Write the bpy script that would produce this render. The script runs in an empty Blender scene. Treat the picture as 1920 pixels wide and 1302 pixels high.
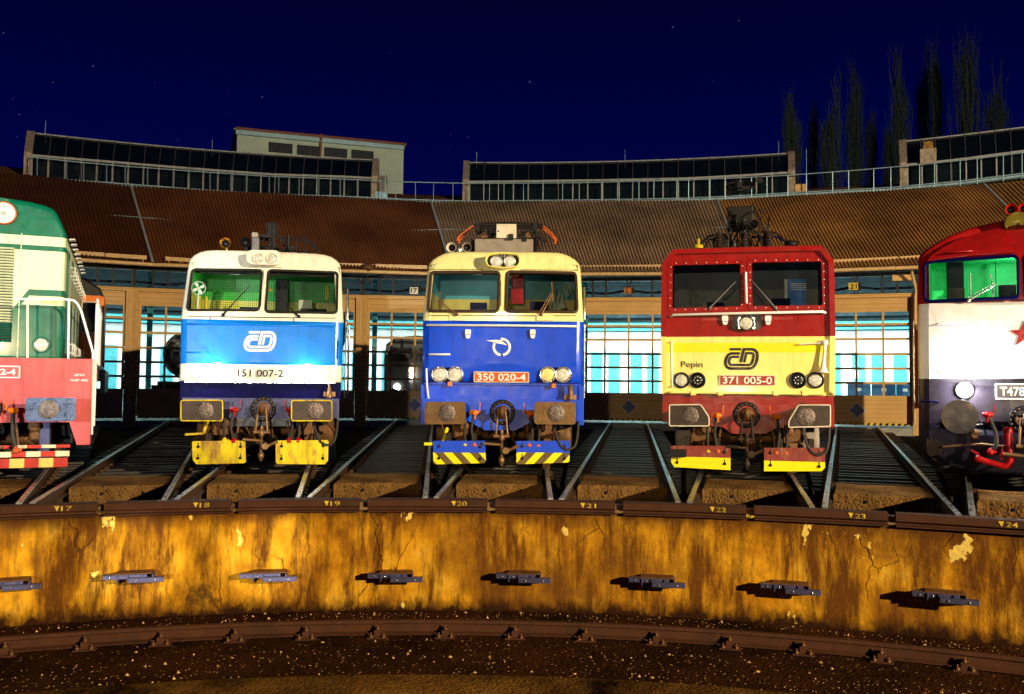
# Night view over a turntable pit: five locomotives in front of a roundhouse.
import bpy, bmesh, math, random
from math import sin, cos, pi, radians, sqrt, hypot, atan2
from mathutils import Vector, Matrix, geometry
import numpy as np

random.seed(7)
S = bpy.context.scene
COL = S.collection

# ------------------------------------------------------------------ camera
CAM = np.array([0.5412, 3.2234, 1.4759])
YAW, PITCH, ROLL, FPX = -0.01885992, 0.04852239, 0.00934053, 1700.86
PHI0, DPHI = 0.00585140, 0.10816121
R_RIM = 15.12


def _basis(yaw, pitch, roll):
    cy, sy, cp, sp, cr, sr = cos(yaw), sin(yaw), cos(pitch), sin(pitch), cos(roll), sin(roll)
    fw = np.array([sy * cp, cy * cp, sp])
    r = np.array([cy, -sy, 0.0])
    u = np.cross(r, fw)
    return r * cr + u * sr, u * cr - r * sr, fw


RT, UP, FW = _basis(YAW, PITCH, ROLL)
cd = bpy.data.cameras.new("camera")
cd.sensor_width = 36.0
cd.lens = 36.0 * FPX / 1920.0
cd.shift_y = -11.0 / 1920.0
cd.clip_end = 3000.0
cam = bpy.data.objects.new("camera", cd)
COL.objects.link(cam)
cam.matrix_world = Matrix(((RT[0], UP[0], -FW[0], CAM[0]), (RT[1], UP[1], -FW[1], CAM[1]),
                           (RT[2], UP[2], -FW[2], CAM[2]), (0, 0, 0, 1)))
S.camera = cam

# ------------------------------------------------------------------ world, exposure
S.view_settings.view_transform = 'Standard'
S.view_settings.look = 'None'
S.view_settings.exposure = 0.0
S.view_settings.gamma = 1.0
W = bpy.data.worlds.new("World")
S.world = W
W.use_nodes = True
wn, wl = W.node_tree.nodes, W.node_tree.links
bg = wn['Background']
tc = wn.new('ShaderNodeTexCoord')
sep = wn.new('ShaderNodeSeparateXYZ')
wl.new(tc.outputs['Generated'], sep.inputs[0])
rp = wn.new('ShaderNodeValToRGB')
rp.color_ramp.elements[0].position = 0.0
rp.color_ramp.elements[0].color = (0.0, 0.0022, 0.078, 1)
rp.color_ramp.elements[1].position = 0.46
rp.color_ramp.elements[1].color = (0.0, 0.0004, 0.0135, 1)
e = rp.color_ramp.elements.new(0.24)
e.color = (0.0, 0.001, 0.047, 1)
wl.new(sep.outputs['Z'], rp.inputs[0])
vor = wn.new('ShaderNodeTexVoronoi')
vor.inputs['Scale'].default_value = 62.0
wl.new(tc.outputs['Generated'], vor.inputs['Vector'])
st1 = wn.new('ShaderNodeMapRange')
st1.inputs[1].default_value = 0.050
st1.inputs[2].default_value = 0.020
wl.new(vor.outputs['Distance'], st1.inputs[0])
sepc = wn.new('ShaderNodeSeparateColor')
wl.new(vor.outputs['Color'], sepc.inputs[0])
st2 = wn.new('ShaderNodeMapRange')
st2.inputs[1].default_value = 0.62
st2.inputs[2].default_value = 1.0
st2.inputs[4].default_value = 0.5
wl.new(sepc.outputs[0], st2.inputs[0])
stm = wn.new('ShaderNodeMath')
stm.operation = 'MULTIPLY'
wl.new(st1.outputs[0], stm.inputs[0])
wl.new(st2.outputs[0], stm.inputs[1])
stc = wn.new('ShaderNodeMix')
stc.data_type = 'RGBA'
stc.inputs[7].default_value = (0.25, 0.45, 1.0, 1)
wl.new(stm.outputs[0], stc.inputs[0])
wl.new(rp.outputs[0], stc.inputs[6])
wl.new(stc.outputs[2], bg.inputs['Color'])
bg.inputs['Strength'].default_value = 1.0


# ------------------------------------------------------------------ yard lamps and an added spot that light the scene
def lamp(name, kind, loc, energy, color, size=0.3, target=None, cone=None, blend=0.3):
    ld = bpy.data.lights.new(name, kind)
    ld.energy = energy
    ld.color = color
    if kind in ('POINT', 'SPOT'):
        ld.shadow_soft_size = size
    if cone:
        ld.spot_size = radians(cone)
        ld.spot_blend = blend
    o = bpy.data.objects.new(name, ld)
    COL.objects.link(o)
    o.location = loc
    if target is not None:
        o.rotation_euler = (Vector(target) - Vector(loc)).to_track_quat('-Z', 'Y').to_euler()
    return o


WARM = (1.0, 0.80, 0.50)
lamp('floodlight_sodium', 'POINT', (27.0, -13.0, 8.8), 118000, WARM, 0.25)
lamp('bridge_lamp', 'SPOT', (-1.0, -4.0, 2.7), 4700, (1.0, 0.76, 0.42), 0.10, target=(1.2, 25.0, 20.5), cone=80, blend=0.05)
lamp('headlights_and_added_spot', 'SPOT', (-9.0, -8.0, 2.2), 19000, (0.88, 0.97, 1.0), 0.10, target=(-7.6, 17.0, 3.0), cone=15, blend=0.45)
lamp('headlights_and_added_spot', 'SPOT', (-0.6, -9.0, 2.2), 3800, (0.86, 0.95, 1.0), 0.10, target=(-3.4, 18.5, 3.7), cone=17, blend=0.4)
lamp('headlights_and_added_spot', 'SPOT', (4.0, -9.0, 2.2), 4600, (0.95, 0.97, 1.0), 0.10, target=(7.9, 17.0, 3.0), cone=13, blend=0.4)  # added spot to whiten the red star diesel's front, no such lamp known
for tx, ty, en in ((-5.80, 13.97, 18000), (-4.33, 14.50, 36000), (-2.77, 14.86, 36000)):
    lamp('headlights_and_added_spot', 'SPOT', (tx * 0.9 - 1.0, -14.5, 1.6), en, (1.0, 0.96, 0.84), 0.06, target=(tx, ty, -0.72), cone=2.5, blend=0.45)


# ------------------------------------------------------------------ measuring: pixel of the photo -> plane of the place
def ray(x, y):
    return FW * FPX + RT * (x - 960.0) - UP * (y - 640.0)


def frame(k):
    a = PHI0 + k * DPHI
    return a, np.array([cos(a), -sin(a), 0.0]), np.array([sin(a), cos(a), 0.0])


def on_plane(k, x, y, D):
    a, t, n = frame(k)
    r = ray(x, y)
    s = (D - CAM @ n) / (r @ n)
    q = CAM + r * s
    return float(q @ t), float(q[2])


def on_cyl(x, y, R):
    d = ray(x, y)
    a = d[0] ** 2 + d[1] ** 2
    b = 2 * (CAM[0] * d[0] + CAM[1] * d[1])
    c = CAM[0] ** 2 + CAM[1] ** 2 - R * R
    t = (-b + sqrt(b * b - 4 * a * c)) / 2 / a
    q = CAM + d * t
    return float(atan2(q[0], q[1])), float(q[2])


def kang(k):
    return PHI0 + k * DPHI


def pol(R, a, z):
    return (R * sin(a), R * cos(a), z)


# ------------------------------------------------------------------ materials
def nt(name):
    m = bpy.data.materials.new(name)
    m.use_nodes = True
    n, l = m.node_tree.nodes, m.node_tree.links
    return m, n, l, n['Principled BSDF']


def texco(n, l, scale=(1, 1, 1)):
    t = n.new('ShaderNodeTexCoord')
    mp = n.new('ShaderNodeMapping')
    mp.inputs['Scale'].default_value = scale
    l.new(t.outputs['Object'], mp.inputs['Vector'])
    return mp.outputs[0]


def noise(n, l, vec, scale, detail=4, rough=0.55):
    t = n.new('ShaderNodeTexNoise')
    t.inputs['Scale'].default_value = scale
    t.inputs['Detail'].default_value = detail
    t.inputs['Roughness'].default_value = rough
    l.new(vec, t.inputs['Vector'])
    return t.outputs['Fac']


def ramp(n, l, fac, stops):
    r = n.new('ShaderNodeValToRGB')
    els = r.color_ramp.elements
    while len(els) > 1:
        els.remove(els[-1])
    for i, (p, c) in enumerate(stops):
        el = els[0] if i == 0 else els.new(p)
        el.position = p
        el.color = (c[0], c[1], c[2], 1) if hasattr(c, '__len__') else (c, c, c, 1)
    l.new(fac, r.inputs[0])
    return r.outputs[0]


def mixc(n, l, fac, a, b, mode='MIX'):
    m = n.new('ShaderNodeMix')
    m.data_type = 'RGBA'
    m.blend_type = mode
    for sock, v in ((m.inputs[0], fac), (m.inputs[6], a), (m.inputs[7], b)):
        if hasattr(v, 'is_linked'):
            l.new(v, sock)
        elif hasattr(v, '__len__'):
            sock.default_value = (v[0], v[1], v[2], 1)
        else:
            sock.default_value = v
    return m.outputs[2]


MATS = {}


def M(name, col, rough=0.45, metal=0.0, var=0.22, scale=6.0, dirt=0.0, dirtcol=(0.03, 0.018, 0.01), bump=0.0, bscale=40.0,
      coat=0.0, stretch=(1, 1, 1), dscale=2.5, weather=0.0):
    m, n, l, b = nt(name)
    v = texco(n, l, stretch)
    f = noise(n, l, v, scale, 5)
    c = mixc(n, l, ramp(n, l, f, [(0.3, 0.0), (0.7, 1.0)]), [x * (1 - var) for x in col], [min(1, x * (1 + var * 0.7)) for x in col])
    if dirt > 0:
        v2 = texco(n, l, (1, 1, 0.35))
        f2 = noise(n, l, v2, dscale, 8, 0.7)
        c = mixc(n, l, ramp(n, l, f2, [(0.67 - 0.30 * dirt, 0.0), (0.80 - 0.30 * dirt, min(1, dirt + 0.35))]), c, dirtcol)
    if weather > 0:
        f3 = noise(n, l, texco(n, l, (7, 7, 0.55)), 1.6, 6, 0.65)
        c = mixc(n, l, ramp(n, l, f3, [(0.50, 0.0), (0.72, weather)]), c, [x * 0.25 + y * 0.5 for x, y in zip(col, (0.03, 0.02, 0.012))])
        f4 = noise(n, l, texco(n, l), 34.0, 4, 0.7)
        c = mixc(n, l, ramp(n, l, f4, [(0.70, 0.0), (0.72, 0.8)]), c, [0.3 * x + 0.08 for x in col])
    l.new(c, b.inputs['Base Color'])
    b.inputs['Metallic'].default_value = metal
    rr = ramp(n, l, noise(n, l, v, scale * 2.3, 3), [(0.3, max(0.03, rough - 0.1)), (0.7, min(1, rough + 0.12))])
    l.new(rr, b.inputs['Roughness'])
    b.inputs['Specular IOR Level'].default_value = 0.28
    if coat:
        b.inputs['Coat Weight'].default_value = coat
        b.inputs['Coat Roughness'].default_value = 0.12
    if bump > 0:
        bp = n.new('ShaderNodeBump')
        bp.inputs['Strength'].default_value = bump
        bp.inputs['Distance'].default_value = 0.02
        l.new(noise(n, l, v, bscale, 6, 0.6), bp.inputs['Height'])
        l.new(bp.outputs[0], b.inputs['Normal'])
    MATS[name] = m
    return m


def glow(name, col, strength):
    m, n, l, b = nt(name)
    b.inputs['Base Color'].default_value = (0.8, 0.8, 0.8, 1)
    b.inputs['Emission Color'].default_value = (*col, 1)
    b.inputs['Emission Strength'].default_value = strength
    MATS[name] = m
    return m


def glassy(name, tint=(0.9, 0.95, 0.95), refl=0.08, rough=0.03):
    m = bpy.data.materials.new(name)
    m.use_nodes = True
    n, l = m.node_tree.nodes, m.node_tree.links
    n.remove(n['Principled BSDF'])
    tr = n.new('ShaderNodeBsdfTransparent')
    v = texco(n, l)
    c = mixc(n, l, ramp(n, l, noise(n, l, v, 3.0, 6, 0.7), [(0.35, 0.0), (0.75, 1.0)]), tint, [x * 0.72 for x in tint])
    l.new(c, tr.inputs[0])
    gl = n.new('ShaderNodeBsdfGlossy')
    gl.inputs['Roughness'].default_value = rough
    mx = n.new('ShaderNodeMixShader')
    fr = n.new('ShaderNodeFresnel')
    fr.inputs[0].default_value = 1.45
    ad = n.new('ShaderNodeMath')
    ad.operation = 'ADD'
    l.new(fr.outputs[0], ad.inputs[0])
    ad.inputs[1].default_value = refl - 0.04
    l.new(ad.outputs[0], mx.inputs[0])
    l.new(tr.outputs[0], mx.inputs[1])
    l.new(gl.outputs[0], mx.inputs[2])
    l.new(mx.outputs[0], n['Material Output'].inputs[0])
    MATS[name] = m
    return m


M('cream', (0.84, 0.76, 0.34), 0.32, dirt=0.10, dirtcol=(0.35, 0.22, 0.10), coat=0.3, var=0.08, weather=0.35)
M('warm_white', (0.84, 0.80, 0.66), 0.32, dirt=0.10, dirtcol=(0.4, 0.3, 0.2), coat=0.3, var=0.07, weather=0.3)
M('sky_blue', (0.0, 0.20, 0.82), 0.34, dirt=0.12, dirtcol=(0.01, 0.32, 0.9), coat=0.15, var=0.18, scale=2.2, weather=0.3)
M('deep_blue', (0.0, 0.058, 0.72), 0.36, dirt=0.06, dirtcol=(0.004, 0.015, 0.2), coat=0.12, var=0.14, scale=2.2, weather=0.35)
M('navy', (0.002, 0.002, 0.045), 0.45)
M('beam_violet', (0.06, 0.065, 0.15), 0.35, 0.3, dirt=0.25, bump=0.3)
M('loco_red', (0.27, 0.005, 0.005), 0.36, dirt=0.12, dirtcol=(0.10, 0.003, 0.003), coat=0.12, var=0.15, scale=3, weather=0.5)
M('loco_yellow', (0.86, 0.74, 0.20), 0.32, dirt=0.08, dirtcol=(0.45, 0.3, 0.06), coat=0.3, var=0.06, weather=0.3)
M('pure_yellow', (0.86, 0.72, 0.0), 0.35, var=0.08)
M('plough_yellow', (0.75, 0.58, 0.005), 0.5, dirt=0.62, dirtcol=(0.30, 0.15, 0.035), bump=0.15, dscale=4, weather=0.8)
M('plough_red', (0.22, 0.035, 0.03), 0.5, dirt=0.5, dirtcol=(0.30, 0.16, 0.07), bump=0.3, dscale=6)
M('plough_brown', (0.13, 0.085, 0.03), 0.5, dirt=0.2)
M('green_paint', (0.001, 0.135, 0.075), 0.34, dirt=0.14, dirtcol=(0.12, 0.5, 0.4), coat=0.3, scale=4, dscale=3.5, weather=0.4)
M('pale_green', (0.74, 0.80, 0.50), 0.34, dirt=0.08, dirtcol=(0.3, 0.35, 0.2), var=0.06, weather=0.3)
M('faded_red', (0.62, 0.10, 0.105), 0.45, dirt=0.36, dirtcol=(0.42, 0.07, 0.015), var=0.25, scale=3, bump=0.1, weather=0.5)
M('orange_red', (0.55, 0.10, 0.02), 0.4, dirt=0.12)
M('bright_red', (0.33, 0.002, 0.004), 0.4)
M('stripe_red', (0.50, 0.03, 0.015), 0.5, dirt=0.3)
M('stripe_yellow', (0.78, 0.55, 0.12), 0.5, dirt=0.35, dirtcol=(0.2, 0.1, 0.04))
M('stripe_white', (0.75, 0.66, 0.42), 0.5, dirt=0.3, dirtcol=(0.2, 0.1, 0.04))
M('white_paint', (0.84, 0.84, 0.82), 0.35, dirt=0.05, var=0.06, weather=0.15)
M('dull_white', (0.66, 0.60, 0.46), 0.5, dirt=0.25)
M('plum_grey', (0.032, 0.025, 0.036), 0.32, dirt=0.2, coat=0.3, weather=0.5)
M('blue_black', (0.010, 0.010, 0.022), 0.35, dirt=0.25, dirtcol=(0.05, 0.04, 0.03), coat=0.3, weather=0.5)
M('rubber', (0.012, 0.011, 0.010), 0.55, bump=0.1)
M('brown_rubber', (0.045, 0.024, 0.015), 0.5)
M('hose', (0.035, 0.028, 0.024), 0.6)
M('black_metal', (0.012, 0.011, 0.012), 0.5, 0.3)
M('dark_gear', (0.030, 0.022, 0.016), 0.6, 0.4, dirt=0.4, dirtcol=(0.08, 0.04, 0.015), bump=0.4)
M('rust_steel', (0.16, 0.075, 0.03), 0.6, 0.5, dirt=0.4, dirtcol=(0.05, 0.02, 0.008), bump=0.5, scale=12)
M('rust_buffer', (0.17, 0.095, 0.04), 0.5, 0.5, dirt=0.4, dirtcol=(0.05, 0.02, 0.01), bump=0.5, scale=9, dscale=7)
M('dark_buffer', (0.06, 0.045, 0.04), 0.42, 0.5, dirt=0.35, dirtcol=(0.02, 0.012, 0.01), bump=0.4, scale=9, dscale=7)
M('oiled_buffer', (0.030, 0.027, 0.030), 0.28, 0.6, dirt=0.45, dirtcol=(0.07, 0.045, 0.02), bump=0.1, scale=4, dscale=5)
M('blue_buffer', (0.10, 0.13, 0.22), 0.3, 0.8, dirt=0.4, dirtcol=(0.02, 0.02, 0.03), bump=0.3, scale=6, dscale=7)
M('worn_steel', (0.15, 0.12, 0.11), 0.36, 0.8, dirt=0.5, bump=0.6, scale=16, dscale=9)
M('rail_steel', (0.46, 0.46, 0.46), 0.30, 0.9, var=0.15, dirt=0.05, dirtcol=(0.12, 0.05, 0.02))
M('chain_steel', (0.26, 0.15, 0.07), 0.5, 0.6, dirt=0.3)
M('silver', (0.65, 0.65, 0.63), 0.25, 0.9)
M('mirror_reflector', (0.9, 0.9, 0.88), 0.12, 1.0, var=0.1, scale=30)
M('gold_reflector', (0.92, 0.66, 0.10), 0.3, 0.15, var=0.2, scale=14)
M('silver_reflector', (0.85, 0.88, 0.90), 0.34, 0.7, var=0.2, scale=14)
M('lens_glass', (0.62, 0.61, 0.55), 0.12, coat=0.8, var=0.3, scale=28)
M('lens_yellow', (0.82, 0.70, 0.25), 0.12, coat=0.8, var=0.3, scale=28)
M('amber', (0.75, 0.17, 0.01), 0.35)
M('brass', (0.65, 0.38, 0.10), 0.3, 0.9, dirt=0.2)
M('plate_orange', (0.60, 0.085, 0.010), 0.4, dirt=0.1)
M('plate_red', (0.34, 0.035, 0.020), 0.4, dirt=0.25, dirtcol=(0.45, 0.12, 0.06))
M('roof_grey', (0.26, 0.22, 0.18), 0.6, dirt=0.3, dirtcol=(0.07, 0.045, 0.03), dscale=4)
M('insulator', (0.022, 0.010, 0.008), 0.3, coat=0.6)
M('seat_blue', (0.012, 0.012, 0.05), 0.8)
M('black_paint', (0.006, 0.006, 0.007), 0.35)
M('underframe', (0.010, 0.009, 0.009), 0.7, dirt=0.3)
M('side_grey', (0.14, 0.14, 0.15), 0.4, dirt=0.3)
M('desk_black', (0.010, 0.010, 0.012), 0.6)
glow('headlamp_glow', (1.0, 0.96, 0.88), 60.0)
glow('tail_red', (1.0, 0.01, 0.01), 0.9)
glassy('windscreen_glass', (0.86, 0.92, 0.90), 0.05)
glassy('door_glass', (0.88, 0.97, 0.98), 0.05)


def cab_wall(name, top, bottom, split):
    """perforated lining of a cab: upper and lower colour, fine holes"""
    m, n, l, b = nt(name)
    t = n.new('ShaderNodeTexCoord')
    sp = n.new('ShaderNodeSeparateXYZ')
    l.new(t.outputs['Object'], sp.inputs[0])
    gt = n.new('ShaderNodeMath')
    gt.operation = 'GREATER_THAN'
    gt.inputs[1].default_value = split
    l.new(sp.outputs['Z'], gt.inputs[0])
    c = mixc(n, l, gt.outputs[0], bottom, top)
    vo = n.new('ShaderNodeTexVoronoi')
    vo.inputs['Scale'].default_value = 26.0
    vo.inputs['Randomness'].default_value = 0.0
    l.new(t.outputs['Object'], vo.inputs['Vector'])
    hole = ramp(n, l, vo.outputs['Distance'], [(0.22, 1.0), (0.3, 0.0)])
    f = noise(n, l, t.outputs['Object'], 1.4, 4)
    c = mixc(n, l, ramp(n, l, f, [(0.45, 0.0), (0.7, 0.35)]), c, (0.01, 0.01, 0.01))
    c = mixc(n, l, hole, c, (0.004, 0.004, 0.004))
    l.new(c, b.inputs['Base Color'])
    b.inputs['Roughness'].default_value = 0.5
    MATS[name] = m


cab_wall('cab_green', (0.02, 0.40, 0.035), (0.62, 0.55, 0.08), 3.04)
cab_wall('cab_teal', (0.06, 0.30, 0.38), (0.55, 0.43, 0.10), 3.08)
cab_wall('cab_navy', (0.030, 0.055, 0.13), (0.16, 0.16, 0.19), 3.25)
M('cab_emerald', (0.03, 0.70, 0.24), 0.5, var=0.15, scale=1.5)
M('paper', (0.6, 0.62, 0.5), 0.7)


# ------------------------------------------------------------------ mesh building
class MB:
    def __init__(s):
        s.v, s.f, s.m, s.sm = [], [], [], []

    def face(s, idx, m=0, smooth=False):
        s.f.append(tuple(idx))
        s.m.append(m)
        s.sm.append(smooth)

    def add(s, pts):
        i = len(s.v)
        s.v.extend([tuple(p) for p in pts])
        return list(range(i, i + len(pts)))

    def poly(s, pts, m=0):
        s.face(s.add(pts), m)

    def box(s, x0, x1, y0, y1, z0, z1, m=0):
        a = s.add([(x0, y0, z0), (x1, y0, z0), (x1, y1, z0), (x0, y1, z0), (x0, y0, z1), (x1, y0, z1), (x1, y1, z1), (x0, y1, z1)])
        for q in ((0, 3, 2, 1), (4, 5, 6, 7), (0, 1, 5, 4), (1, 2, 6, 5), (2, 3, 7, 6), (3, 0, 4, 7)):
            s.face([a[i] for i in q], m)

    def obox(s, c, ax, ay, az, m=0):
        """box from centre and three half-axis vectors"""
        c, ax, ay, az = Vector(c), Vector(ax), Vector(ay), Vector(az)
        P = [c + ax * i + ay * j + az * k for k in (-1, 1) for i, j in ((-1, -1), (1, -1), (1, 1), (-1, 1))]
        a = s.add(P)
        for q in ((0, 3, 2, 1), (4, 5, 6, 7), (0, 1, 5, 4), (1, 2, 6, 5), (2, 3, 7, 6), (3, 0, 4, 7)):
            s.face([a[i] for i in q], m)

    def bar(s, p0, p1, w, h, m=0):
        p0, p1 = Vector(p0), Vector(p1)
        d = (p1 - p0)
        ref = Vector((0, 0, 1)) if abs(d.normalized().z) < 0.95 else Vector((1, 0, 0))
        x = d.cross(ref).normalized()
        z = x.cross(d).normalized()
        s.obox((p0 + p1) / 2, d / 2, x * w / 2, z * h / 2, m)

    def rings(s, rings, m=0, closed=True, cap0=False, cap1=False, smooth=True, mf=None):
        n = len(rings[0])
        ids = [s.add(r) for r in rings]
        for i in range(len(ids) - 1):
            for j in range(n if closed else n - 1):
                j2 = (j + 1) % n
                mm = m if mf is None else mf(rings[i][j], rings[i][j2])
                s.face((ids[i][j], ids[i][j2], ids[i + 1][j2], ids[i + 1][j]), mm, smooth)
        if cap0:
            s.face(s.add(rings[0][::-1]), m)
        if cap1:
            s.face(s.add(rings[-1]), m)

    def tube(s, pts, r, n=8, m=0, closed=False, cap=True):
        P = [Vector(p) for p in pts]
        k = len(P)
        rs = r if hasattr(r, '__len__') else [r] * k
        rings = []
        prev = None
        for i in range(k):
            if closed:
                d = P[(i + 1) % k] - P[i - 1]
            else:
                d = P[min(i + 1, k - 1)] - P[max(i - 1, 0)]
            d.normalize()
            if prev is None:
                ref = Vector((0, 0, 1)) if abs(d.z) < 0.9 else Vector((1, 0, 0))
                x = d.cross(ref).normalized()
            else:
                x = (prev - d * prev.dot(d)).normalized()
            prev = x
            y = d.cross(x)
            rings.append([P[i] + (x * cos(2 * pi * j / n) + y * sin(2 * pi * j / n)) * rs[i] for j in range(n)])
        if closed:
            rings.append(rings[0])
        s.rings(rings, m, True, cap and not closed, cap and not closed)

    def lathe(s, c, axis, prof, n=20, m=0, cap0=True, cap1=True, mats=None):
        """prof: list of (distance along axis, radius)"""
        c, d = Vector(c), Vector(axis).normalized()
        ref = Vector((0, 0, 1)) if abs(d.z) < 0.9 else Vector((1, 0, 0))
        x = d.cross(ref).normalized()
        y = d.cross(x)
        R = [[c + d * h + (x * cos(2 * pi * j / n) + y * sin(2 * pi * j / n)) * max(r, 1e-4) for j in range(n)] for h, r in prof]
        if mats is None:
            s.rings(R, m, True, cap0, cap1)
        else:
            for i in range(len(R) - 1):
                s.rings([R[i], R[i + 1]], mats[i], True, cap0 and i == 0, cap1 and i == len(R) - 2)

    def plate(s, poly, y0, y1, m=0, mside=None):
        """(u,v) outline extruded along local y; y0 front"""
        n = len(poly)
        y0f = y0 if callable(y0) else (lambda u, v: y0)
        y1f = y1 if callable(y1) else (lambda u, v: y1)
        A = [(p[0], y0f(*p), p[1]) for p in poly]
        B = [(p[0], y1f(*p), p[1]) for p in poly]
        s.face(s.add(A), m)
        s.face(s.add(B[::-1]), m)
        ms = m if mside is None else mside
        for i in range(n):
            j = (i + 1) % n
            s.face(s.add([A[j], A[i], B[i], B[j]]), ms)

    def ribbon(s, path, w, y0, y1, m=0):
        """flat stroke of width w along a (u,v) path, as a raised plate"""
        P = [Vector((p[0], p[1])) for p in path]
        L, R = [], []
        for i in range(len(P)):
            a = (P[i] - P[i - 1]).normalized() if i else None
            b = (P[i + 1] - P[i]).normalized() if i < len(P) - 1 else None
            if a is None:
                a = b
            if b is None:
                b = a
            na, nb = Vector((-a.y, a.x)), Vector((-b.y, b.x))
            mt = (na + nb)
            mt = mt / max(0.35, mt.dot(na)) if mt.length > 1e-6 else na
            L.append(P[i] + mt * w / 2)
            R.append(P[i] - mt * w / 2)
        for i in range(len(P) - 1):
            s.plate([tuple(L[i]), tuple(L[i + 1]), tuple(R[i + 1]), tuple(R[i])], y0, y1, m)

    def build(s, name, mats, parent=None, origin=None, bevel=0.0, weld=False):
        me = bpy.data.meshes.new(name)
        V = s.v if origin is None else [(p[0] - origin[0], p[1] - origin[1], p[2] - origin[2]) for p in s.v]
        me.from_pydata([tuple(p) for p in V], [], s.f)
        if not isinstance(mats, (list, tuple)):
            mats = [mats]
        for m in mats:
            me.materials.append(MATS[m] if isinstance(m, str) else m)
        me.polygons.foreach_set('material_index', s.m)
        me.polygons.foreach_set('use_smooth', s.sm)
        if weld:
            bm = bmesh.new()
            bm.from_mesh(me)
            bmesh.ops.remove_doubles(bm, verts=bm.verts, dist=2e-4)
            bm.to_mesh(me)
            bm.free()
        me.update()
        o = bpy.data.objects.new(name, me)
        COL.objects.link(o)
        if parent is not None:
            o.parent = parent
        if bevel:
            md = o.modifiers.new('bevel', 'BEVEL')
            md.width = bevel
            md.segments = 2
            md.limit_method = 'ANGLE'
            md.angle_limit = radians(50)
        return o


def thing(name, label, cat, loc=(0, 0, 0), rz=0.0, group=None):
    o = bpy.data.objects.new(name, None)
    o.empty_display_size = 0.3
    COL.objects.link(o)
    o.location = loc
    o.rotation_euler = (0, 0, rz)
    return tag(o, label, cat, group)


def tag(o, label, cat, group=None):
    o['label'] = label
    o['category'] = cat
    if group:
        o['group'] = group
    return o


def structure(o):
    o['kind'] = 'structure'
    return o


def copy_tree(o, parent=None):
    c = o.copy()
    COL.objects.link(c)
    if parent is not None:
        c.parent = parent
    for ch in list(o.children):
        copy_tree(ch, c)
    return c


def roundpoly(c, r, n=5):
    """polygon with rounded corners"""
    out = []
    k = len(c)
    rr = r if hasattr(r, '__len__') else [r] * k
    for i in range(k):
        p, a, b = Vector(c[i]), Vector(c[i - 1]), Vector(c[(i + 1) % k])
        d0, d1 = (a - p).normalized(), (b - p).normalized()
        q = min(rr[i], (a - p).length * 0.45, (b - p).length * 0.45)
        s, t = p + d0 * q, p + d1 * q
        for j in range(n + 1):
            w = j / n
            out.append(tuple(s * (1 - w) ** 2 + p * 2 * w * (1 - w) + t * w * w))
    return out


def rect(u0, u1, v0, v1):
    return [(u0, v0), (u1, v0), (u1, v1), (u0, v1)]


def circ(u, v, r, n=20, r2=None):
    return [(u + r * cos(2 * pi * i / n), v + (r2 or r) * sin(2 * pi * i / n)) for i in range(n)]


def inside(p, poly):
    c = False
    j = len(poly) - 1
    for i in range(len(poly)):
        a, b = poly[i], poly[j]
        if (a[1] > p[1]) != (b[1] > p[1]) and p[0] < (b[0] - a[0]) * (p[1] - a[1]) / (b[1] - a[1]) + a[0]:
            c = not c
        j = i
    return c


def lettering(name, txt, parent, mat, u0, u1, v0, v1, y, bold=0.0, depth=0.004, rz=0.0, cen=None):
    """raised lettering facing -y in the local frame, fitted to a box"""
    cu = bpy.data.curves.new(name, 'FONT')
    cu.body = txt
    cu.size = 1.0
    cu.offset = bold
    cu.resolution_u = 4
    tmp = bpy.data.objects.new(name, cu)
    COL.objects.link(tmp)
    dg = bpy.context.evaluated_depsgraph_get()
    me = bpy.data.meshes.new_from_object(tmp.evaluated_get(dg))
    bpy.data.objects.remove(tmp)
    P = np.array([v.co[:] for v in me.vertices])
    lo, hi = P.min(0), P.max(0)
    yf = y if callable(y) else (lambda u, v: y)
    mb = MB()
    for p in P:
        u = u0 + (p[0] - lo[0]) / (hi[0] - lo[0]) * (u1 - u0)
        v = v0 + (p[1] - lo[1]) / (hi[1] - lo[1]) * (v1 - v0)
        mb.v.append((u, yf(u, v) - depth, v))
    n0 = len(mb.v)
    from collections import Counter
    ec = Counter()
    for f in me.polygons:
        mb.face(tuple(f.vertices))
        vs = list(f.vertices)
        for i in range(len(vs)):
            ec[(vs[i], vs[(i + 1) % len(vs)])] += 1
    back = [(p[0], p[1] + depth * 1.5, p[2]) for p in mb.v]
    mb.v.extend(back)
    for (a, b) in list(ec):
        if (b, a) not in ec:
            mb.face((b, a, a + n0, b + n0))
    bpy.data.meshes.remove(me)
    return mb.build(name, mat, parent)


# ------------------------------------------------------------------ locomotive toolkit
class Loco:
    """a vehicle on track k; local x across, y backwards from the buffer plates, z up from the rail"""

    def __init__(s, k, D, name, label):
        s.k, s.D = k, D
        s.a, s.t, s.n = frame(k)
        s.root = thing(name, label, 'locomotive', (float(s.n[0] * D), float(s.n[1] * D), 0.0), -s.a)
        s.df = lambda u, v: 0.7

    def Q(s, x, y, d=0.0):
        return on_plane(s.k, x, y, s.D + d)

    def F(s, x, y):
        d = 0.7
        for _ in range(4):
            u, v = s.Q(x, y, d)
            d = s.df(u, v)
        return u, v

    def FL(s, pts):
        return [s.F(*p) for p in pts]

    def F3(s, x, y, off=0.0):
        u, v = s.F(x, y)
        return (u, s.df(u, v) + off, v)


def inset(poly, e):
    """move a closed CCW outline inwards by e"""
    out = []
    k = len(poly)
    for i in range(k):
        p, a, b = Vector(poly[i]), Vector(poly[i - 1]), Vector(poly[(i + 1) % k])
        d0, d1 = (p - a).normalized(), (b - p).normalized()
        n0, n1 = Vector((-d0.y, d0.x)), Vector((-d1.y, d1.x))
        m = n0 + n1
        m = m / max(0.5, m.dot(n0))
        out.append(tuple(p + m * e))
    return out


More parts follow.
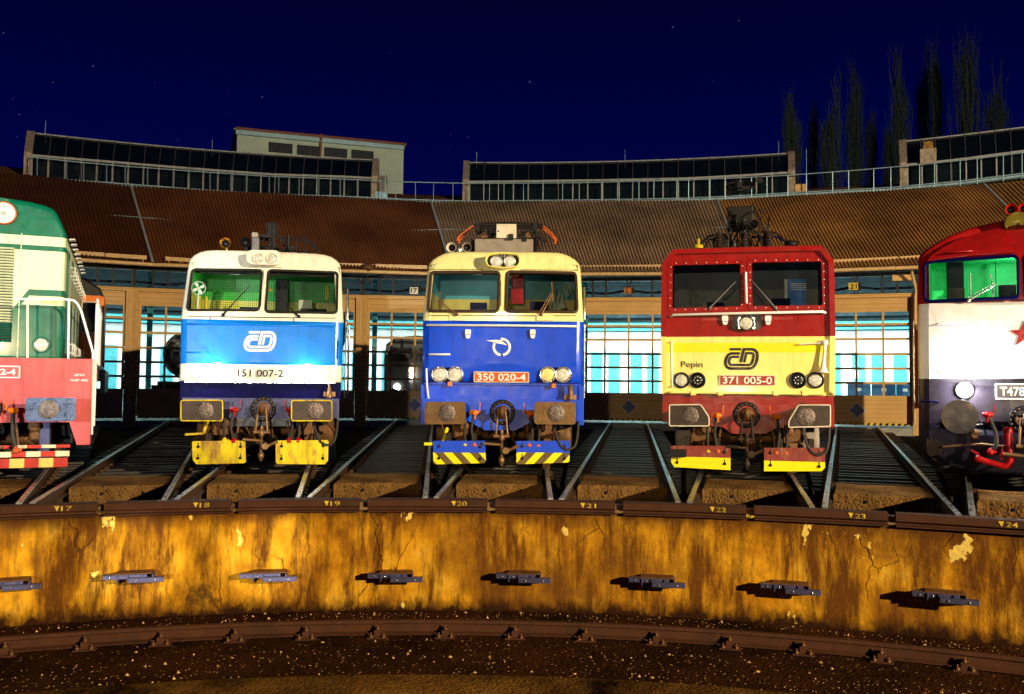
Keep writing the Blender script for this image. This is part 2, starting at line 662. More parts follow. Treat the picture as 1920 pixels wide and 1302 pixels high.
def body_shell(L, outline, holes, zone, breaks, rear, mats, edge=0.10, zone_side=None, rear_cap=True, name='body', lines=(), grid=0.22):
    """front face with window openings lofted into the body sides; outline CCW in (u,v)"""
    df = L.df
    # insert points where the colour breaks
    pts = []
    k = len(outline)
    for i in range(k):
        p, q = outline[i], outline[(i + 1) % k]
        pts.append(p)
        ts = sorted([(b - p[1]) / (q[1] - p[1]) for b in breaks if abs(q[1] - p[1]) > 1e-6 and 0.002 < (b - p[1]) / (q[1] - p[1]) < 0.998])
        for t in ts:
            pts.append((p[0] + (q[0] - p[0]) * t, p[1] + (q[1] - p[1]) * t))
    outline = pts
    mb = MB()
    prof = [(edge, 0.0), (edge * 0.62, 0.012), (edge * 0.29, edge * 0.27), (edge * 0.08, edge * 0.6), (0.0, edge * 1.15)]
    secs = []
    for e_, dd in prof:
        o2 = inset(outline, e_)
        secs.append([(u2, df(u, v) + dd, v2) for (u, v), (u2, v2) in zip(outline, o2)])
    secs.append([(u, rear, v) for u, v in outline])
    zs = zone_side or zone
    mb.rings(secs, 0, True, False, rear_cap, True, mf=lambda a, b: zs((a[0] + b[0]) / 2, (a[2] + b[2]) / 2))
    cap = inset(outline, edge)
    V, Ed = [], []

    def loop(lp):
        i0 = len(V)
        V.extend([Vector(p) for p in lp])
        n = len(lp)
        Ed.extend([(i0 + i, i0 + (i + 1) % n) for i in range(n)])
    loop(cap)
    for h in holes:
        loop(h)
    umin, umax = min(p[0] for p in cap), max(p[0] for p in cap)
    vmin, vmax = min(p[1] for p in cap), max(p[1] for p in cap)
    for b in breaks:
        if vmin < b < vmax:
            i0 = len(V)
            V.extend([Vector((umin - 0.01, b)), Vector((umax + 0.01, b))])
            Ed.append((i0, i0 + 1))
    for a, b in lines:
        i0 = len(V)
        V.extend([Vector(a), Vector(b)])
        Ed.append((i0, i0 + 1))
    g = grid
    for i in range(1, int((umax - umin) / g) + 1):
        for j in range(1, int((vmax - vmin) / g) + 1):
            V.append(Vector((umin + i * g + 0.003 * j, vmin + j * g)))
    cv, ce, cf, *_ = geometry.delaunay_2d_cdt(V, Ed, [], 0, 1e-5)
    ids = mb.add([(p[0], df(p[0], p[1]), p[1]) for p in cv])
    for f in cf:
        c = sum((cv[i] for i in f), Vector((0, 0))) / 3
        if not inside(c, cap) or any(inside(c, h) for h in holes):
            continue
        a, b, d = (cv[i] for i in f)
        order = f if (b - a).cross(d - a) > 0 else (f[0], f[2], f[1])
        mb.face([ids[i] for i in order], zone(c[0], c[1]))
    # small return of the skin round each opening
    for h in holes:
        A = [(u, df(u, v), v) for u, v in h]
        B = [(u, df(u, v) + 0.06, v) for u, v in h]
        mb.rings([A, B], zone(*h[0]), True, False, False, False)
    return mb.build(name, mats, L.root)


def windscreen(L, loop, gasket='rubber', gw=0.022, tint='windscreen_glass', flat=None, name='windscreen'):
    mb = MB()
    df = L.df
    mb.face(mb.add([(u, df(u, v) + 0.025, v) for u, v in loop]))
    w = mb.build(name, tint, L.root)
    g = MB()
    if flat:
        outer = [tuple(p) for p in loop]
        c = Vector((sum(p[0] for p in loop) / len(loop), sum(p[1] for p in loop) / len(loop)))
        big = inset(loop if area(loop) > 0 else loop[::-1], -flat)
        if area(loop) < 0:
            big = big[::-1]
        A = [(u, df(u, v) - 0.012, v) for u, v in big]
        B = [(u, df(u, v) - 0.014, v) for u, v in outer]
        C_ = [(u, df(u, v) + 0.03, v) for u, v in outer]
        D_ = [(u, df(u, v) + 0.01, v) for u, v in big]
        g.rings([D_, A, B, C_], 0, True, False, False, False)
    else:
        g.tube([(u, df(u, v) - 0.004, v) for u, v in loop], gw, 6, 0, True)
    g.build('gasket', gasket, w)
    return w


def area(p):
    return sum(p[i - 1][0] * p[i][1] - p[i][0] * p[i - 1][1] for i in range(len(p))) / 2


def cab_interior(L, u0, u1, v0, v1, d0, d1, mat, extra=None, mats2=('desk_black', 'seat_blue', 'paper', 'plough_yellow')):
    """lined inside of a cab: back wall, side walls, ceiling, floor, desk; extra(mb) adds fittings"""
    mb = MB()
    A = [(u0, d0, v0), (u1, d0, v0), (u1, d0, v1), (u0, d0, v1)]
    B = [(u0, d1, v0), (u1, d1, v0), (u1, d1, v1), (u0, d1, v1)]
    mb.poly(B, 0)
    for i in range(4):
        j = (i + 1) % 4
        mb.poly([A[i], A[j], B[j], B[i]], 0)
    o = mb.build('cab_lining', mat, L.root)
    f = MB()
    if extra:
        extra(f)
        f.build('cab_fitting', list(mats2), o)
    return o


def handrail(L, pts, r=0.014, mat='white_paint', feet=True, out=0.06, name='handrail'):
    """rail standing off the front; pts in local 3D; feet return to the body at the ends"""
    mb = MB()
    P = [Vector(p) for p in pts]
    if feet:
        P = [P[0] + Vector((0, out, 0))] + P + [P[-1] + Vector((0, out, 0))]
    mb.tube(P, r, 7)
    return mb.build(name, mat, L.root)


def round_light(L, u, v, y, r, rim, lens, depth=0.07, leds=0, ribs=0, rimw=0.18, name='headlight', glowing=False):
    mb = MB()
    mb.lathe((u, y + 0.02, v), (0, -1, 0), [(0, r * 1.05), (depth, r * 1.05), (depth + 0.012, r), (depth + 0.005, r * (1 - rimw)), (depth - 0.02, r * (1 - rimw))], 28, 0, False, False)
    o = mb.build(name, rim, L.root)
    lb = MB()
    ri = r * (1 - rimw)
    h = depth - 0.015
    prof = [(h, ri), (h + 0.012, ri * 0.75), (h + 0.02, ri * 0.4), (h + 0.022, 0.0)]
    mats = [lens]
    lb.lathe((u, y + 0.02, v), (0, -1, 0), prof, 28, 0, False, False)
    if leds:
        mats.append('silver')
        for i in range(leds):
            a = 2 * pi * i / leds
            lb.lathe((u + ri * 0.6 * cos(a), y + 0.02, v + ri * 0.6 * sin(a)), (0, -1, 0), [(h, ri * 0.17), (h + 0.025, ri * 0.15), (h + 0.03, 0)], 10, 1, False, False)
        lb.lathe((u, y + 0.02, v), (0, -1, 0), [(h, ri * 0.17), (h + 0.03, ri * 0.15), (h + 0.035, 0)], 10, 1, False, False)
    if ribs:
        mats.append('silver')
        for i in range(ribs):
            rr = ri * (0.25 + 0.65 * i / max(1, ribs - 1))
            lb.tube([(u + rr * cos(t), y + 0.02 - h - 0.012 * (1 - (rr / ri) ** 2) - 0.004, v + rr * sin(t)) for t in np.linspace(0, 2 * pi, 25)[:-1]], 0.004, 4, 1, True)
    lb.build('lens', mats, o)
    return o


def buffer(L, plate, mat, rim=None, d=0.0, boss=True, side=1):
    """buffer head plate with its plunger and casing; plate outline (u,v)"""
    cu = sum(p[0] for p in plate) / len(plate)
    cv = sum(p[1] for p in plate) / len(plate)
    mb = MB()
    mb.plate(plate, d, d + 0.045, 0)
    o = mb.build('buffer', mat, L.root, bevel=0.008)
    if rim:
        rb = MB()
        rb.tube([(u, d + 0.004, v) for u, v in inset(plate if area(plate) > 0 else plate[::-1], 0.008)], 0.012, 6, 0, True)
        rb.build('painted_rim', rim, o)
    cu = side * 0.875
    if boss:
        w = MB()
        w.lathe((cu, d + 0.004, cv), (0, -1, 0), [(0, 0.15), (0.008, 0.13), (0.013, 0.06), (0.014, 0.0)], 24, 0, False, False)
        w.build('worn_spot', 'worn_steel', o)
    sh = MB()
    sh.lathe((cu, d + 0.04, cv), (0, 1, 0), [(0, 0.10), (0.22, 0.10), (0.221, 0.135), (0.5, 0.15), (0.62, 0.17), (0.66, 0.2)], 18, 0, False, False)
    sh.build('buffer_stock', 'dark_gear', o)
    return o


def hose(L, pts, tapcol='amber', r=0.024, tap=True, hook=True):
    P = [Vector(p) for p in pts]
    # smooth by Catmull-Rom
    Q = []
    E = [P[0] * 2 - P[1]] + P + [P[-1] * 2 - P[-2]]
    for i in range(1, len(E) - 2):
        for j in range(6):
            t = j / 6
            Q.append(0.5 * ((2 * E[i]) + (E[i + 1] - E[i - 1]) * t + (2 * E[i - 1] - 5 * E[i] + 4 * E[i + 1] - E[i + 2]) * t * t + (3 * E[i] - E[i - 1] - 3 * E[i + 1] + E[i + 2]) * t ** 3))
    Q.append(P[-1])
    mb = MB()
    mb.tube(Q, r, 8)
    o = mb.build('brake_hose', 'hose', L.root)
    if tap:
        t = MB()
        p = P[0]
        s = 1 if p.x > 0 else -1
        t.lathe(p + Vector((0, 0.10, 0.0)), (0, -1, 0), [(0, 0.035), (0.10, 0.045), (0.15, 0.04), (0.16, 0.0)], 12)
        t.lathe(p + Vector((-0.07, 0, 0)), (1, 0, 0), [(0, 0.03), (0.03, 0.045), (0.11, 0.045), (0.14, 0.028)], 10)
        t.bar(p + Vector((-s * 0.09, -0.02, 0.0)), p + Vector((-s * 0.10, -0.02, 0.17)), 0.022, 0.014)
        t.lathe(p + Vector((0, -0.01, -0.02)), (0, 0, -1), [(0, 0.03), (0.07, 0.032), (0.09, 0.03)], 10)
        t.build('brake_tap', tapcol, o)
    if hook:
        h = MB()
        p = P[-1]
        h.lathe(p + Vector((0, 0, 0.03)), (0, -0.4, -1), [(0, 0.03), (0.05, 0.045), (0.09, 0.045), (0.10, 0.0)], 10)
        h.lathe(p + Vector((0.03, 0, -0.02)), (1, 0, 0.1), [(-0.08, 0.02), (0, 0.035), (0.05, 0.02)], 8)
        h.build('hose_coupling', tapcol if tapcol != 'amber' else 'orange_red', o)
    return o


def coupler(L, v=1.03, beam=0.62, ring='black_metal', chain='chain_steel'):
    """draw hook in its round guide with screw coupling hanging down"""
    g = MB()
    g.lathe((0, beam + 0.02, v), (0, -1, 0), [(0.0, 0.215), (0.03, 0.215), (0.035, 0.19), (0.025, 0.15), (0.025, 0.145), (0.0, 0.14)], 32)
    o = g.build('draw_gear', ring, L.root)
    b = MB()
    for i in range(16):
        a = 2 * pi * i / 16
        b.lathe((0.175 * cos(a), beam - 0.01, v + 0.175 * sin(a)), (0, -1, 0), [(0, 0.012), (0.014, 0.012), (0.016, 0)], 6)
    b.build('bolt', 'chain_steel', o)
    h = MB()
    h.lathe((0, beam, v), (0, -1, 0), [(0, 0.12), (0.05, 0.11), (0.06, 0.07)], 20)
    h.tube([(0, beam, v), (0, beam - 0.25, v), (0, beam - 0.36, v - 0.03), (0, beam - 0.42, v + 0.02), (0, beam - 0.40, v + 0.09), (0, beam - 0.34, v + 0.11)], [0.055, 0.05, 0.055, 0.05, 0.04, 0.02], 8)
    h.build('draw_hook', 'rust_steel', o)
    c = MB()
    for s in (-1, 1):
        c.tube([(s * 0.055, beam - 0.26, v + 0.03), (s * 0.075, beam - 0.30, v - 0.12), (s * 0.095, beam - 0.30, v - 0.36)], 0.019, 6)
    c.tube([(-0.13, beam - 0.30, v - 0.38), (0.13, beam - 0.30, v - 0.38)], 0.03, 8)
    c.lathe((0, beam - 0.30, v - 0.28), (0, 0, -1), [(0, 0.028), (0.07, 0.03), (0.08, 0.05), (0.16, 0.05), (0.17, 0.026), (0.44, 0.028), (0.45, 0.05), (0.53, 0.05), (0.54, 0.03), (0.58, 0.022)], 10)
    c.tube([(0.02, beam - 0.32, v - 0.62), (0.09, beam - 0.33, v - 0.62), (0.27, beam - 0.34, v - 0.53)], [0.035, 0.026, 0.03], 8)
    c.lathe((0.07, beam - 0.36, v - 0.61), (0, -1, 0), [(-0.03, 0.055), (0.03, 0.055)], 14)
    c.tube([(-0.30, beam - 0.30, v - 0.50), (0, beam - 0.30, v - 0.52)], 0.025, 8)
    c.build('screw_coupling', chain, o)
    return o


def plough(L, poly, d, zone_lines, mats, zone, bolts=True, name='snow_plough'):
    """ploughshare plate: (u,v) outline with coloured zones cut along straight lines"""
    mb = MB()
    V = [Vector(p) for p in poly]
    n = len(V)
    Ed = [(i, (i + 1) % n) for i in range(n)]
    for a, b in zone_lines:
        i0 = len(V)
        V += [Vector(a), Vector(b)]
        Ed.append((i0, i0 + 1))
    cv, ce, cf, *_ = geometry.delaunay_2d_cdt(V, Ed, [], 0, 1e-5)
    ids = mb.add([(p[0], d, p[1]) for p in cv])
    for f in cf:
        c = sum((cv[i] for i in f), Vector((0, 0))) / 3
        if inside(c, poly):
            a, b, q = (cv[i] for i in f)
            f = list(f) if (b - a).cross(q - a) > 0 else [f[0], f[2], f[1]]
            mb.face([ids[i] for i in f], zone(c[0], c[1]))
    A = [(p[0], d, p[1]) for p in poly]
    B = [(p[0], d + 0.02, p[1]) for p in poly]
    for i in range(n):
        j = (i + 1) % n
        mb.poly([A[j], A[i], B[i], B[j]], zone(*poly[i]))
    mb.poly(B[::-1], 0)
    o = mb.build(name, mats, L.root, weld=True)
    us = [p[0] for p in poly]
    vs = [p[1] for p in poly]
    if bolts:
        b = MB()
        for u in (min(us) + 0.10, max(us) - 0.09):
            for v in (min(vs) + 0.10, max(vs) - 0.10):
                b.lathe((u, d, v), (0, -1, 0), [(0, 0.026), (0.01, 0.026), (0.012, 0.014), (0.03, 0.014), (0.031, 0)], 8)
                b.box(u - 0.008, u + 0.008, d - 0.004, d, v + 0.02, v + 0.07)
        b.build('plough_bolt', 'dark_gear', o)
    s = MB()
    for u in (min(us) + 0.25, max(us) - 0.2):
        s.box(u - 0.04, u + 0.04, d + 0.02, d + 0.30, max(vs) - 0.3, max(vs) + 0.12)
        s.bar((u, d + 0.02, min(vs) + 0.15), (u, d + 0.5, max(vs)), 0.05, 0.05)
    s.build('plough_bracket', 'dark_gear', o)
    return o


def running_gear(L, axles, wheel_r=0.60, tread='rust_steel', frame_len=15.5, drum='rust_buffer', drums=True):
    for d in axles:
        mb = MB()
        for s in (-1, 1):
            mb.lathe((s * 0.70, d, wheel_r), (s, 0, 0), [(-0.02, wheel_r + 0.03), (0.012, wheel_r + 0.03), (0.03, wheel_r), (0.125, wheel_r - 0.008), (0.125, wheel_r - 0.07), (0.09, wheel_r - 0.09), (0.07, 0.2), (0.12, 0.14)], 36)
        mb.lathe((-0.72, d, wheel_r), (1, 0, 0), [(0, 0.09), (1.44, 0.09)], 14)
        mb.build('wheelset', tread, L.root)
    if drums:
        for s in (-1, 1):
            mb = MB()
            mb.lathe((s * 0.93, axles[0] - 0.15, 0.62), (s, 0, 0), [(0, 0.30), (0.16, 0.30), (0.2, 0.31), (0.24, 0.29), (0.26, 0.22), (0.27, 0.0)], 30)
            mb.build('axle_box', drum, L.root)
    mb = MB()
    for i0 in range(0, len(axles), 2):
        d0, d1 = axles[i0], axles[min(i0 + 1, len(axles) - 1)]
        for s in (-1, 1):
            mb.box(s * 1.02 - 0.06, s * 1.02 + 0.06, d0 - 0.75, d1 + 0.8, 0.75, 0.98)
            for d in (d0, d1):
                mb.box(s * 1.02 - 0.10, s * 1.02 + 0.11, d - 0.2, d + 0.2, 0.42, 0.8)
        mb.box(-1.0, 1.0, d0 + 0.7, d0 + 1.0, 0.55, 0.95)
        mb.box(-0.6, 0.6, d0 + 0.9, d1 - 0.7, 0.4, 0.8)
    mb.box(-0.9, 0.9, axles[0] + 0.5, axles[0] + 0.6, 0.35, 1.0)
    mb.box(-1.25, 1.25, 7.0, 10.0, 0.35, 1.0)
    mb.build('bogie_frame', 'underframe', L.root, bevel=0.01)
    # pipes and brake rigging seen between the buffers
    mb = MB()
    rnd = random.Random(int(L.k * 10 + 100))
    for i in range(16):
        u = rnd.uniform(-1.05, 1.05)
        z = rnd.uniform(0.5, 0.85)
        mb.tube([(u, 0.75, z + 0.2), (u + rnd.uniform(-.1, .1), 0.8, z), (u + rnd.uniform(-.2, .2), 0.95, z - 0.12)], rnd.uniform(0.012, 0.035), 6)
    for s in (-1, 1):
        mb.box(s * 0.72 - 0.13, s * 0.72 + 0.13, 0.75, 0.95, 0.58, 0.82)
        mb.lathe((s * 0.65, 0.72, 0.78), (0, -1, 0), [(0, 0.09), (0.06, 0.09), (0.07, 0.05)], 12)
        mb.bar((s * 0.40, 0.72, 0.85), (s * 0.46, 0.75, 0.35), 0.05, 0.03)
    mb.build('brake_rigging', 'rust_steel', L.root)


def horn(L, p, d, r, ln, mat='brass', inner='black_metal', name='horn'):
    mb = MB()
    d = Vector(d).normalized()
    mb.lathe(p, d, [(0, r), (-0.01, r), (-0.06, r * 0.72), (-0.14, r * 0.4), (-ln * 0.6, r * 0.22), (-ln, r * 0.18), (-ln, 0)], 20, 0, False, False)
    mb.lathe(p, d, [(0, r), (-0.01, r * 0.93), (-0.05, r * 0.66), (-0.12, r * 0.3), (-0.125, 0)], 20, 1, False, False, mats=[0, 0, 1, 1])
    mb.bar(Vector(p) - d * ln * 0.7, Vector(p) - d * ln * 0.7 + Vector((0, 0, -r - 0.06)), 0.03, 0.03)
    return mb.build(name, [mat, inner], L.root)


def wiper(L, piv, tip, blade=None, mat='black_metal', twin=False):
    mb = MB()
    p, t = Vector(L.F3(*piv, -0.035)), Vector(L.F3(*tip, -0.03))
    mb.tube([p, p.lerp(t, 0.5) + Vector((0, -0.02, 0)), t], [0.016, 0.011, 0.008], 6)
    mb.lathe(p + Vector((0, 0.04, 0)), (0, -1, 0), [(0, 0.028), (0.05, 0.026), (0.06, 0)], 10)
    if twin:
        o = (t - p).cross(Vector((0, 1, 0))).normalized() * 0.045
        mb.tube([p + o, t + o * 0.7], 0.007, 5)
    if blade:
        a, b = Vector(L.F3(*blade[0], -0.02)), Vector(L.F3(*blade[1], -0.02))
        mb.bar(a, b, 0.018, 0.02)
    return mb.build('wiper', mat, L.root)


def number_plate(L, x0, x1, y0, y1, txt, fill, border, tx, bold=0.02, name='number_plate'):
    u0, v1 = L.F(x0, y0)
    u1, v0 = L.F(x1, y1)
    y = L.df((u0 + u1) / 2, (v0 + v1) / 2)
    mb = MB()
    mb.plate(roundpoly(rect(u0, u1, v0, v1), 0.015, 2), y - 0.030, y + 0.02, 1)
    b = 0.016
    mb.plate(rect(u0 + b, u1 - b, v0 + b, v1 - b), y - 0.034, y - 0.028, 0)
    o = mb.build(name, [fill, border], L.root)
    w, h = u1 - u0, v1 - v0
    lettering('lettering', txt, o, tx, u0 + 0.06 * w, u1 - 0.06 * w, v0 + 0.17 * h, v1 - 0.17 * h, y - 0.034, bold)
    return o


CD_PATHS = [([(730, 500), (520, 500), (450, 512), (385, 560), (340, 640), (317, 740), (318, 810), (345, 870), (400, 915), (470, 930), (1010, 930), (1085, 908), (1145, 850), (1190, 770), (1218, 670), (1228, 560), (1215, 480), (1170, 415), (1110, 390), (1060, 383), (838, 383), (745, 755)], 82),
            ([(710, 597), (520, 597), (468, 615), (435, 660), (420, 730), (428, 785), (470, 826), (1000, 829), (1050, 800), (1090, 730), (1112, 640), (1120, 560), (1105, 508), (1060, 492), (915, 492), (852, 755)], 74),
            ([(432, 380), (765, 380)], 76)]


def cd_emblem(L, ox, oy, sc, mat):
    mb = MB()
    for i, (path, w) in enumerate(CD_PATHS):
        P = [L.F(ox + x / sc, oy + y / sc) for x, y in path]
        wm = abs(L.F(ox + w / sc, oy)[0] - L.F(ox, oy)[0])
        d = [0.008, 0.010, 0.007][i]
        mb.ribbon(P, wm, lambda u, v, d=d: L.df(u, v) - d, lambda u, v: L.df(u, v) + 0.002)
    return mb.build('emblem', mat, L.root)


def long_sides(L, hw, rear, band=None, windows=(), door=2.0, vtop=3.2, vbot=1.2):
    """fittings of the long body sides: cab door, engine-room windows and louvres"""
    for s in (-1, 1):
        for (d0, d1, v0, v1) in windows:
            mb = MB()
            x = s * (hw + 0.004)
            mb.box(min(x, x + s * 0.02), max(x, x + s * 0.02), d0, d1, v0, v1)
            w = mb.build('side_window', 'black_paint', L.root)
            mb = MB()
            x2 = s * (hw + 0.026)
            loop = [(x2, d0, v0), (x2, d1, v0), (x2, d1, v1), (x2, d0, v1)]
            mb.tube(loop, 0.02, 5, 0, True)
            mb.build('window_frame', 'silver', w)
        mb = MB()
        x = s * (hw + 0.004)
        mb.box(min(x, x + s * 0.015), max(x, x + s * 0.015), door, door + 0.75, vbot, vtop)
        dr = mb.build('cab_door', band or 'dull_white', L.root)
        for dd in (door - 0.08, door + 0.83):
            mb = MB()
            mb.tube([(s * (hw + 0.07), dd, 1.25), (s * (hw + 0.07), dd, 2.6)], 0.016, 6)
            mb.build('door_handrail', 'silver', dr)


def sym_outline(L, left, right, edge=0.1):
    """matched px lists bottom->top for both sides -> symmetric CCW outline about the mean centre"""
    def q(p):
        d = 0.8
        for _ in range(4):
            u, v = L.Q(p[0], p[1], d)
            d = L.df(u, v) + edge * 1.15
        return u, v
    A, B = [q(p) for p in left], [q(p) for p in right]
    c = sum(a[0] + b[0] for a, b in zip(A, B)) / 2 / len(A)
    H = [((b[0] - a[0]) / 2, (a[1] + b[1]) / 2) for a, b in zip(A, B)]
    L.c = c
    L.hw = max(h[0] for h in H)
    return [(c + h, v) for h, v in H] + [(c - h, v) for h, v in H[::-1]]


def ccw(p):
    return p if area(p) > 0 else p[::-1]


def skirt(L, name, poly, d0, d1, mat, bevel=0.01):
    mb = MB()
    mb.plate(ccw(poly)[::-1], d0, d1)
    return mb.build(name, mat, L.root, bevel=bevel)


def hoses_common(L, tapcol, vtop=1.02, low=0.52, d=0.42):
    for s in (-1, 1):
        hose(L, [(s * 0.46, d, vtop), (s * 0.475, d - 0.04, vtop - 0.10), (s * 0.50, d - 0.05, vtop - 0.28), (s * 0.47, d - 0.03, low + 0.05), (s * 0.45, d - 0.02, low)], tapcol)
        hose(L, [(s * 0.60, d, vtop - 0.14), (s * 0.615, d - 0.03, vtop - 0.28), (s * 0.61, d - 0.03, low + 0.1), (s * 0.60, d - 0.01, low)], 'plough_yellow' if s < 0 else tapcol, tap=False)
    # heating / control cable hanging in a loop on the right
    mb = MB()
    P = [(0.86, d, 0.78), (0.90, d - 0.06, 0.62), (0.97, d - 0.08, 0.48), (1.08, d - 0.09, 0.42), (1.20, d - 0.08, 0.48), (1.24, d - 0.05, 0.64), (1.26, d + 0.02, 0.92)]
    Q = []
    for i in range(len(P) - 1):
        for j in range(5):
            Q.append(Vector(P[i]).lerp(Vector(P[i + 1]), j / 5))
    for _ in range(3):
        Q = [Q[0]] + [(Q[i - 1] + Q[i] * 2 + Q[i + 1]) / 4 for i in range(1, len(Q) - 1)] + [Q[-1]]
    mb.tube(Q, 0.022, 8)
    mb.lathe(P[0], (0, 0, 1), [(-0.05, 0.03), (0.02, 0.04), (0.12, 0.05)], 10)
    mb.build('jumper_cable', 'hose', L.root)


def pantograph(L, d, z, w=0.55, head=0.95, up=0.75, mat='black_metal', red=None, lean=0.0):
    """folded pantograph: base frame on insulators, folded arms, collector head"""
    mb = MB()
    for y in (d, d + 1.6):
        mb.tube([(-w - 0.2, y, z + 0.28), (w + 0.2, y, z + 0.28)], 0.03, 6)
    for x in (-w, w):
        mb.tube([(x, d - 0.2, z + 0.28), (x, d + 1.9, z + 0.28)], 0.03, 6)
        mb.tube([(x, d, z + 0.3), (x * 0.75, d + 1.7, z + up * 0.72)], 0.025, 6)
        mb.tube([(x * 0.75, d + 1.7, z + up * 0.72), (x * 0.6, d + 0.3, z + up)], 0.02, 6)
    o = mb.build('pantograph', mat, L.root)
    hb = MB()
    for y in (d + 0.1, d + 0.45):
        pts = [(-head, z + up - 0.30), (-head + 0.12, z + up - 0.20), (-head * 0.62, z + up + 0.02), (-head * 0.4, z + up + 0.06), (0, z + up + 0.07),
               (head * 0.4, z + up + 0.06), (head * 0.62, z + up + 0.02), (head - 0.12, z + up - 0.20), (head, z + up - 0.30)]
        hb.tube([(p[0], y, p[1]) for p in pts[2:7]], 0.025, 6, 0)
        for e in (pts[:3], pts[6:]):
            hb.tube([(p[0], y, p[1]) for p in e], 0.026, 6, 1)
    for x in (-head * 0.5, head * 0.5):
        hb.bar((x, d + 0.05, z + up), (x, d + 0.5, z + up), 0.06, 0.05, 0)
        hb.tube([(x, d + 0.2, z + up), (x * 0.9, d + 0.2, z + up - 0.2)], 0.02, 5, 0)
    hb.build('collector_head', [mat, red or mat], o)
    ib = MB()
    for x in (-w, w):
        for y in (d, d + 1.6):
            for i in range(5):
                ib.lathe((x, y, z + 0.03 + 0.05 * i), (0, 0, 1), [(0, 0.04), (0.01, 0.075), (0.025, 0.075), (0.05, 0.04)], 12)
    ib.build('insulator', 'insulator', o)
    return o


def insulator(L, p, h, r=0.07, n=6, mat='insulator'):
    mb = MB()
    for i in range(n):
        mb.lathe((p[0], p[1], p[2] + h * i / n), (0, 0, 1), [(0, r * 0.55), (h / n * 0.25, r), (h / n * 0.5, r), (h / n, r * 0.55)], 12)
    return mb.build('insulator', mat, L.root)


def jumble(L, name, seed, x0, x1, d0, d1, z0, z1, n, mat, rmax=0.03):
    """cabling and small pipes on a roof"""
    rnd = random.Random(seed)
    mb = MB()
    for i in range(n):
        x, y = rnd.uniform(x0, x1), rnd.uniform(d0, d1)
        a = Vector((x, y, z0))
        b = Vector((x + rnd.uniform(-.25, .25), y + rnd.uniform(-.2, .2), rnd.uniform(z0, z1)))
        c = Vector((min(x1, max(x0, x + rnd.uniform(-.5, .5))), y + rnd.uniform(-.2, .4), rnd.uniform(z0, z1)))
        mb.tube([a, a.lerp(b, .5) + Vector((0.03, 0, 0.05)), b, b.lerp(c, .5) + Vector((0, 0, 0.06)), c], rnd.uniform(0.008, rmax), 6)
        if i % 3 == 0:
            mb.box(b.x - 0.04, b.x + 0.05, b.y - 0.05, b.y + 0.05, b.z - 0.06, b.z + 0.04)
    return mb.build(name, mat, L.root)


def roof_deck(L, hw, z, d0, d1, mat='roof_grey'):
    mb = MB()
    mb.box(-hw, hw, d0, d1, z - 0.05, z)
    return mb.build('roof_deck', mat, L.root)


# ------------------------------------------------------------------ sky-blue and white electric locomotive
L = A1 = Loco(-2, 18.5, 'locomotive', 'sky blue and white electric locomotive with lit headlights and a fan in its windscreen')
L.df = lambda u, v: 0.66 + 0.05 * max(0, min(1, (v - 1.55) / 1.05)) + 0.30 * max(0, v - 2.62) + 0.05 * (u / 1.4) ** 2
ol = sym_outline(L, [(337, 716), (337.5, 660), (338, 596), (353, 500), (356, 488), (364, 480), (376, 474), (388, 471.5), (404, 470.5), (450, 470.5)],
                 [(641, 718), (641.5, 662), (642.5, 602), (640, 504), (637, 493), (630, 486), (620, 480), (609, 476.5), (597.6, 474.7), (550, 473)])
vw = L.F(490, 601)[1]
vb = L.F(490, 684)[1]
WL = ccw(roundpoly(L.FL([(361, 505.5), (491.7, 507), (485.7, 582.5), (350.5, 582)]), 0.07, 4))
WR = ccw(roundpoly(L.FL([(503.7, 507), (633, 511.5), (631.5, 587.5), (497.7, 585.5)]), 0.07, 4))
zone = lambda u, v: 0 if v > vw else (1 if v > vb else 0)
body_shell(L, ol, [WL, WR], zone, [vb, vw], 16.2, ['warm_white', 'sky_blue'], 0.12)
for w in (WL, WR):
    windscreen(L, w, 'rubber', 0.024)


def ex(f):
    f.box(-1.2, 1.2, 1.0, 1.35, 2.5, 2.68, 0)
    for u in (-0.30, 0.78):
        f.box(u - 0.24, u + 0.24, 1.7, 1.85, 2.5, 2.86, 0)
    f.box(-1.25, 1.25, 1.15, 1.2, 3.39, 3.5, 0)
    f.box(0.06, 0.28, 2.2, 2.24, 2.5, 3.45, 0)
    f.box(0.50, 0.74, 1.9, 1.91, 2.72, 3.03, 2)
    f.tube([(1.02 + 0.02 * cos(t), 1.3, 3.12 + 0.13 * sin(t)) for t in np.linspace(0, 6.0, 14)], 0.012, 5, 3, True)
    p = L.Q(506.5, 543, 1.02)
    f.poly([(p[0] - 0.045, 1.02, p[1] - 0.035), (p[0] + 0.045, 1.02, p[1] - 0.035), (p[0], 1.02, p[1] + 0.05)], 3)
    for u in (-1.19, -1.08):
        f.tube([(u, 1.35, 2.55), (u, 1.35, 3.0)], 0.03, 6, 3)


cab_interior(L, -1.28, 1.24, 2.45, 3.56, 1.02, 2.5, 'cab_green', ex)
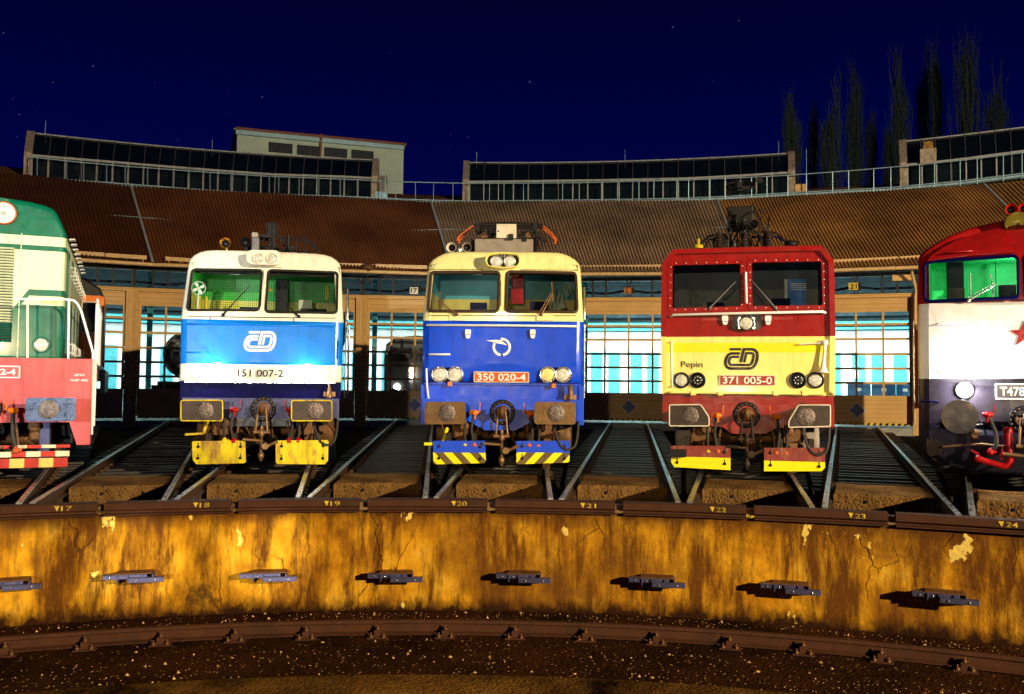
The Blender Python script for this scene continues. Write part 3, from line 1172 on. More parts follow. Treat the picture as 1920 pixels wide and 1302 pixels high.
# desk fan behind the left pane
p = L.Q(372.5, 541, 1.02)
mb = MB()
mb.tube([(p[0] + 0.115 * cos(t), 1.0, p[1] + 0.115 * sin(t)) for t in np.linspace(0, 2 * pi, 25)[:-1]], 0.007, 5, 0, True)
for i in range(4):
    a = 0.5 + i * pi / 2
    mb.face(mb.add([(p[0] + r * cos(a + b), 1.0 + 0.015 * b, p[1] + r * sin(a + b)) for r, b in ((0.015, -0.6), (0.055, -0.5), (0.095, -0.32), (0.105, 0.0), (0.095, 0.25), (0.05, 0.4), (0.015, 0.6))]), 0)
mb.lathe((p[0], 1.0, p[1]), (0, 1, 0), [(-0.02, 0.015), (0.08, 0.03), (0.09, 0)], 10)
mb.tube([(p[0], 1.05, p[1]), (p[0] - 0.02, 1.08, p[1] - 0.35)], 0.014, 6)
mb.build('cab_fan', 'white_paint', L.root)
wiper(L, (418.8, 590.7), (467.8, 536.8))
wiper(L, (560.6, 593.7), (514.7, 550.8))
handrail(L, [L.F3(352, 608, -0.035), L.F3(490, 610, -0.035), L.F3(627, 612.5, -0.035)], 0.016, 'sky_blue', name='handrail')
handrail(L, [L.F3(494.3, 525, -0.05), L.F3(491.5, 573, -0.05)], 0.018, 'warm_white')
handrail(L, [L.F3(351.5, 661, -0.04), L.F3(391, 661.5, -0.04)], 0.014, 'sky_blue')
handrail(L, [L.F3(634.5, 640, -0.03), L.F3(634.5, 672, -0.03)], 0.012, 'sky_blue')
# roof headlight pair in a rounded box
pl = roundpoly(ccw(L.FL([(465, 473.5), (527.7, 474.5), (527.7, 500), (465, 499)])), 0.12, 6)
mb = MB()
yb = L.df(0, 3.5)
mb.plate(pl, yb - 0.22, yb + 0.2)
hb = mb.build('headlight_box', 'warm_white', L.root, bevel=0.015)
for x in (484.2, 509.8):
    u, v = L.Q(x, 484.5, yb - 0.25)
    o = round_light(L, u, v, yb - 0.24, 0.092, 'warm_white', 'lens_glass', 0.03, rimw=0.12, ribs=3)
# lower lights: outer marker lamps, inner lamps lit
for x, y in ((370.5, 697.8), (605, 699)):
    u, v = L.F(x, y)
    round_light(L, u, v, L.df(u, v), 0.105, 'warm_white', 'lens_glass', 0.03, rimw=0.12)
for x, y in ((402, 699.5), (577.5, 701)):
    u, v = L.F(x, y)
    round_light(L, u, v, L.df(u, v), 0.105, 'warm_white', 'headlamp_glow', 0.03, rimw=0.12)
    gl = lamp('headlight_glow', 'POINT', (0, 0, 0), 20, (1.0, 0.97, 0.92), 0.05)
    gl.parent = L.root
    gl.location = (u, L.df(u, v) - 0.19, v + 0.02)
cd_emblem(L, 440, 600, 16.27, 'white_paint')
u0, v1 = L.F(446, 692.5)
u1, v0 = L.F(531.4, 707.5)
lettering('running_number', '151 007-2', L.root, 'black_paint', u0, u1, v0, v1, L.df(0, 1.6) - 0.001, 0.012)
c, hw = L.c, L.hw
vq = lambda y, d=0.65: L.Q(490, y, d)[1]
skirt(L, 'front_skirt', rect(c - hw + 0.04, c + hw - 0.02, vq(750), vq(716)), 0.74, 1.6, 'navy')
skirt(L, 'lower_edge_strip', rect(c - hw + 0.12, c + hw - 0.12, vq(718.5), vq(715)), 0.64, 0.8, 'silver')
skirt(L, 'buffer_beam', [(c - hw + 0.1, vq(747)), (c + hw - 0.05, vq(747)), (c + hw - 0.05, vq(784)), (c - hw + 0.1, vq(784))], 0.62, 0.95, 'beam_violet')
skirt(L, 'beam_lower', [(-1.0, vq(784)), (1.0, vq(784)), (0.6, vq(800)), (-0.6, vq(800))], 0.70, 0.9, 'blue_black')
for s, q in ((-1, [(338, 750), (418, 750), (418, 790.4), (338, 790.4)]), (1, [(545.6, 750.5), (623, 750.5), (623, 790.4), (545.6, 790.4)])):
    buffer(L, roundpoly(ccw([L.Q(*p, 0) for p in q])[::-1], 0.045, 3), 'dark_buffer', 'plough_yellow', side=s)
coupler(L, 1.03, 0.62)
hoses_common(L, 'bright_red')
for q in ([(360, 830), (363, 827.5), (460, 826.5), (461, 866), (458, 869), (368, 871), (361, 862)], [(517, 828), (520, 826.5), (613, 825.5), (616, 828), (615, 864), (609, 871), (520, 870.5), (517, 868)]):
    plough(L, ccw([L.Q(*p, 0.35) for p in q]), 0.35, [], ['plough_yellow'], lambda u, v: 0)
mb = MB()
a, b = L.Q(347, 815, 0.4), L.Q(381.4, 813, 0.4)
mb.bar((a[0], 0.4, a[1]), (b[0], 0.4, b[1]), 0.05, 0.035)
mb.tube([(b[0], 0.4, b[1]), (b[0] + 0.05, 0.6, b[1] + 0.25)], 0.03, 6)
mb.build('drain_lever', 'plough_yellow', L.root)
u, v = L.Q(617.5, 746, 0.55)
mb = MB()
mb.lathe((u, 0.55, v), (0, 0, 1), [(0, 0.05), (0.08, 0.05), (0.09, 0.035), (0.14, 0.035), (0.22, 0.012), (0.24, 0)], 10)
mb.box(u - 0.1, u + 0.1, 0.57, 0.6, v + 0.02, v + 0.10)
mb.build('electric_plug', 'chain_steel', L.root)
running_gear(L, [1.75, 4.95, 11.2, 14.4], drum='rust_steel')
long_sides(L, hw - 0.0, 16.2, 'warm_white', [(4.0 + i * 2.3, 5.2 + i * 2.3, 2.5, 3.0) for i in range(4)] + [(1.35, 1.95, 2.65, 3.2)], 2.2)
# roof
zt = ol[9][1]
roof_deck(L, 0.9, zt + 0.02, 1.6, 15.5)
u, v = L.Q(422.8, 457, 1.8)
horn(L, (u, 1.75, v), (0, -1, 0), 0.10, 0.4)
u, v = L.Q(460, 455, 1.9)
horn(L, (u, 1.85, v), (0, -1, 0), 0.10, 0.4, 'black_metal')
u, v = L.Q(478, 452, 2.0)
mb = MB()
mb.box(u - 0.06, u + 0.07, 2.0, 2.3, v - 0.2, v + 0.06, 0)
mb.box(u - 0.06, u + 0.05, 1.98, 2.3, v + 0.065, v + 0.16, 1)
mb.build('roof_box', ['side_grey', 'roof_grey'], L.root, bevel=0.01)
pantograph(L, 3.2, zt, 0.5, 0.72, 0.28, 'black_metal')
mb = MB()
q = lambda x, y, d=2.6: (L.Q(x, y, d)[0], d, L.Q(x, y, d)[1])
for x in (503, 507, 512, 516):
    mb.tube([q(x, 470), q(x + (509 - x) * 0.3, 445), q(x, 420)], 0.022, 6)
mb.box(q(499, 0)[0], q(520, 0)[0], 2.5, 2.9, q(0, 428)[2], q(0, 422)[2])
for y in (417.5, 424, 431):
    mb.tube([q(499, y), q(521, y)], 0.016, 5)
for x in (499, 505, 510, 516, 521):
    mb.tube([q(x, 417), q(x, 434)], 0.014, 5)
mb.tube([q(505, 434), q(493, 452), q(489, 470)], 0.018, 6)
mb.tube([q(516, 434), q(530, 450), q(538, 462)], 0.018, 6)
mb.build('surge_arrester', 'black_metal', L.root)
mb = MB()
for y in (444, 449):
    mb.tube([q(520, y), q(573, y + 3), q(583, y + 9), q(592, y + 18), q(601, 475)], 0.016, 6)
for x in (528, 541, 556, 572, 583):
    mb.tube([q(x, 446 + max(0, (x - 560) * .4)), q(x, 474)], 0.014, 5)
mb.tube([q(541, 441), q(541, 474)], [0.03, 0.045], 8)
mb.build('roof_rail', 'black_metal', L.root)
jumble(L, 'roof_cabling', 3, -0.55, 0.5, 2.3, 3.2, zt + 0.02, zt + 0.30, 30, 'black_metal', 0.03)
for u in (-0.2, 0.1, 0.35):
    insulator(L, (u, 2.5, zt), 0.25, 0.06)

# ------------------------------------------------------------------ dark blue and cream electric locomotive
L = A2 = Loco(0, 17.8, 'locomotive', 'dark blue and cream electric locomotive with orange number plate in the middle')
L.df = lambda u, v: 0.66 + 0.05 * max(0, min(1, (v - 1.55) / 1.05)) + 0.30 * max(0, v - 2.62) + 0.05 * (u / 1.4) ** 2
ol = sym_outline(L, [(790.4, 718.6), (791, 660), (791, 600), (801, 504), (803.5, 495), (811, 487), (822, 480.5), (834, 476), (850, 473.3), (900, 472.5)],
                 [(1092, 721), (1092, 660), (1092.5, 601), (1087.5, 504), (1084.5, 495), (1079, 488), (1069, 481.5), (1059, 476), (1047.5, 473), (1000, 472.5)])
vw = L.F(943, 602)[1]
WL = ccw(roundpoly(L.FL([(808.5, 511), (936.5, 511), (934, 584.5), (802.5, 584)]), 0.07, 4))
WR = ccw(roundpoly(L.FL([(951, 510), (1079.5, 512.5), (1082.5, 585.5), (948.5, 584.5)]), 0.07, 4))
body_shell(L, ol, [WL, WR], lambda u, v: 0 if v > vw else 1, [vw], 16.2, ['cream', 'deep_blue'], 0.12)
for w in (WL, WR):
    windscreen(L, w, 'brown_rubber', 0.030)


def ex(f):
    f.box(-1.2, 1.2, 1.0, 1.3, 2.5, 2.66, 0)
    for p in ((897, 578), (1009.5, 576)):
        u, v = L.Q(*p, 1.7)
        f.box(u - 0.15, u + 0.15, 1.7, 1.82, 2.5, v + 0.10, 1)
    f.box(-1.25, 1.25, 1.15, 1.2, 3.40, 3.5, 0)
    f.tube([(0.62 + 0.3, 1.35, 2.95), (0.95, 1.35, 3.1)], 0.01, 5, 2)
    u, v = L.Q(1064, 542, 1.2)
    f.tube([(u + 0.05 * cos(t), 1.2 + 0.04 * cos(t), v + 0.11 * sin(t)) for t in np.linspace(0, 2 * pi, 19)[:-1]], 0.010, 5, 2, True)
    for a in (0.6, 2.5, 4.2):
        f.tube([(u, 1.2, v), (u + 0.05 * cos(a), 1.2, v + 0.11 * sin(a))], 0.008, 4, 2)
    u, v = L.Q(1045, 570, 1.9)
    f.obox((u, 1.9, v), (0.12, 0, 0.05), (0, 0.01, 0), (-0.04, 0, 0.12), 2)


cab_interior(L, -1.26, 1.26, 2.45, 3.56, 1.02, 2.4, 'cab_teal', ex)
mb = MB()
u, v = L.Q(960, 545, 1.5)
mb.box(u - 0.03, u + 0.20, 1.9, 1.93, v - 0.20, v + 0.45)
mb.build('extinguisher_cabinet', 'bright_red', L.root)
for piv, tip, bl, gx in (((857, 590.5), (820, 562), ((826, 547), (819, 583)), (842, 875)), ((1015, 590.5), (1036, 552), ((1034.5, 530), (1037, 567)), (1006, 1038))):
    wiper(L, piv, tip, bl, 'chain_steel', True)
    a, b = L.F(gx[0], 591.8), L.F(gx[1], 601.6)
    mb = MB()
    y = L.df(*a)
    mb.box(a[0], b[0], y - 0.012, y + 0.02, b[1], a[1])
    mb.build('wiper_panel', 'cream', L.root, bevel=0.004)
handrail(L, [L.F3(801, 610.4, -0.06), L.F3(943, 611, -0.08), L.F3(1080.5, 612.5, -0.06)], 0.020)
handrail(L, [L.F3(805, 665, -0.05), L.F3(843, 665, -0.05)], 0.018)
handrail(L, [L.F3(800, 692, -0.05), L.F3(801.5, 725, -0.05), L.F3(804.4, 749, -0.05)], 0.018)
handrail(L, [L.F3(940.5, 528, -0.03), L.F3(940.5, 574, -0.03)], 0.010, 'cream')
for x in (877.8, 998.8):
    u, v = L.F(x, 626.8)
    y = L.df(u, v)
    mb = MB()
    mb.plate(roundpoly([(u - 0.045, v + 0.075), (u + 0.05, v + 0.075), (u + 0.05, v + 0.02), (u + 0.03, v - 0.075), (u - 0.03, v - 0.075), (u - 0.045, v + 0.02)], 0.02, 3), y - 0.07, y + 0.02, 0)
    o = mb.build('lamp_bracket', 'white_paint', L.root, bevel=0.008)
    mb = MB()
    mb.box(u - 0.03, u + 0.03, y - 0.073, y - 0.069, v - 0.015, v - 0.005)
    mb.build('bracket_slot', 'navy', o)
# twin headlight in an oval recess under the roof
yb = L.df(0, 3.5)
op = circ(*L.Q(942.7, 488, yb - 0.2), 0.30, 28, 0.135)
op = [(L.Q(942.7, 488, yb - .2)[0] + (max(-0.16, min(0.16, 0.3 * cos(t))) + 0.14 * cos(t)), L.Q(942.7, 488, yb - .2)[1] + 0.135 * sin(t)) for t in np.linspace(0, 2 * pi, 33)[:-1]]
mb = MB()
inn = inset(op, 0.03)
Y = yb - 0.22
mb.rings([[(u, yb + 0.2, v) for u, v in op], [(u, Y, v) for u, v in op], [(u, Y - 0.005, v) for u, v in inset(op, 0.015)], [(u, Y + 0.10, v) for u, v in inn]], 0, True, False, False, True)
mb.face(mb.add([(u, Y + 0.10, v) for u, v in inn]), 1)
mb.build('headlight_housing', ['loco_yellow', 'dark_gear'], L.root)
for x in (931, 955.5):
    u, v = L.Q(x, 490, Y)
    round_light(L, u, v, Y + 0.05, 0.098, 'silver', 'lens_glass', 0.05, rimw=0.1, ribs=3)
mb = MB()
u, v = L.Q(943.5, 480, Y)
mb.tube([(u + 0.025 * cos(t), Y, v + 0.025 * sin(t)) for t in np.linspace(0, 2 * pi, 13)[:-1]], 0.006, 5, 0, True)
mb.build('lamp_ring', 'silver', L.root)
# lower lamp clusters
for xs, rec in (((824.8, 853.4), (810.6, 867.5)), ((1026.8, 1055.8), (1012.5, 1070))):
    a, b = L.F(rec[0], 689), L.F(rec[1], 716)
    y = L.df(0, 1.6) + 0.02
    mb = MB()
    mb.plate(roundpoly(rect(a[0], b[0], b[1], a[1]), [0.02, 0.02, 0.14, 0.14], 5), y - 0.03, y + 0.03)
    mb.build('lamp_panel', 'navy', L.root, bevel=0.006)
    for i, x in enumerate(xs):
        u, v = L.F(x, 702.8)
        round_light(L, u, v, y - 0.02, 0.132, 'silver', 'lens_yellow' if (x > 1000 and i == 0) else 'lens_glass', 0.04, ribs=4, rimw=0.12)
for x, y in ((843.7, 720.5), (1038, 724)):
    u, v = L.Q(x, y, 0.62)
    mb = MB()
    mb.box(u - 0.035, u + 0.035, 0.58, 0.70, v - 0.035, v + 0.04)
    mb.build('cover_latch', 'amber', L.root, bevel=0.005)
# emblem: open ring and winged arrow
mb = MB()
ce = L.F(940.8, 651)
R = 0.135
for a0, a1 in ((radians(-80), radians(98)), (radians(152), radians(262))):
    mb.ribbon([(ce[0] + R * cos(t), ce[1] + R * sin(t)) for t in np.linspace(a0, a1, 18)], 0.042, lambda u, v: L.df(u, v) - 0.008, lambda u, v: L.df(u, v) + 0.002)
mb.plate(ccw(L.FL([(911.3, 638.4), (931, 637.6), (940, 638.5), (951, 647.8), (934, 644.5)]))[::-1], lambda u, v: L.df(u, v) - 0.012, lambda u, v: L.df(u, v) + 0.002)
mb.build('emblem', 'white_paint', L.root)
number_plate(L, 888.7, 992, 697, 718, '350 020-4', 'plate_orange', 'dull_white', 'white_paint', 0.016)
c, hw = L.c, L.hw
vq = lambda y, d=0.65: L.Q(943, y, d)[1]
skirt(L, 'front_skirt', rect(c - hw + 0.05, c + hw - 0.03, vq(751), vq(719)), 0.73, 1.6, 'deep_blue')
skirt(L, 'ledge', rect(c - hw + 0.20, c + hw - 0.2, vq(722), vq(719)), 0.64, 0.8, 'deep_blue')
skirt(L, 'buffer_beam', [(c - hw + 0.05, vq(749)), (c + hw - 0.02, vq(749)), (c + hw - 0.02, vq(789)), L.Q(998.6, 790, .65), L.Q(966.6, 807, .65), L.Q(910, 807, .65), L.Q(878, 790, .65), (c - hw + 0.05, vq(791))], 0.62, 0.95, 'deep_blue')
mb = MB()
mb.box(c + hw - 0.09, c + hw + 0.0, 0.7, 15.5, vq(797), vq(722))
mb.box(c - hw - 0.0, c - hw + 0.09, 0.7, 15.5, vq(797), vq(722))
mb.build('side_sill', 'deep_blue', L.root, bevel=0.01)
for s, q in ((-1, [(796.3, 753.8), (873, 753.8), (873.5, 795.5), (796.3, 796)]), (1, [(1001.8, 754), (1079.7, 754.5), (1079.7, 796.5), (1001.8, 796)])):
    buffer(L, roundpoly(ccw([L.Q(*p, 0) for p in q])[::-1], 0.05, 3), 'rust_buffer', None, side=s)
coupler(L, 1.02, 0.62, 'black_metal', 'chain_steel')
hoses_common(L, 'amber')
for s, q in ((-1, [(811.8, 827), (910, 826.8), (910.8, 866), (908, 868.8), (815, 871), (812.5, 868)]), (1, [(967.8, 827.3), (1068.6, 826.8), (1068, 864), (1065, 867.5), (971, 871), (968.3, 868)])):
    P = ccw([L.Q(*p, 0.35) for p in q])
    vm = L.Q(860 if s < 0 else 1018, 849, 0.35)[1]
    ua, ub = min(p[0] for p in P), max(p[0] for p in P)
    v0 = min(p[1] for p in P) - 0.02
    lines = [((ua, vm), (ub, vm))]
    hgt = vm - v0
    st = (ub - ua) / 6.0
    edges = []
    for i in range(-2, 8):
        b0 = ua + st * (i + 0.2)
        a_, b_ = (b0, vm), (b0 - s * hgt * 0.95, v0)
        edges.append((a_, b_))
        lines.append((a_, b_))

    def zn(u, v, s=s, vm=vm, ua=ua, st=st, hgt=hgt):
        if v > vm:
            return 0
        uu = u + s * (vm - v) * 0.95
        return 1 if int(math.floor((uu - ua) / st - 0.2)) % 2 == (0 if s > 0 else 1) else 2
    lines = [(a_, b_) for a_, b_ in lines]
    plough(L, P, 0.35, lines, ['deep_blue', 'pure_yellow', 'plough_brown'], zn)
mb = MB()
a, b = L.Q(795.5, 832.5, 0.4), L.Q(830, 833, 0.4)
mb.bar((a[0], 0.4, a[1]), (b[0], 0.4, b[1]), 0.05, 0.045)
mb.tube([(b[0], 0.4, b[1]), (b[0] + 0.05, 0.6, b[1] + 0.25)], 0.03, 6)
mb.build('drain_lever', 'pure_yellow', L.root)
u, v = L.Q(1069.5, 752, 0.55)
mb = MB()
mb.lathe((u, 0.55, v), (0, 0, 1), [(0, 0.03), (0.03, 0.05), (0.06, 0.05), (0.07, 0.04), (0.14, 0.05), (0.15, 0.045), (0.27, 0.045), (0.275, 0)], 12)
mb.box(u - 0.1, u + 0.1, 0.57, 0.6, v + 0.02, v + 0.10)
mb.build('electric_plug', 'chain_steel', L.root)
running_gear(L, [1.75, 4.95, 11.2, 14.4], drum='rust_buffer')
long_sides(L, hw, 16.2, 'cream', [(4.0 + i * 2.3, 5.2 + i * 2.3, 2.5, 3.0) for i in range(4)] + [(1.35, 1.95, 2.65, 3.2)], 2.2)
zt = ol[9][1]
roof_deck(L, 0.9, zt + 0.02, 1.6, 15.5)
q = lambda x, y, d=2.2: (L.Q(x, y, d)[0], d, L.Q(x, y, d)[1])
for x, yy in ((846.3, 464), (875.5, 463.5)):
    u, v = L.Q(x, yy, 1.7)
    horn(L, (u, 1.7, v), (0.12 if x > 860 else -0.1, -1, 0), 0.094, 0.42, 'dull_white' if x < 860 else 'roof_grey')
u, v = L.Q(862, 468.5, 1.7)
mb = MB()
mb.lathe((u, 1.7, v), (0, -1, 0), [(-0.15, 0.04), (0, 0.045), (0.005, 0.035), (0, 0.0)], 14)
mb.build('whistle', 'silver', L.root)
mb = MB()
a, b = q(890, 448), q(999.6, 474)
mb.box(a[0], b[0], 2.2, 3.2, b[2], a[2])
mb.build('roof_box', 'roof_grey', L.root, bevel=0.012)
mb = MB()
a, b = q(931, 421), q(967.7, 447.5)
mb.box(a[0], b[0], 2.15, 2.75, b[2], a[2], 0)
mb.box(a[0] + 0.02, a[0] + 0.05, 2.145, 2.16, a[2] - 0.15, a[2] - 0.12, 1)
mb.build('roof_box', ['dull_white', 'black_metal'], L.root, bevel=0.008)
mb = MB()
d = 2.5
for dy in (0.0, 0.30):
    P = [(857.5, 452), (859, 446), (864.5, 440), (876, 431), (889, 422.5), (900, 419.5), (943, 418), (985, 419.5), (1009, 420.5), (1018, 424), (1027, 431), (1036.5, 440), (1041, 446.5), (1041.5, 453)]
    W3 = [q(x, y, d) for x, y in P]
    W3 = [(p[0], p[1] + dy, p[2]) for p in W3]
    mb.tube(W3[:5], [0.034, 0.022, 0.015, 0.015, 0.015], 6, 1)
    mb.tube(W3[4:10], 0.022, 6, 0)
    mb.tube(W3[9:], [0.015, 0.015, 0.015, 0.022, 0.034], 6, 1)
P0, P1 = q(893, 427, d), q(1006, 427, d)
mb.tube([P0, P1], 0.03, 6, 0)
for x in (896, 1003):
    a, b = q(x, 418, d), q(x, 434, d)
    mb.box(a[0] - 0.04, a[0] + 0.04, d - 0.05, d + 0.35, b[2], a[2], 0)
    mb.tube([b, (b[0], d, b[2] - 0.06)], 0.02, 6)
mb.build('pantograph', ['black_metal', 'orange_red'], L.root)
for x in (914, 984):
    mb = MB()
    s = 1 if x > 940 else -1
    a, b = q(x, 433, 2.4), q(x, 448, 2.4)
    mb.box(a[0] - 0.07, a[0] + 0.07, 2.35, 2.7, b[2], a[2], 0)
    mb.plate([(a[0] + s * 0.05 - 0.07, b[2]), (a[0] + s * 0.05 + 0.07, b[2]), (a[0] + s * 0.05, a[2] - 0.02)], 2.3, 2.34, 1)
    mb.build('spring_case', ['black_metal', 'rust_steel'], L.root)
jumble(L, 'roof_cabling', 5, -0.5, -0.1, 2.3, 2.7, q(0, 447)[2], q(0, 425)[2], 12, 'black_metal', 0.016)
jumble(L, 'roof_cabling', 6, 0.22, 0.55, 2.3, 2.7, q(0, 447)[2], q(0, 425)[2], 12, 'black_metal', 0.016)
for x in (1001, 888):
    a, b = q(x, 449, 2.4), q(x, 472, 2.4)
    insulator(L, (a[0] + (0.03 if x > 900 else -0.01), 2.4, b[2]), a[2] - b[2], 0.055, 7, 'black_metal' if x > 900 else 'insulator')
pantograph(L, 11.5, zt, 0.5, 0.9, 0.35, 'black_metal', 'orange_red')

for Lx, segs in ((A1, (((352, 593.5), (630, 597)), ((394, 593.5), (394, 600.5)), ((551, 595.5), (551, 603)), ((494, 506), (494, 524)), ((466, 501), (528, 502.5)))),
                 (A2, (((806, 592), (1080, 592.5)), ((803, 505.8), (905, 506)), ((975, 506), (1084, 507)), ((793, 716.5), (1089, 718))))):
    Lx.df = lambda u, v: 0.66 + 0.05 * max(0, min(1, (v - 1.55) / 1.05)) + 0.30 * max(0, v - 2.62) + 0.05 * (u / 1.4) ** 2
    for p, q_ in segs:
        mb = MB()
        P = [(p[0] + (q_[0] - p[0]) * t, p[1] + (q_[1] - p[1]) * t) for t in np.linspace(0, 1, 9)]
        mb.tube([Lx.F3(x, y, 0.001) for x, y in P], 0.006, 4)
        mb.build('panel_seam', 'brown_rubber', Lx.root)

# ------------------------------------------------------------------ red and yellow electric locomotive
L = A3 = Loco(2, 17.9, 'locomotive', 'dark red and yellow electric locomotive with chamfered cab roof and riveted window frames')
L.df = lambda u, v: 0.70 + 0.04 * max(0, min(1, (v - 1.4) / 0.95)) + 0.10 * max(0, v - 2.32)
ol = sym_outline(L, [(1243, 741), (1240.5, 631), (1240, 499), (1261.8, 471), (1330, 467.5)],
                 [(1564.5, 741), (1565.6, 630), (1560.4, 488.5), (1539.7, 461.5), (1470, 464)], 0.05)
vw = L.F(1402, 631.5)[1]
vy1, vy0 = L.F(1402, 643)[1], L.F(1402, 661.5)[1]
WL = ccw(roundpoly(L.FL([(1261.4, 498), (1387.7, 495), (1388.3, 574.5), (1260.8, 578.5)]), 0.03, 3))
WR = ccw(roundpoly(L.FL([(1409.5, 493), (1539.7, 490.5), (1542.6, 572.5), (1410.7, 574.5)]), 0.03, 3))
zone = lambda u, v: 0 if v > vw else (2 if vy0 < v < vy1 else 1)
body_shell(L, ol, [WL, WR], zone, [vw, vy0, vy1], 16.6, ['loco_red', 'loco_yellow', 'pure_yellow'], 0.03, zone_side=lambda u, v: 0 if v > vw else 1)
# protruding shell lip round the recessed face
mb = MB()
lp = [p for p in ol]
inn = inset(ol, 0.085)
nn = len(ol)
for i in range(nn):
    j = (i + 1) % nn
    if i == nn - 1:
        continue
    a, b, c_, d_ = ol[i], ol[j], inn[j], inn[i]
    if min(a[1], b[1]) < 1.4 and abs(a[1] - b[1]) < 0.05:
        continue
    segs = [(a, b, c_, d_)]
    if min(a[1], b[1]) < vw - 0.02 < max(a[1], b[1]):
        t = (vw - a[1]) / (b[1] - a[1])
        m1 = (a[0] + (b[0] - a[0]) * t, vw)
        m2 = (d_[0] + (c_[0] - d_[0]) * t, vw)
        segs = [(a, m1, m2, d_), (m1, b, c_, m2)]
    for sg in segs:
        z = 0 if (sg[0][1] + sg[1][1]) / 2 > vw else 1
        mb.plate(list(sg), lambda u, v: L.df(u, v) - 0.07, lambda u, v: L.df(u, v) + 0.08, z)
mb.build('face_surround', ['loco_red', 'loco_yellow'], L.root, bevel=0.012)
for w in (WL, WR):
    o = windscreen(L, w, 'loco_red', 0.02, flat=0.075)
    rb = MB()
    big = inset(w, -0.045)
    per = [Vector(p) for p in roundpoly([min(w, key=lambda p: p[0] + p[1]), max(w, key=lambda p: p[0] - p[1]), max(w, key=lambda p: p[0] + p[1]), min(w, key=lambda p: p[0] - p[1])], 0.001, 1)][::2]
    big = inset([tuple(p) for p in per], -0.04)
    for i in range(4):
        a, b = Vector(big[i]), Vector(big[(i + 1) % 4])
        n = 7 if abs((b - a).x) > abs((b - a).y) else 6
        for j in range(n):
            p = a.lerp(b, (j + 0.5) / n)
            rb.lathe((p.x, L.df(p.x, p.y) - 0.012, p.y), (0, -1, 0), [(0, 0.010), (0.006, 0.008), (0.008, 0)], 8, 0, False, False)
    rb.build('rivets', 'white_paint', o)


def ex(f):
    f.box(-1.2, 1.2, 1.0, 1.3, 2.4, 2.58, 0)
    for p in ((1342, 574), (1464.5, 566)):
        u, v = L.Q(*p, 1.7)
        f.box(u - 0.15, u + 0.15, 1.7, 1.82, 2.4, v + 0.06, 1)
    for a, b in (((1271, 543), (1295, 578)), ((1375, 549), (1388, 575)), ((1302, 545), (1360, 578))):
        p, q_ = L.Q(*a, 2.0), L.Q(*b, 2.0)
        f.box(p[0], q_[0], 2.0, 2.05, q_[1], p[1], 2)
    f.box(0.62, 0.68, 1.9, 1.95, 2.6, 2.85, 3)


cab_interior(L, -1.27, 1.27, 2.35, 3.60, 1.0, 2.4, 'cab_navy', ex, ('desk_black', 'seat_blue', 'side_grey', 'plough_yellow'))
a, b = L.Q(1476, 524, 2.1), L.Q(1512, 574, 2.1)
mb = MB()
mb.box(a[0], b[0], 2.1, 2.2, b[1], a[1], 0)
mb.box(a[0] - 0.05, a[0], 2.08, 2.2, b[1], a[1], 1)
for i in range(4):
    mb.box(a[0] + 0.06, b[0], 2.085, 2.1, a[1] - 0.09 - 0.035 * i, a[1] - 0.075 - 0.035 * i, 1)
mb.build('lit_cabinet', ['sky_blue', 'white_paint'], L.root)
wiper(L, (1331, 578), (1379, 529), None, 'side_grey')
wiper(L, (1462, 588), (1410.5, 528), None, 'side_grey')
handrail(L, [L.F3(1398, 512, -0.07), L.F3(1399.5, 568, -0.07)], 0.022)
handrail(L, [L.F3(1258.5, 594, -0.05), L.F3(1263, 591.5, -0.10), L.F3(1402, 588.5, -0.12), L.F3(1541, 585.5, -0.10), L.F3(1546.5, 587, -0.05)], 0.022)
handrail(L, [L.F3(1259.4, 642, -0.10), L.F3(1260.5, 725, -0.10)], 0.020, out=0.10)
mb = MB()
a = [L.F(1377, 619.5), L.F(1372, 614), L.F(1373.5, 597), L.F(1378, 592), L.F(1423, 591), L.F(1428, 596), L.F(1427.5, 613), L.F(1423, 618.5)]
a = ccw(a)
y = L.df(0, 2.5)
mb.plate(a, y - 0.07, y + 0.02)
hb = mb.build('headlight_box', 'black_paint', L.root, bevel=0.012)
p0, p1 = L.Q(1384, 595.5, y - 0.08), L.Q(1415, 617, y - 0.08)
mb = MB()
mb.box(p0[0], p1[0], y - 0.078, y - 0.07, p1[1], p0[1])
mb.build('reflector_panel', 'silver', hb)
u, v = L.Q(1399.7, 606.7, y - 0.08)
round_light(L, u, v, y - 0.10, 0.118, 'black_metal', 'lens_glass', 0.035, ribs=5, rimw=0.1)
for x in (1359.7, 1440):
    u, v = L.F(x, 601.3)
    mb = MB()
    mb.plate(roundpoly([(u - 0.05, v + 0.075), (u + 0.05, v + 0.075), (u + 0.05, v + 0.02), (u + 0.03, v - 0.075), (u - 0.03, v - 0.075), (u - 0.05, v + 0.02)], 0.02, 3), y - 0.07, y + 0.02, 0)
    o = mb.build('lamp_bracket', 'white_paint', L.root, bevel=0.008)
    mb = MB()
    mb.box(u - 0.03, u + 0.03, y - 0.073, y - 0.069, v - 0.03, v - 0.018)
    mb.build('bracket_slot', 'deep_blue', o)
for (x0, y0, x1, y1) in ((1316, 597, 1372, 612.5), (1428, 595, 1486, 610), (1366, 594, 1435, 626.5)):
    a, b = L.F(x0, y0), L.F(x1, y1)
    mb = MB()
    mb.box(a[0], b[0], L.df(*a) - 0.004, L.df(*a) + 0.01, b[1], a[1])
    mb.build('cover_panel', 'loco_red', L.root, bevel=0.003)
cd_emblem(L, 1340 - 0.55, 630 + 0.15, 15.2, 'black_paint')
u0, v1 = L.F(1277, 678)
u1, v0 = L.F(1317.7, 692.5)
lettering('name_lettering', 'Pepin', L.root, 'black_paint', u0, u1, v0, v1, L.df(0, 1.7) - 0.001, 0.006)
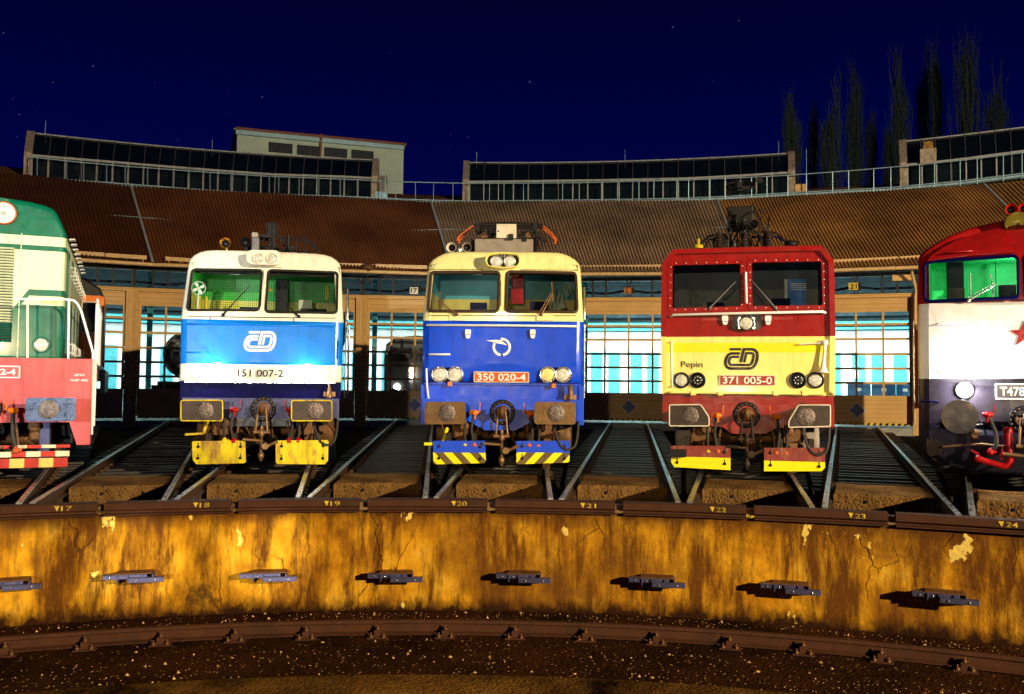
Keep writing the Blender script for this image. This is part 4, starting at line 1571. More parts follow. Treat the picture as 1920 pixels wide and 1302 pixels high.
number_plate(L, 1348.9, 1454, 703, 724.3, '371 005-0', 'plate_red', 'dull_white', 'white_paint', 0.016)
for x, led in ((1278, 0), (1308, 1), (1495.6, 1), (1528.8, 0)):
    u, v = L.F(x, 713.3)
    round_light(L, u, v, L.df(u, v), 0.128, 'black_paint', 'black_paint' if led else 'lens_glass', 0.06, leds=8 if led else 0, ribs=0 if led else 5, rimw=0.2)
# white trumpet horn on the right of the face
P = [L.F3(1497, 646, -0.06), L.F3(1528, 644.5, -0.06), L.F3(1545.8, 643, -0.08)]
mb = MB()
mb.tube(P, 0.012, 6)
mb.lathe(P[-1], (0, -1, 0), [(-0.08, 0.03), (0.0, 0.05), (0.02, 0.04), (0.03, 0)], 12)
Q_ = [L.F3(1546, 645, -0.08), L.F3(1545, 662, -0.09), L.F3(1543.5, 678, -0.10), L.F3(1542.5, 690, -0.10), L.F3(1542, 696, -0.10), L.F3(1541.8, 699.5, -0.10)]
mb.tube(Q_, [0.026, 0.024, 0.030, 0.045, 0.07, 0.098], 16)
mb.build('horn', 'white_paint', L.root)
c, hw = L.c, L.hw
vq = lambda y, d=0.68: L.Q(1402, y, d)[1]
skirt(L, 'ledge', rect(c - hw + 0.16, c + hw - 0.16, vq(739), vq(735)), 0.62, 0.75, 'loco_yellow')
for x in (1300, 1351, 1455, 1509):
    u, v = L.Q(x, 737, 0.64)
    skirt(L, 'step_bracket', rect(u - 0.04, u + 0.04, v - 0.04, v + 0.03), 0.6, 0.7, 'loco_yellow')
skirt(L, 'front_skirt', rect(c - hw + 0.03, c + hw - 0.03, vq(762), vq(741.5)), 0.74, 1.6, 'loco_red')
for y in (746, 750.5, 755):
    skirt(L, 'skirt_rib', rect(c - hw + 0.1, c + hw - 0.05, vq(y + 1.5), vq(y)), 0.72, 0.76, 'loco_red', 0.004)
skirt(L, 'buffer_beam', [(c - hw + 0.03, vq(757)), (c + hw - 0.03, vq(757)), (c + hw - 0.03, vq(799)), L.Q(1457, 802, .65), L.Q(1435.5, 813.6, .65), L.Q(1372, 813.6, .65), L.Q(1355.7, 801, .65), (c - hw + 0.03, vq(794))], 0.64, 0.95, 'loco_red')
for s, q in ((-1, [(1254, 758.6), (1314, 758), (1330, 782), (1330, 800), (1254, 800)]), (1, [(1496.4, 758.6), (1557.7, 759), (1557.7, 801), (1477.4, 802.7), (1477.9, 789.5)])):
    buffer(L, roundpoly(ccw([L.Q(*p, 0) for p in q])[::-1], 0.03, 3), 'dark_buffer', 'dull_white', side=s)
coupler(L, 1.03, 0.64, 'black_metal', 'dark_gear')
hoses_common(L, 'amber', low=0.47)
for s, q in ((-1, [(1258, 836.4), (1369.7, 836.4), (1369.7, 882), (1264.5, 876), (1258.5, 868)]), (1, [(1432.8, 840), (1547, 840), (1547, 877), (1540.7, 884), (1432.5, 884)])):
    P = ccw([L.Q(*p, 0.35) for p in q])
    vm = L.Q(1402, 860 if s < 0 else 863, 0.35)[1]
    plough(L, P, 0.35, [((-3, vm), (3, vm))], ['plough_red', 'pure_yellow'], lambda u, v, vm=vm: 0 if v > vm else 1)
skirt(L, 'plough_step', [L.Q(*p, .3) for p in ((1257, 843), (1287, 843), (1287, 857), (1257, 857))], 0.22, 0.36, 'black_metal')
running_gear(L, [1.75, 4.95, 11.2, 14.4], drum='roof_grey')
long_sides(L, hw, 16.6, 'loco_red', [(4.0 + i * 2.3, 5.2 + i * 2.3, 2.6, 3.1) for i in range(4)] + [(1.35, 1.95, 2.6, 3.2)], 2.2)
zt = ol[3][1]
roof_deck(L, 1.1, zt + 0.02, 1.2, 15.8)
q = lambda x, y, d=2.2: (L.Q(x, y, d)[0], d, L.Q(x, y, d)[1])
mb = MB()
a, b = q(1343, 436), q(1364, 468)
mb.lathe(((a[0] + b[0]) / 2, 2.3, a[2] - 0.1), (0, -1, 0), [(-0.4, 0.115), (0, 0.115), (0.01, 0.09)], 6)
mb.box(a[0], b[0] + 0.03, 2.1, 2.8, b[2], a[2] - 0.15)
mb.box(q(1363, 0)[0], q(1411, 0)[0], 2.2, 2.9, q(0, 468)[2], q(0, 438)[2])
mb.build('air_tank', 'black_metal', L.root, bevel=0.015)
mb = MB()
a, b = q(1388, 404), q(1400, 445)
mb.tube([q(1394, 440), q(1394, 412)], 0.065, 10)
mb.box(q(1383, 0)[0], q(1405, 0)[0], 2.1, 2.5, q(0, 414.5)[2], q(0, 409)[2])
mb.build('mast', 'black_metal', L.root)
jumble(L, 'mast_cabling', 8, q(1380, 0)[0], q(1407, 0)[0], 2.1, 2.4, q(0, 412)[2], q(0, 402.5)[2], 16, 'black_metal', 0.012)
for x in (1371.7, 1412):
    u, _, v = q(x, 426)
    horn(L, (u, 1.9, v), (0, -1, 0), 0.078, 0.4, 'black_metal')
mb = MB()
mb.tube([q(1313.7, 459), q(1328, 444), q(1343, 440)], 0.022, 6, 0)
mb.tube([q(1321, 466), q(1329, 450), q(1343, 447)], 0.016, 6, 0)
mb.tube([q(1408, 436), q(1417, 435.6), q(1448, 435.6), q(1456, 438), q(1475, 454)], 0.022, 6, 0)
mb.tube([q(1408, 444), q(1452, 444), q(1460, 446), q(1476, 456)], 0.018, 6, 1)
for x in (1432, 1443):
    mb.tube([q(x, 444), q(x, 466)], 0.024, 6, 1)
mb.tube([q(1338, 446), q(1339, 466)], 0.024, 6, 0)
mb.build('roof_pipe', ['black_metal', 'navy'], L.root)
u, _, v = q(1310, 464)
mb = MB()
mb.lathe((u, 2.0, v - 0.05), (0, 0, 1), [(0, 0.09), (0.06, 0.09), (0.061, 0.03), (0.17, 0.028), (0.18, 0)], 14)
mb.build('antenna', 'plough_yellow', L.root)
for x in (1396, 1348, 1440):
    u, _, v = q(x, 466)
    insulator(L, (u, 2.05, v), 0.26, 0.075, 5)
mb = MB()
u, _, v = q(1483, 459)
mb.lathe((u, 2.1, v - 0.03), (0, 0, 1), [(0, 0.12), (0.05, 0.12), (0.08, 0.09), (0.09, 0)], 18)
mb.build('roof_vent', 'black_metal', L.root)
jumble(L, 'roof_cabling', 9, q(1363, 0)[0], q(1440, 0)[0], 2.0, 2.2, zt, q(0, 436)[2], 22, 'black_metal', 0.02)
pantograph(L, 3.6, zt, 0.5, 0.85, 0.22, 'black_metal')

# ------------------------------------------------------------------ red, white and black diesel at the right edge
L = A4 = Loco(4, 18.1, 'locomotive', 'red, white and black diesel locomotive with a red star and lit headlight')
L.df = lambda u, v: 0.62 + 0.16 * (u / 1.4) ** 2 + 0.10 * max(0, v - 2.62) + 0.9 * max(0, v - 3.42) ** 1.5
L.c = 0.0


def q4(x, y, e=0.2):
    d = 0.9
    for _ in range(4):
        u, v = L.Q(x, y, d)
        d = L.df(u, v) + e
    return u, v


lf = [q4(1760, 884.6), q4(1723, 843.6), q4(1722.5, 796), q4(1722.5, 710), q4(1721.5, 640), q4(1721.5, 570), q4(1721.5, 492), q4(1723, 485), q4(1726.5, 478.5), q4(1736.6, 468.5), q4(1756, 456), q4(1786, 440), q4(1818, 428.5), q4(1867.7, 417), q4(1903, 411)]
hw = max(-u for u, v in lf)
ol = [(-u, v) for u, v in lf] + lf[::-1]
vr, vwh, vpl = L.F(1800, 567)[1], L.F(1800, 710.5)[1], L.F(1800, 797)[1]
wl = ccw(roundpoly(L.FL([(1733.5, 496), (1745, 491.5), (1903, 480), (1909, 487), (1910, 553), (1906, 558.5), (1742, 566), (1733.5, 562)]), 0.05, 3))
wr = [(-u, v) for u, v in wl][::-1]
body_shell(L, ol, [wl, wr], lambda u, v: 0 if v > vr else (1 if v > vwh else (2 if v > vpl else 3)), [vr, vwh, vpl], 16.0, ['loco_red', 'white_paint', 'plum_grey', 'blue_black'], 0.16)
for w in (wl, wr):
    windscreen(L, w, 'navy', 0.028)


def ex(f):
    f.box(-1.2, 1.2, 1.1, 1.4, 2.5, 2.66, 0)
    a, b = L.Q(1774, 493, 2.0), L.Q(1808, 563, 2.0)
    f.box(a[0], b[0], 2.0, 2.1, b[1], a[1], 0)
    a, b = L.Q(1775, 541, 1.9), L.Q(1809, 566, 1.9)
    f.box(a[0], b[0], 1.9, 2.0, b[1], a[1], 1)
    f.tube([(L.Q(1811, 0, 1.8)[0], 1.8, 2.5), (L.Q(1811, 0, 1.8)[0], 1.8, 3.4)], 0.015, 6, 2)
    a, b = L.Q(1872, 535, 1.6), L.Q(1906, 562, 1.6)
    f.box(a[0], b[0], 1.6, 1.7, b[1], a[1], 0)
    a, b = L.Q(1866, 482, 2.2), L.Q(1868.5, 556, 2.2)
    f.box(a[0], b[0], 2.2, 2.3, b[1], a[1], 0)


cab_interior(L, -1.28, 1.28, 2.45, 3.62, 1.02, 2.6, 'cab_emerald', ex, ('desk_black', 'brown_rubber', 'dull_white', 'plough_yellow'))
for (Lx, pos, en) in ((A4, (0.0, 1.6, 3.35), 26), (A1, (-0.6, 1.45, 3.38), 9), (A2, (-0.5, 1.5, 3.40), 4)):  # fill lights added in the two blue cabs to brighten their insides
    cl_ = lamp('cab_light_and_fill', 'POINT', pos, en, (1.0, 0.95, 0.8), 0.08)
    cl_.parent = Lx.root
wiper(L, (1817, 563.5), (1868, 534), ((1858, 515), (1862, 558)), 'silver', True)
handrail(L, [L.F3(1770, 476.5, -0.05), L.F3(1790, 474, -0.06), L.F3(1824, 471.5, -0.05)], 0.014, 'loco_red')
mb = MB()
mb.tube([L.F3(1740, 489, -0.04), L.F3(1810, 480, -0.05), L.F3(1905, 473, -0.05)], 0.016, 6)
mb.build('rain_strip', 'loco_red', L.root)
handrail(L, [L.F3(1757, 607.5, -0.05), L.F3(1765, 607, -0.05), L.F3(1822, 608, -0.03)], 0.012, 'white_paint')
handrail(L, [L.F3(1764, 702.5, -0.04), L.F3(1774, 702.5, -0.04)], 0.012, 'white_paint')
handrail(L, [L.F3(1727, 753, -0.04), L.F3(1760, 754, -0.05)], 0.014, 'navy')
# red star (whole star, its left half in view)
u, v = L.F(1921, 627)
R = 0.205
sp = [(u + (R if i % 2 == 0 else R * 0.40) * cos(pi / 2 + i * pi / 5), v + (R if i % 2 == 0 else R * 0.40) * sin(pi / 2 + i * pi / 5)) for i in range(10)]
mb = MB()
mb.plate(sp, lambda u, v: L.df(u, v) - 0.022, lambda u, v: L.df(u, v) + 0.01)
mb.build('star', 'bright_red', L.root)
# headlights, the near one lit
for x, s in ((1808.8, 1),):
    u, v = L.F(x, 732)
    for sg in (1, -1):
        round_light(L, sg * u, v, L.df(u, v), 0.125, 'plum_grey', 'headlamp_glow', 0.05, rimw=0.14)
        gl = lamp('headlight_glow', 'POINT', (0, 0, 0), 85, (0.93, 0.96, 1.0), 0.06)
        gl.parent = L.root
        gl.location = (sg * u, L.df(u, v) - 0.20, v + 0.03)
a, b = L.F(1865.7, 719), L.F(1866, 748.8)
w = -a[0] * 2
y = L.df(0, 1.4)
ux = a[0]
mb = MB()
mb.plate(rect(ux, 0.62, b[1], a[1]), y - 0.03, y + 0.06, 1)
mb.plate(rect(ux + 0.022, 0.598, b[1] + 0.022, a[1] - 0.022), y - 0.034, y - 0.028, 0)
npl = mb.build('number_plate', ['plum_grey', 'white_paint'], L.root)
u0, v1 = L.Q(1875, 725.5, y - 0.03)
u1, v0 = L.Q(1921.5, 743, y - 0.03)
lettering('lettering', 'T478', npl, 'white_paint', u0, u1, v0, v1, y - 0.034, 0.012)
for s in (-1, 1):
    v = L.Q(1800, 781.7, 0)[1]
    buffer(L, circ(s * 0.868, v, 0.25, 32), 'oiled_buffer', None, side=s, boss=False)
# brake taps, pipes and the red heating hose
hose(L, [L.Q(1851.7, 778, .45)[:1] + (0.45,) + L.Q(1851.7, 778, .45)[1:], (L.Q(1853, 0, .4)[0], 0.40, 0.85), (L.Q(1854, 0, .4)[0], 0.38, 0.65), (L.Q(1857, 845, .4)[0], 0.40, L.Q(1857, 845, .4)[1])], 'bright_red', 0.03)
hose(L, [L.Q(1916, 778, .45)[:1] + (0.45,) + L.Q(1916, 778, .45)[1:], (L.Q(1917, 0, .4)[0], 0.40, 0.85), (L.Q(1917, 0, .4)[0], 0.38, 0.65), (L.Q(1915, 840, .4)[0], 0.40, L.Q(1915, 840, .4)[1])], 'dark_gear', 0.03)
q = lambda x, y, d=0.42: (L.Q(x, y, d)[0], d, L.Q(x, y, d)[1])
mb = MB()
mb.lathe(q(1889.5, 804, .5), (0, 0, -1), [(-0.02, 0.05), (0, 0.07), (0.05, 0.075), (0.10, 0.06), (0.14, 0.07), (0.18, 0.065)], 14)
mb.tube([q(1889.5, 812), q(1891, 835), q(1894, 852), q(1894.5, 864), q(1890, 872), q(1884, 874.5), q(1870, 871.5), q(1850, 866), q(1831, 860)], [0.055, 0.055, 0.055, 0.055, 0.055, 0.05, 0.048, 0.046, 0.05], 10)
mb.lathe(q(1834, 861), (-1, 0, 0.25), [(0, 0.06), (0.04, 0.06), (0.05, 0.03), (0.06, 0)], 10)
mb.bar(q(1831, 858), q(1836, 853), 0.04, 0.04)
mb.bar(q(1836, 853), q(1821, 844), 0.03, 0.03)
mb.tube([q(1880, 838), q(1877, 862)], 0.02, 6)
mb.build('heating_pipe', 'bright_red', L.root)
handrail(L, [q(1824, 797, 0.6), q(1841, 796, 0.6)], 0.014, 'silver')
coupler(L, 1.03, 0.62)
mb = MB()
mb.tube([L.F3(1768, 838, -0.02), L.F3(1800, 835, -0.02), L.F3(1840, 833, -0.02), L.F3(1890, 838, -0.02)], 0.022, 6)
mb.build('air_line', 'chain_steel', L.root)
# worn, rusty foot plate at the lower left corner
mb = MB()
mb.plate(ccw(L.FL([(1737, 823), (1768, 829), (1767, 848), (1754, 866), (1738, 850)])), lambda u, v: L.df(u, v) - 0.012, lambda u, v: L.df(u, v) + 0.01)
mb.build('foot_plate', 'dark_gear', L.root)
skirt(L, 'step_hole', L.FL([(1764, 862), (1781.5, 863), (1781.5, 872.5), (1764, 871.5)]), 0.74 - 0.02, 0.8, 'black_metal', 0.0)
# roof headlamp and horns
u, v = L.Q(1908.6, 419.5, 1.15)
mb = MB()
mb.lathe((u, 1.15, v), (0, 1, 0), [(-0.02, 0.185), (0.0, 0.195), (0.02, 0.185), (0.07, 0.18), (0.08, 0.20), (0.38, 0.20), (0.40, 0.19), (0.55, 0.16), (0.6, 0.05)], 32, 0, False, True)
hl = mb.build('headlight', 'loco_red', L.root)
mb = MB()
mb.lathe((u, 1.15, v), (0, 1, 0), [(-0.012, 0.182), (0.02, 0.165), (0.06, 0.13), (0.09, 0.08), (0.10, 0.03), (0.10, 0.0)], 32, 0, False, False)
mb.lathe((u, 1.15, v), (0, 1, 0), [(0.10, 0.028), (0.02, 0.03), (0.0, 0.02), (-0.005, 0.0)], 16, 1, False, False)
mb.build('reflector', ['gold_reflector', 'silver'], hl)
mb = MB()
mb.face(mb.add([(u + 0.18 * cos(t), 1.135, v + 0.18 * sin(t)) for t in np.linspace(0, 2 * pi, 33)[:-1]]))
mb.build('lens', 'windscreen_glass', hl)
mb = MB()
for i in range(20):
    t = 2 * pi * i / 20
    mb.bar((u + 0.2 * cos(t), 1.25, v + 0.2 * sin(t)), (u + 0.2 * cos(t), 1.52, v + 0.2 * sin(t)), 0.018, 0.018)
mb.build('cooling_rib', 'loco_red', hl)
skirt(L, 'headlight_foot', rect(u - 0.15, u + 0.15, v - 0.28, v - 0.1), 1.2, 1.6, 'loco_red')
for x, y in ((1896, 392.5), (1921, 391)):
    uu, vv = L.Q(x, y, 1.6)
    horn(L, (uu, 1.6, vv), (0.1, -1, 0), 0.09, 0.4, 'bright_red')
for s in (-1, 1):
    for yy in (1.4, 2.2):
        mb = MB()
        mb.tube([(s * (hw + 0.06), yy, 1.15), (s * (hw + 0.06), yy, 2.5)], 0.022, 6)
        mb.build('door_handrail', 'loco_red', L.root)
running_gear(L, [2.2, 4.6, 11.4, 13.8], drums=False)
long_sides(L, hw, 16.0, 'white_paint', [(4.0 + i * 2.3, 5.0 + i * 2.3, 2.6, 3.1) for i in range(4)], 1.45)

# ------------------------------------------------------------------ green bonnet shunter at the left edge
L = A5 = Loco(-4, 17.75, 'locomotive', 'green and cream diesel shunter with pale red buffer beam and white railings')
L.df = lambda u, v: 1.35
L.c = 0.0
ED = 0.09


def q5(x, y, d=1.35 + ED):
    return L.Q(x, y, d)


MATS['navy'].node_tree.nodes['Principled BSDF'].inputs['Specular IOR Level'].default_value = 0.05
rt_ = [q5(116.5, 690), q5(116.5, 600), q5(117, 520), q5(117, 440), q5(114, 415), q5(108, 402), q5(100, 392.5), q5(86, 386.5), q5(60, 379.5), q5(30, 374.5), q5(0, 372)]
hw = rt_[0][0]
rt_ = [(min(hw, u) if i > 3 else hw, v) for i, (u, v) in enumerate(rt_)]
vdeck = L.Q(60, 671.5, 0.65)[1]
rt_[0] = (hw, vdeck - 0.05)
ol = rt_ + [(-u, v) for u, v in rt_[::-1]]
Z = lambda y, x=70: L.F(x, y)[1]
b1, b2, b3, b4 = Z(443), Z(460.5), Z(470), Z(543)
pA = L.FL([(-25, 617), (0, 608), (54, 542.5)])
k1 = pA[2]
slope = (pA[2][1] - pA[1][1]) / (pA[2][0] - pA[1][0])
cs = L.FL([(40, 571), (55, 554.5), (114, 554.5), (114, 571)])
c_top, c_bot = cs[1][1], cs[0][1]


def zn(u, v):
    u = abs(u)
    if v > b1:
        return 0
    if v > b2:
        return 1
    if v > b3:
        return 0
    if c_bot < v < c_top and u > cs[0][0] + (v - c_bot) * (cs[1][0] - cs[0][0]) / (c_top - c_bot):
        return 1
    if v < b4 and v < k1[1] + slope * (u - k1[0]):
        return 0
    return 1


lines = []
for s in (-1, 1):
    lines += [((s * k1[0], k1[1]), (s * (k1[0] - 0.75), k1[1] - slope * 0.75)), ((s * cs[0][0], c_bot), (s * cs[1][0], c_top)), ((s * cs[0][0], c_bot), (s * hw, c_bot)), ((s * cs[1][0], c_top), (s * hw, c_top))]
body_shell(L, ol, [], zn, [b1, b2, b3, b4, c_top, c_bot], 7.6, ['green_paint', 'pale_green'], ED, lines=lines, name='bonnet')
# seams of the front doors
mb = MB()
for s in (-1, 1):
    a, b = L.F(40, 455), L.F(36, 560)
    u = s * a[0]
    mb.box(u - 0.006, u + 0.006, 1.342, 1.36, vdeck, a[1] + 0.15)
    for v in (vdeck + 0.25, a[1] - 0.4):
        mb.lathe((u, 1.34, v), (0, 0, 1), [(-0.05, 0.014), (0.05, 0.014)], 8)
mb.build('door_hinge', 'pale_green', L.root)
# radiator grille
gx = L.F(26, 500)[0]
gv1, gv0 = Z(466, 10), Z(640, 10)
mb = MB()
n = 34
vdiag = Z(606, 5)
for i in range(n):
    v = gv0 + (gv1 - gv0) * i / (n - 1)
    mb.obox((0, 1.335, v), (gx, 0, 0), (0, 0.016, -0.010), (0, 0.002, 0.004), 0 if v > vdiag else 1)
mb.build('radiator_grille', ['pale_green', 'green_paint'], L.root)
mb = MB()
mb.box(-gx, gx, 1.346, 1.352, gv0, gv1)
mb.build('grille_backing', 'black_metal', L.root)
# lamps
for s in (1, -1):
    u, v = L.F(77.4, 647)
    round_light(L, s * u, v, 1.35, 0.125, 'green_paint', 'lens_glass', 0.05, ribs=4, rimw=0.14)
u, v = L.Q(7, 399.5, 1.3)
mb = MB()
mb.lathe((0 if abs(u) > 9 else u, 1.36, v), (0, -1, 0), [(-0.1, 0.16), (0.03, 0.175), (0.05, 0.185), (0.07, 0.185), (0.075, 0.165)], 32, 0, False, False)
hl = mb.build('headlight', 'orange_red', L.root)
mb = MB()
mb.lathe((u, 1.36, v), (0, -1, 0), [(0.075, 0.168), (0.055, 0.15), (0.035, 0.11), (0.025, 0.06), (0.02, 0.0)], 32, 0, False, False)
mb.lathe((u, 1.36, v), (0, -1, 0), [(0.02, 0.03), (0.06, 0.03), (0.07, 0.0)], 16, 1, False, False)
mb.build('reflector', ['white_paint', 'lens_glass'], hl)
mb = MB()
mb.face(mb.add([(u + 0.166 * cos(t), 1.285, v + 0.166 * sin(t)) for t in np.linspace(0, 2 * pi, 33)[:-1]]))
mb.build('lens', 'windscreen_glass', hl)
# side doors with louvres, clips and grab handles
for s in (1, -1):
    mb = MB()
    hb = MB()
    lb = MB()
    for i in range(9):
        d = 1.75 + i * 0.64
        x = s * (hw + 0.004)
        x2 = s * (hw + 0.028)
        mb.box(min(x, x2), max(x, x2), d, d + 0.58, vdeck + 0.1, b2, 0 if i % 2 else 1)
        for zz in (vdeck + 0.3, b3 - 0.15):
            hb.tube([(s * (hw + 0.02), d + 0.52, zz), (s * (hw + 0.11), d + 0.52, zz), (s * (hw + 0.11), d + 0.52, zz - 0.14), (s * (hw + 0.02), d + 0.52, zz - 0.14)], 0.011, 6)
        for j in range(14):
            v = b4 - 0.05 + j * (b3 - b4) / 14
            lb.obox((s * (hw + 0.035), d + 0.29, v), (0.010, 0, 0.012), (0, 0.22, 0), (0.002, 0, 0.003))
        hb.tube([(s * (hw + 0.02), d + 0.1, b1 + 0.05), (s * (hw + 0.10), d + 0.1, b1 + 0.06), (s * (hw + 0.10), d + 0.3, b1 + 0.06), (s * (hw + 0.02), d + 0.3, b1 + 0.05)], 0.012, 6)
    o = mb.build('engine_door', ['pale_green', 'green_paint'], L.root, bevel=0.006)
    hb.build('door_handle', 'white_paint', o)
    lb.build('louvre', 'pale_green', o)
# platform, buffer beam, steps
bw = L.Q(171, 750, 0.65)[0]
vb0 = L.Q(60, 788, 0.65)[1]
mb = MB()
mb.box(-bw, bw, 0.66, 13.4, vdeck - 0.10, vdeck)
mb.build('running_board', 'faded_red', L.root)
mb = MB()
e0, e1 = L.Q(130, 792, 0.65), L.Q(144, 834.6, 0.65)
P = [(-bw, e1[1]), (-e1[0], e1[1]), (-e0[0], e0[1]), (e0[0], e0[1]), (e1[0], e1[1]), (bw, e1[1]), (bw, vdeck - 0.08), (bw - 0.04, vdeck - 0.02), (-bw + 0.04, vdeck - 0.02), (-bw, vdeck - 0.08)]
mb.plate(P, 0.64, 0.72)
mb.build('buffer_beam', 'faded_red', L.root, bevel=0.012)
mb = MB()
mb.box(-bw, -bw + 0.03, 0.70, 1.3, e1[1], vdeck - 0.1)
mb.box(bw - 0.03, bw, 0.70, 1.3, e1[1], vdeck - 0.1)
mb.box(-bw, bw, 0.72, 13.3, vdeck - 0.35, vdeck - 0.12)
mb.build('frame_side', 'faded_red', L.root)
for s, x0, x1 in ((1, 48, 141.7),):
    a, b = L.Q(48, 745.8, 0), L.Q(141.7, 790, 0)
    for s in (1, -1):
        P = rect(a[0], b[0], b[1], a[1])
        if s < 0:
            P = [(-u, v) for u, v in P]
        buffer(L, roundpoly(ccw(P), 0.05, 3), 'blue_buffer', None, side=s, boss=True)
a, b = L.Q(-60, 685, 0.62), L.Q(37.5, 709.5, 0.62)
mb = MB()
mb.plate(roundpoly(rect(a[0], b[0], b[1], a[1]), 0.012, 2), 0.60, 0.66, 1)
mb.plate(rect(a[0] + 0.018, b[0] - 0.018, b[1] + 0.018, a[1] - 0.018), 0.596, 0.602, 0)
o = mb.build('number_plate', ['faded_red', 'white_paint'], L.root)
u0, v1 = L.Q(0.5, 691.5, 0.6)
u1, v0 = L.Q(29, 703.5, 0.6)
lettering('lettering', '2-4', o, 'white_paint', u0, u1, v0, v1, 0.596, 0.03)
for txt, x0, x1, y0, y1 in (('LKP CO', 139.7, 158.7, 701.3, 705.5), ('PLAST. MAZ.', 132.8, 165.7, 711.2, 715.3)):
    u0, v1 = L.Q(x0, y0, 0.64)
    u1, v0 = L.Q(x1, y1, 0.64)
    lettering('stencil', txt, L.root, 'white_paint', u0, u1, v0, v1, 0.637, 0.02, 0.002)
hose(L, [(L.Q(25, 770, .5)[0], 0.5, L.Q(25, 770, .5)[1]), (L.Q(24, 790, .45)[0], 0.45, L.Q(24, 790, .45)[1]), (L.Q(24, 815, .42)[0], 0.42, L.Q(24, 815, .42)[1]), (L.Q(30, 842, .4)[0], 0.40, L.Q(30, 842, .4)[1])], 'amber', 0.03)
coupler(L, 1.03, 0.64)
mb = MB()
a, b = L.Q(75, 790, 0.75), L.Q(93, 835, 0.75)
for s in (1, -1):
    mb.box(min(s * a[0], s * b[0]), max(s * a[0], s * b[0]), 0.72, 0.9, L.Q(0, 866, .7)[1], a[1] + 0.1)
mb.build('guard_iron', 'beam_violet', L.root, bevel=0.01)
for y0, y1, xr, d in ((833.6, 839.6, 131.6, 0.55), (845.6, 855.6, 130, 0.42), (858.6, 875.6, 126.5, 0.32)):
    a, b = L.Q(xr, y0, d), L.Q(xr, y1, d)
    bwid = abs(L.Q(28, 850, d)[0] - L.Q(0, 850, d)[0])
    mb = MB()
    i = 0
    u = b[0]
    flip = {833.6: 0, 845.6: 1, 858.6: 0}[y0]
    while u > -b[0] + 0.01:
        u2 = max(-b[0], u - bwid)
        mb.box(u2, u, d, d + 0.05, b[1], a[1], (i + flip) % 2)
        u = u2
        i += 1
    mb.build('striped_guard', ['stripe_red', 'stripe_white' if y0 < 850 else 'stripe_yellow'], L.root)
# white railings on the platform
d = 0.72
q = lambda x, y, d=0.72: (L.Q(x, y, d)[0], d, L.Q(x, y, d)[1])
for s in (1, -1):
    mb = MB()
    X = lambda p: (s * p[0], p[1], p[2])
    mb.tube([X((0.30, d, q(20, 561)[2])), X(q(90, 561)), X(q(130, 562)), X(q(139, 564)), X(q(146, 571)), X(q(152, 583)), X(q(173, 656)), X(q(174.5, 664)), X(q(174.5, 700)), X(q(172, 815))], 0.019, 8)
    mb.tube([X(q(51.6, 561)), X(q(51.6, 672))], 0.018, 8)
    mb.tube([X(q(129, 562)), X(q(128, 673))], 0.017, 8)
    mb.build('railing', 'white_paint', L.root)
    mb = MB()
    x = s * (bw + 0.03)
    mb.tube([(x, 1.25, 0.75), (x, 1.25, vdeck + 0.85), (x, 1.40, vdeck + 1.0), (x, 5.9, vdeck + 1.0)], 0.024, 8)
    for yy in (2.2, 3.2, 4.2, 5.2, 5.9):
        mb.tube([(x, yy, vdeck - 0.05), (x, yy, vdeck + 1.0)], 0.02, 7)
    mb.build('railing', 'white_paint', L.root)
# cab behind the bonnet
cz = vdeck + 2.15
cw = bw + 0.04
L.df = lambda u, v: 7.6 + 0.05 * max(0, v - vdeck - 1.0)
co = [(cw, vdeck), (cw, vdeck + 1.55), (cw - 0.1, vdeck + 1.78), (cw - 0.4, vdeck + 1.98), (cw - 0.9, vdeck + 2.12), (0, vdeck + 2.18)]
co = co + [(-u, v) for u, v in co[:-1][::-1]]
w0 = hw + 0.04
wh = [roundpoly([(w0, vdeck + 0.75), (cw - 0.12, vdeck + 0.75), (cw - 0.12, vdeck + 1.45), (w0, vdeck + 1.45)], 0.05, 3)]
wh.append([(-u, v) for u, v in wh[0]][::-1])
body_shell(L, co, wh, lambda u, v: 1 if v > vdeck + 1.6 else 0, [vdeck + 1.6], 10.4, ['amber', 'black_paint'], 0.05, name='cab')  # amber wall colour stands in for orange light on the cab front
for w in wh:
    windscreen(L, w, 'dull_white', 0.018)
cab_interior(L, -cw + 0.05, cw - 0.05, vdeck + 0.1, vdeck + 1.7, 8.3, 10.2, 'cab_navy')
for s in (1, -1):
    mb = MB()
    for i in range(5):
        mb.box(min(s * (cw - 0.02), s * (cw + 0.08)), max(s * (cw - 0.02), s * (cw + 0.08)), 6.3 + i * 1.3, 7.4 + i * 1.3, vdeck - 0.62, vdeck - 0.1)
    mb.build('battery_box', 'side_grey', L.root, bevel=0.02)
running_gear(L, [2.3, 4.7, 9.0, 11.4], 0.5, drums=False)

# ------------------------------------------------------------------ ground
def annulus(mb, r0, r1, z0, z1, a0, a1, n, m=0):
    A = [pol(r0, a0 + (a1 - a0) * i / n, z0) for i in range(n + 1)]
    B = [pol(r1, a0 + (a1 - a0) * i / n, z1) for i in range(n + 1)]
    mb.rings([A, B], m, False, smooth=False)


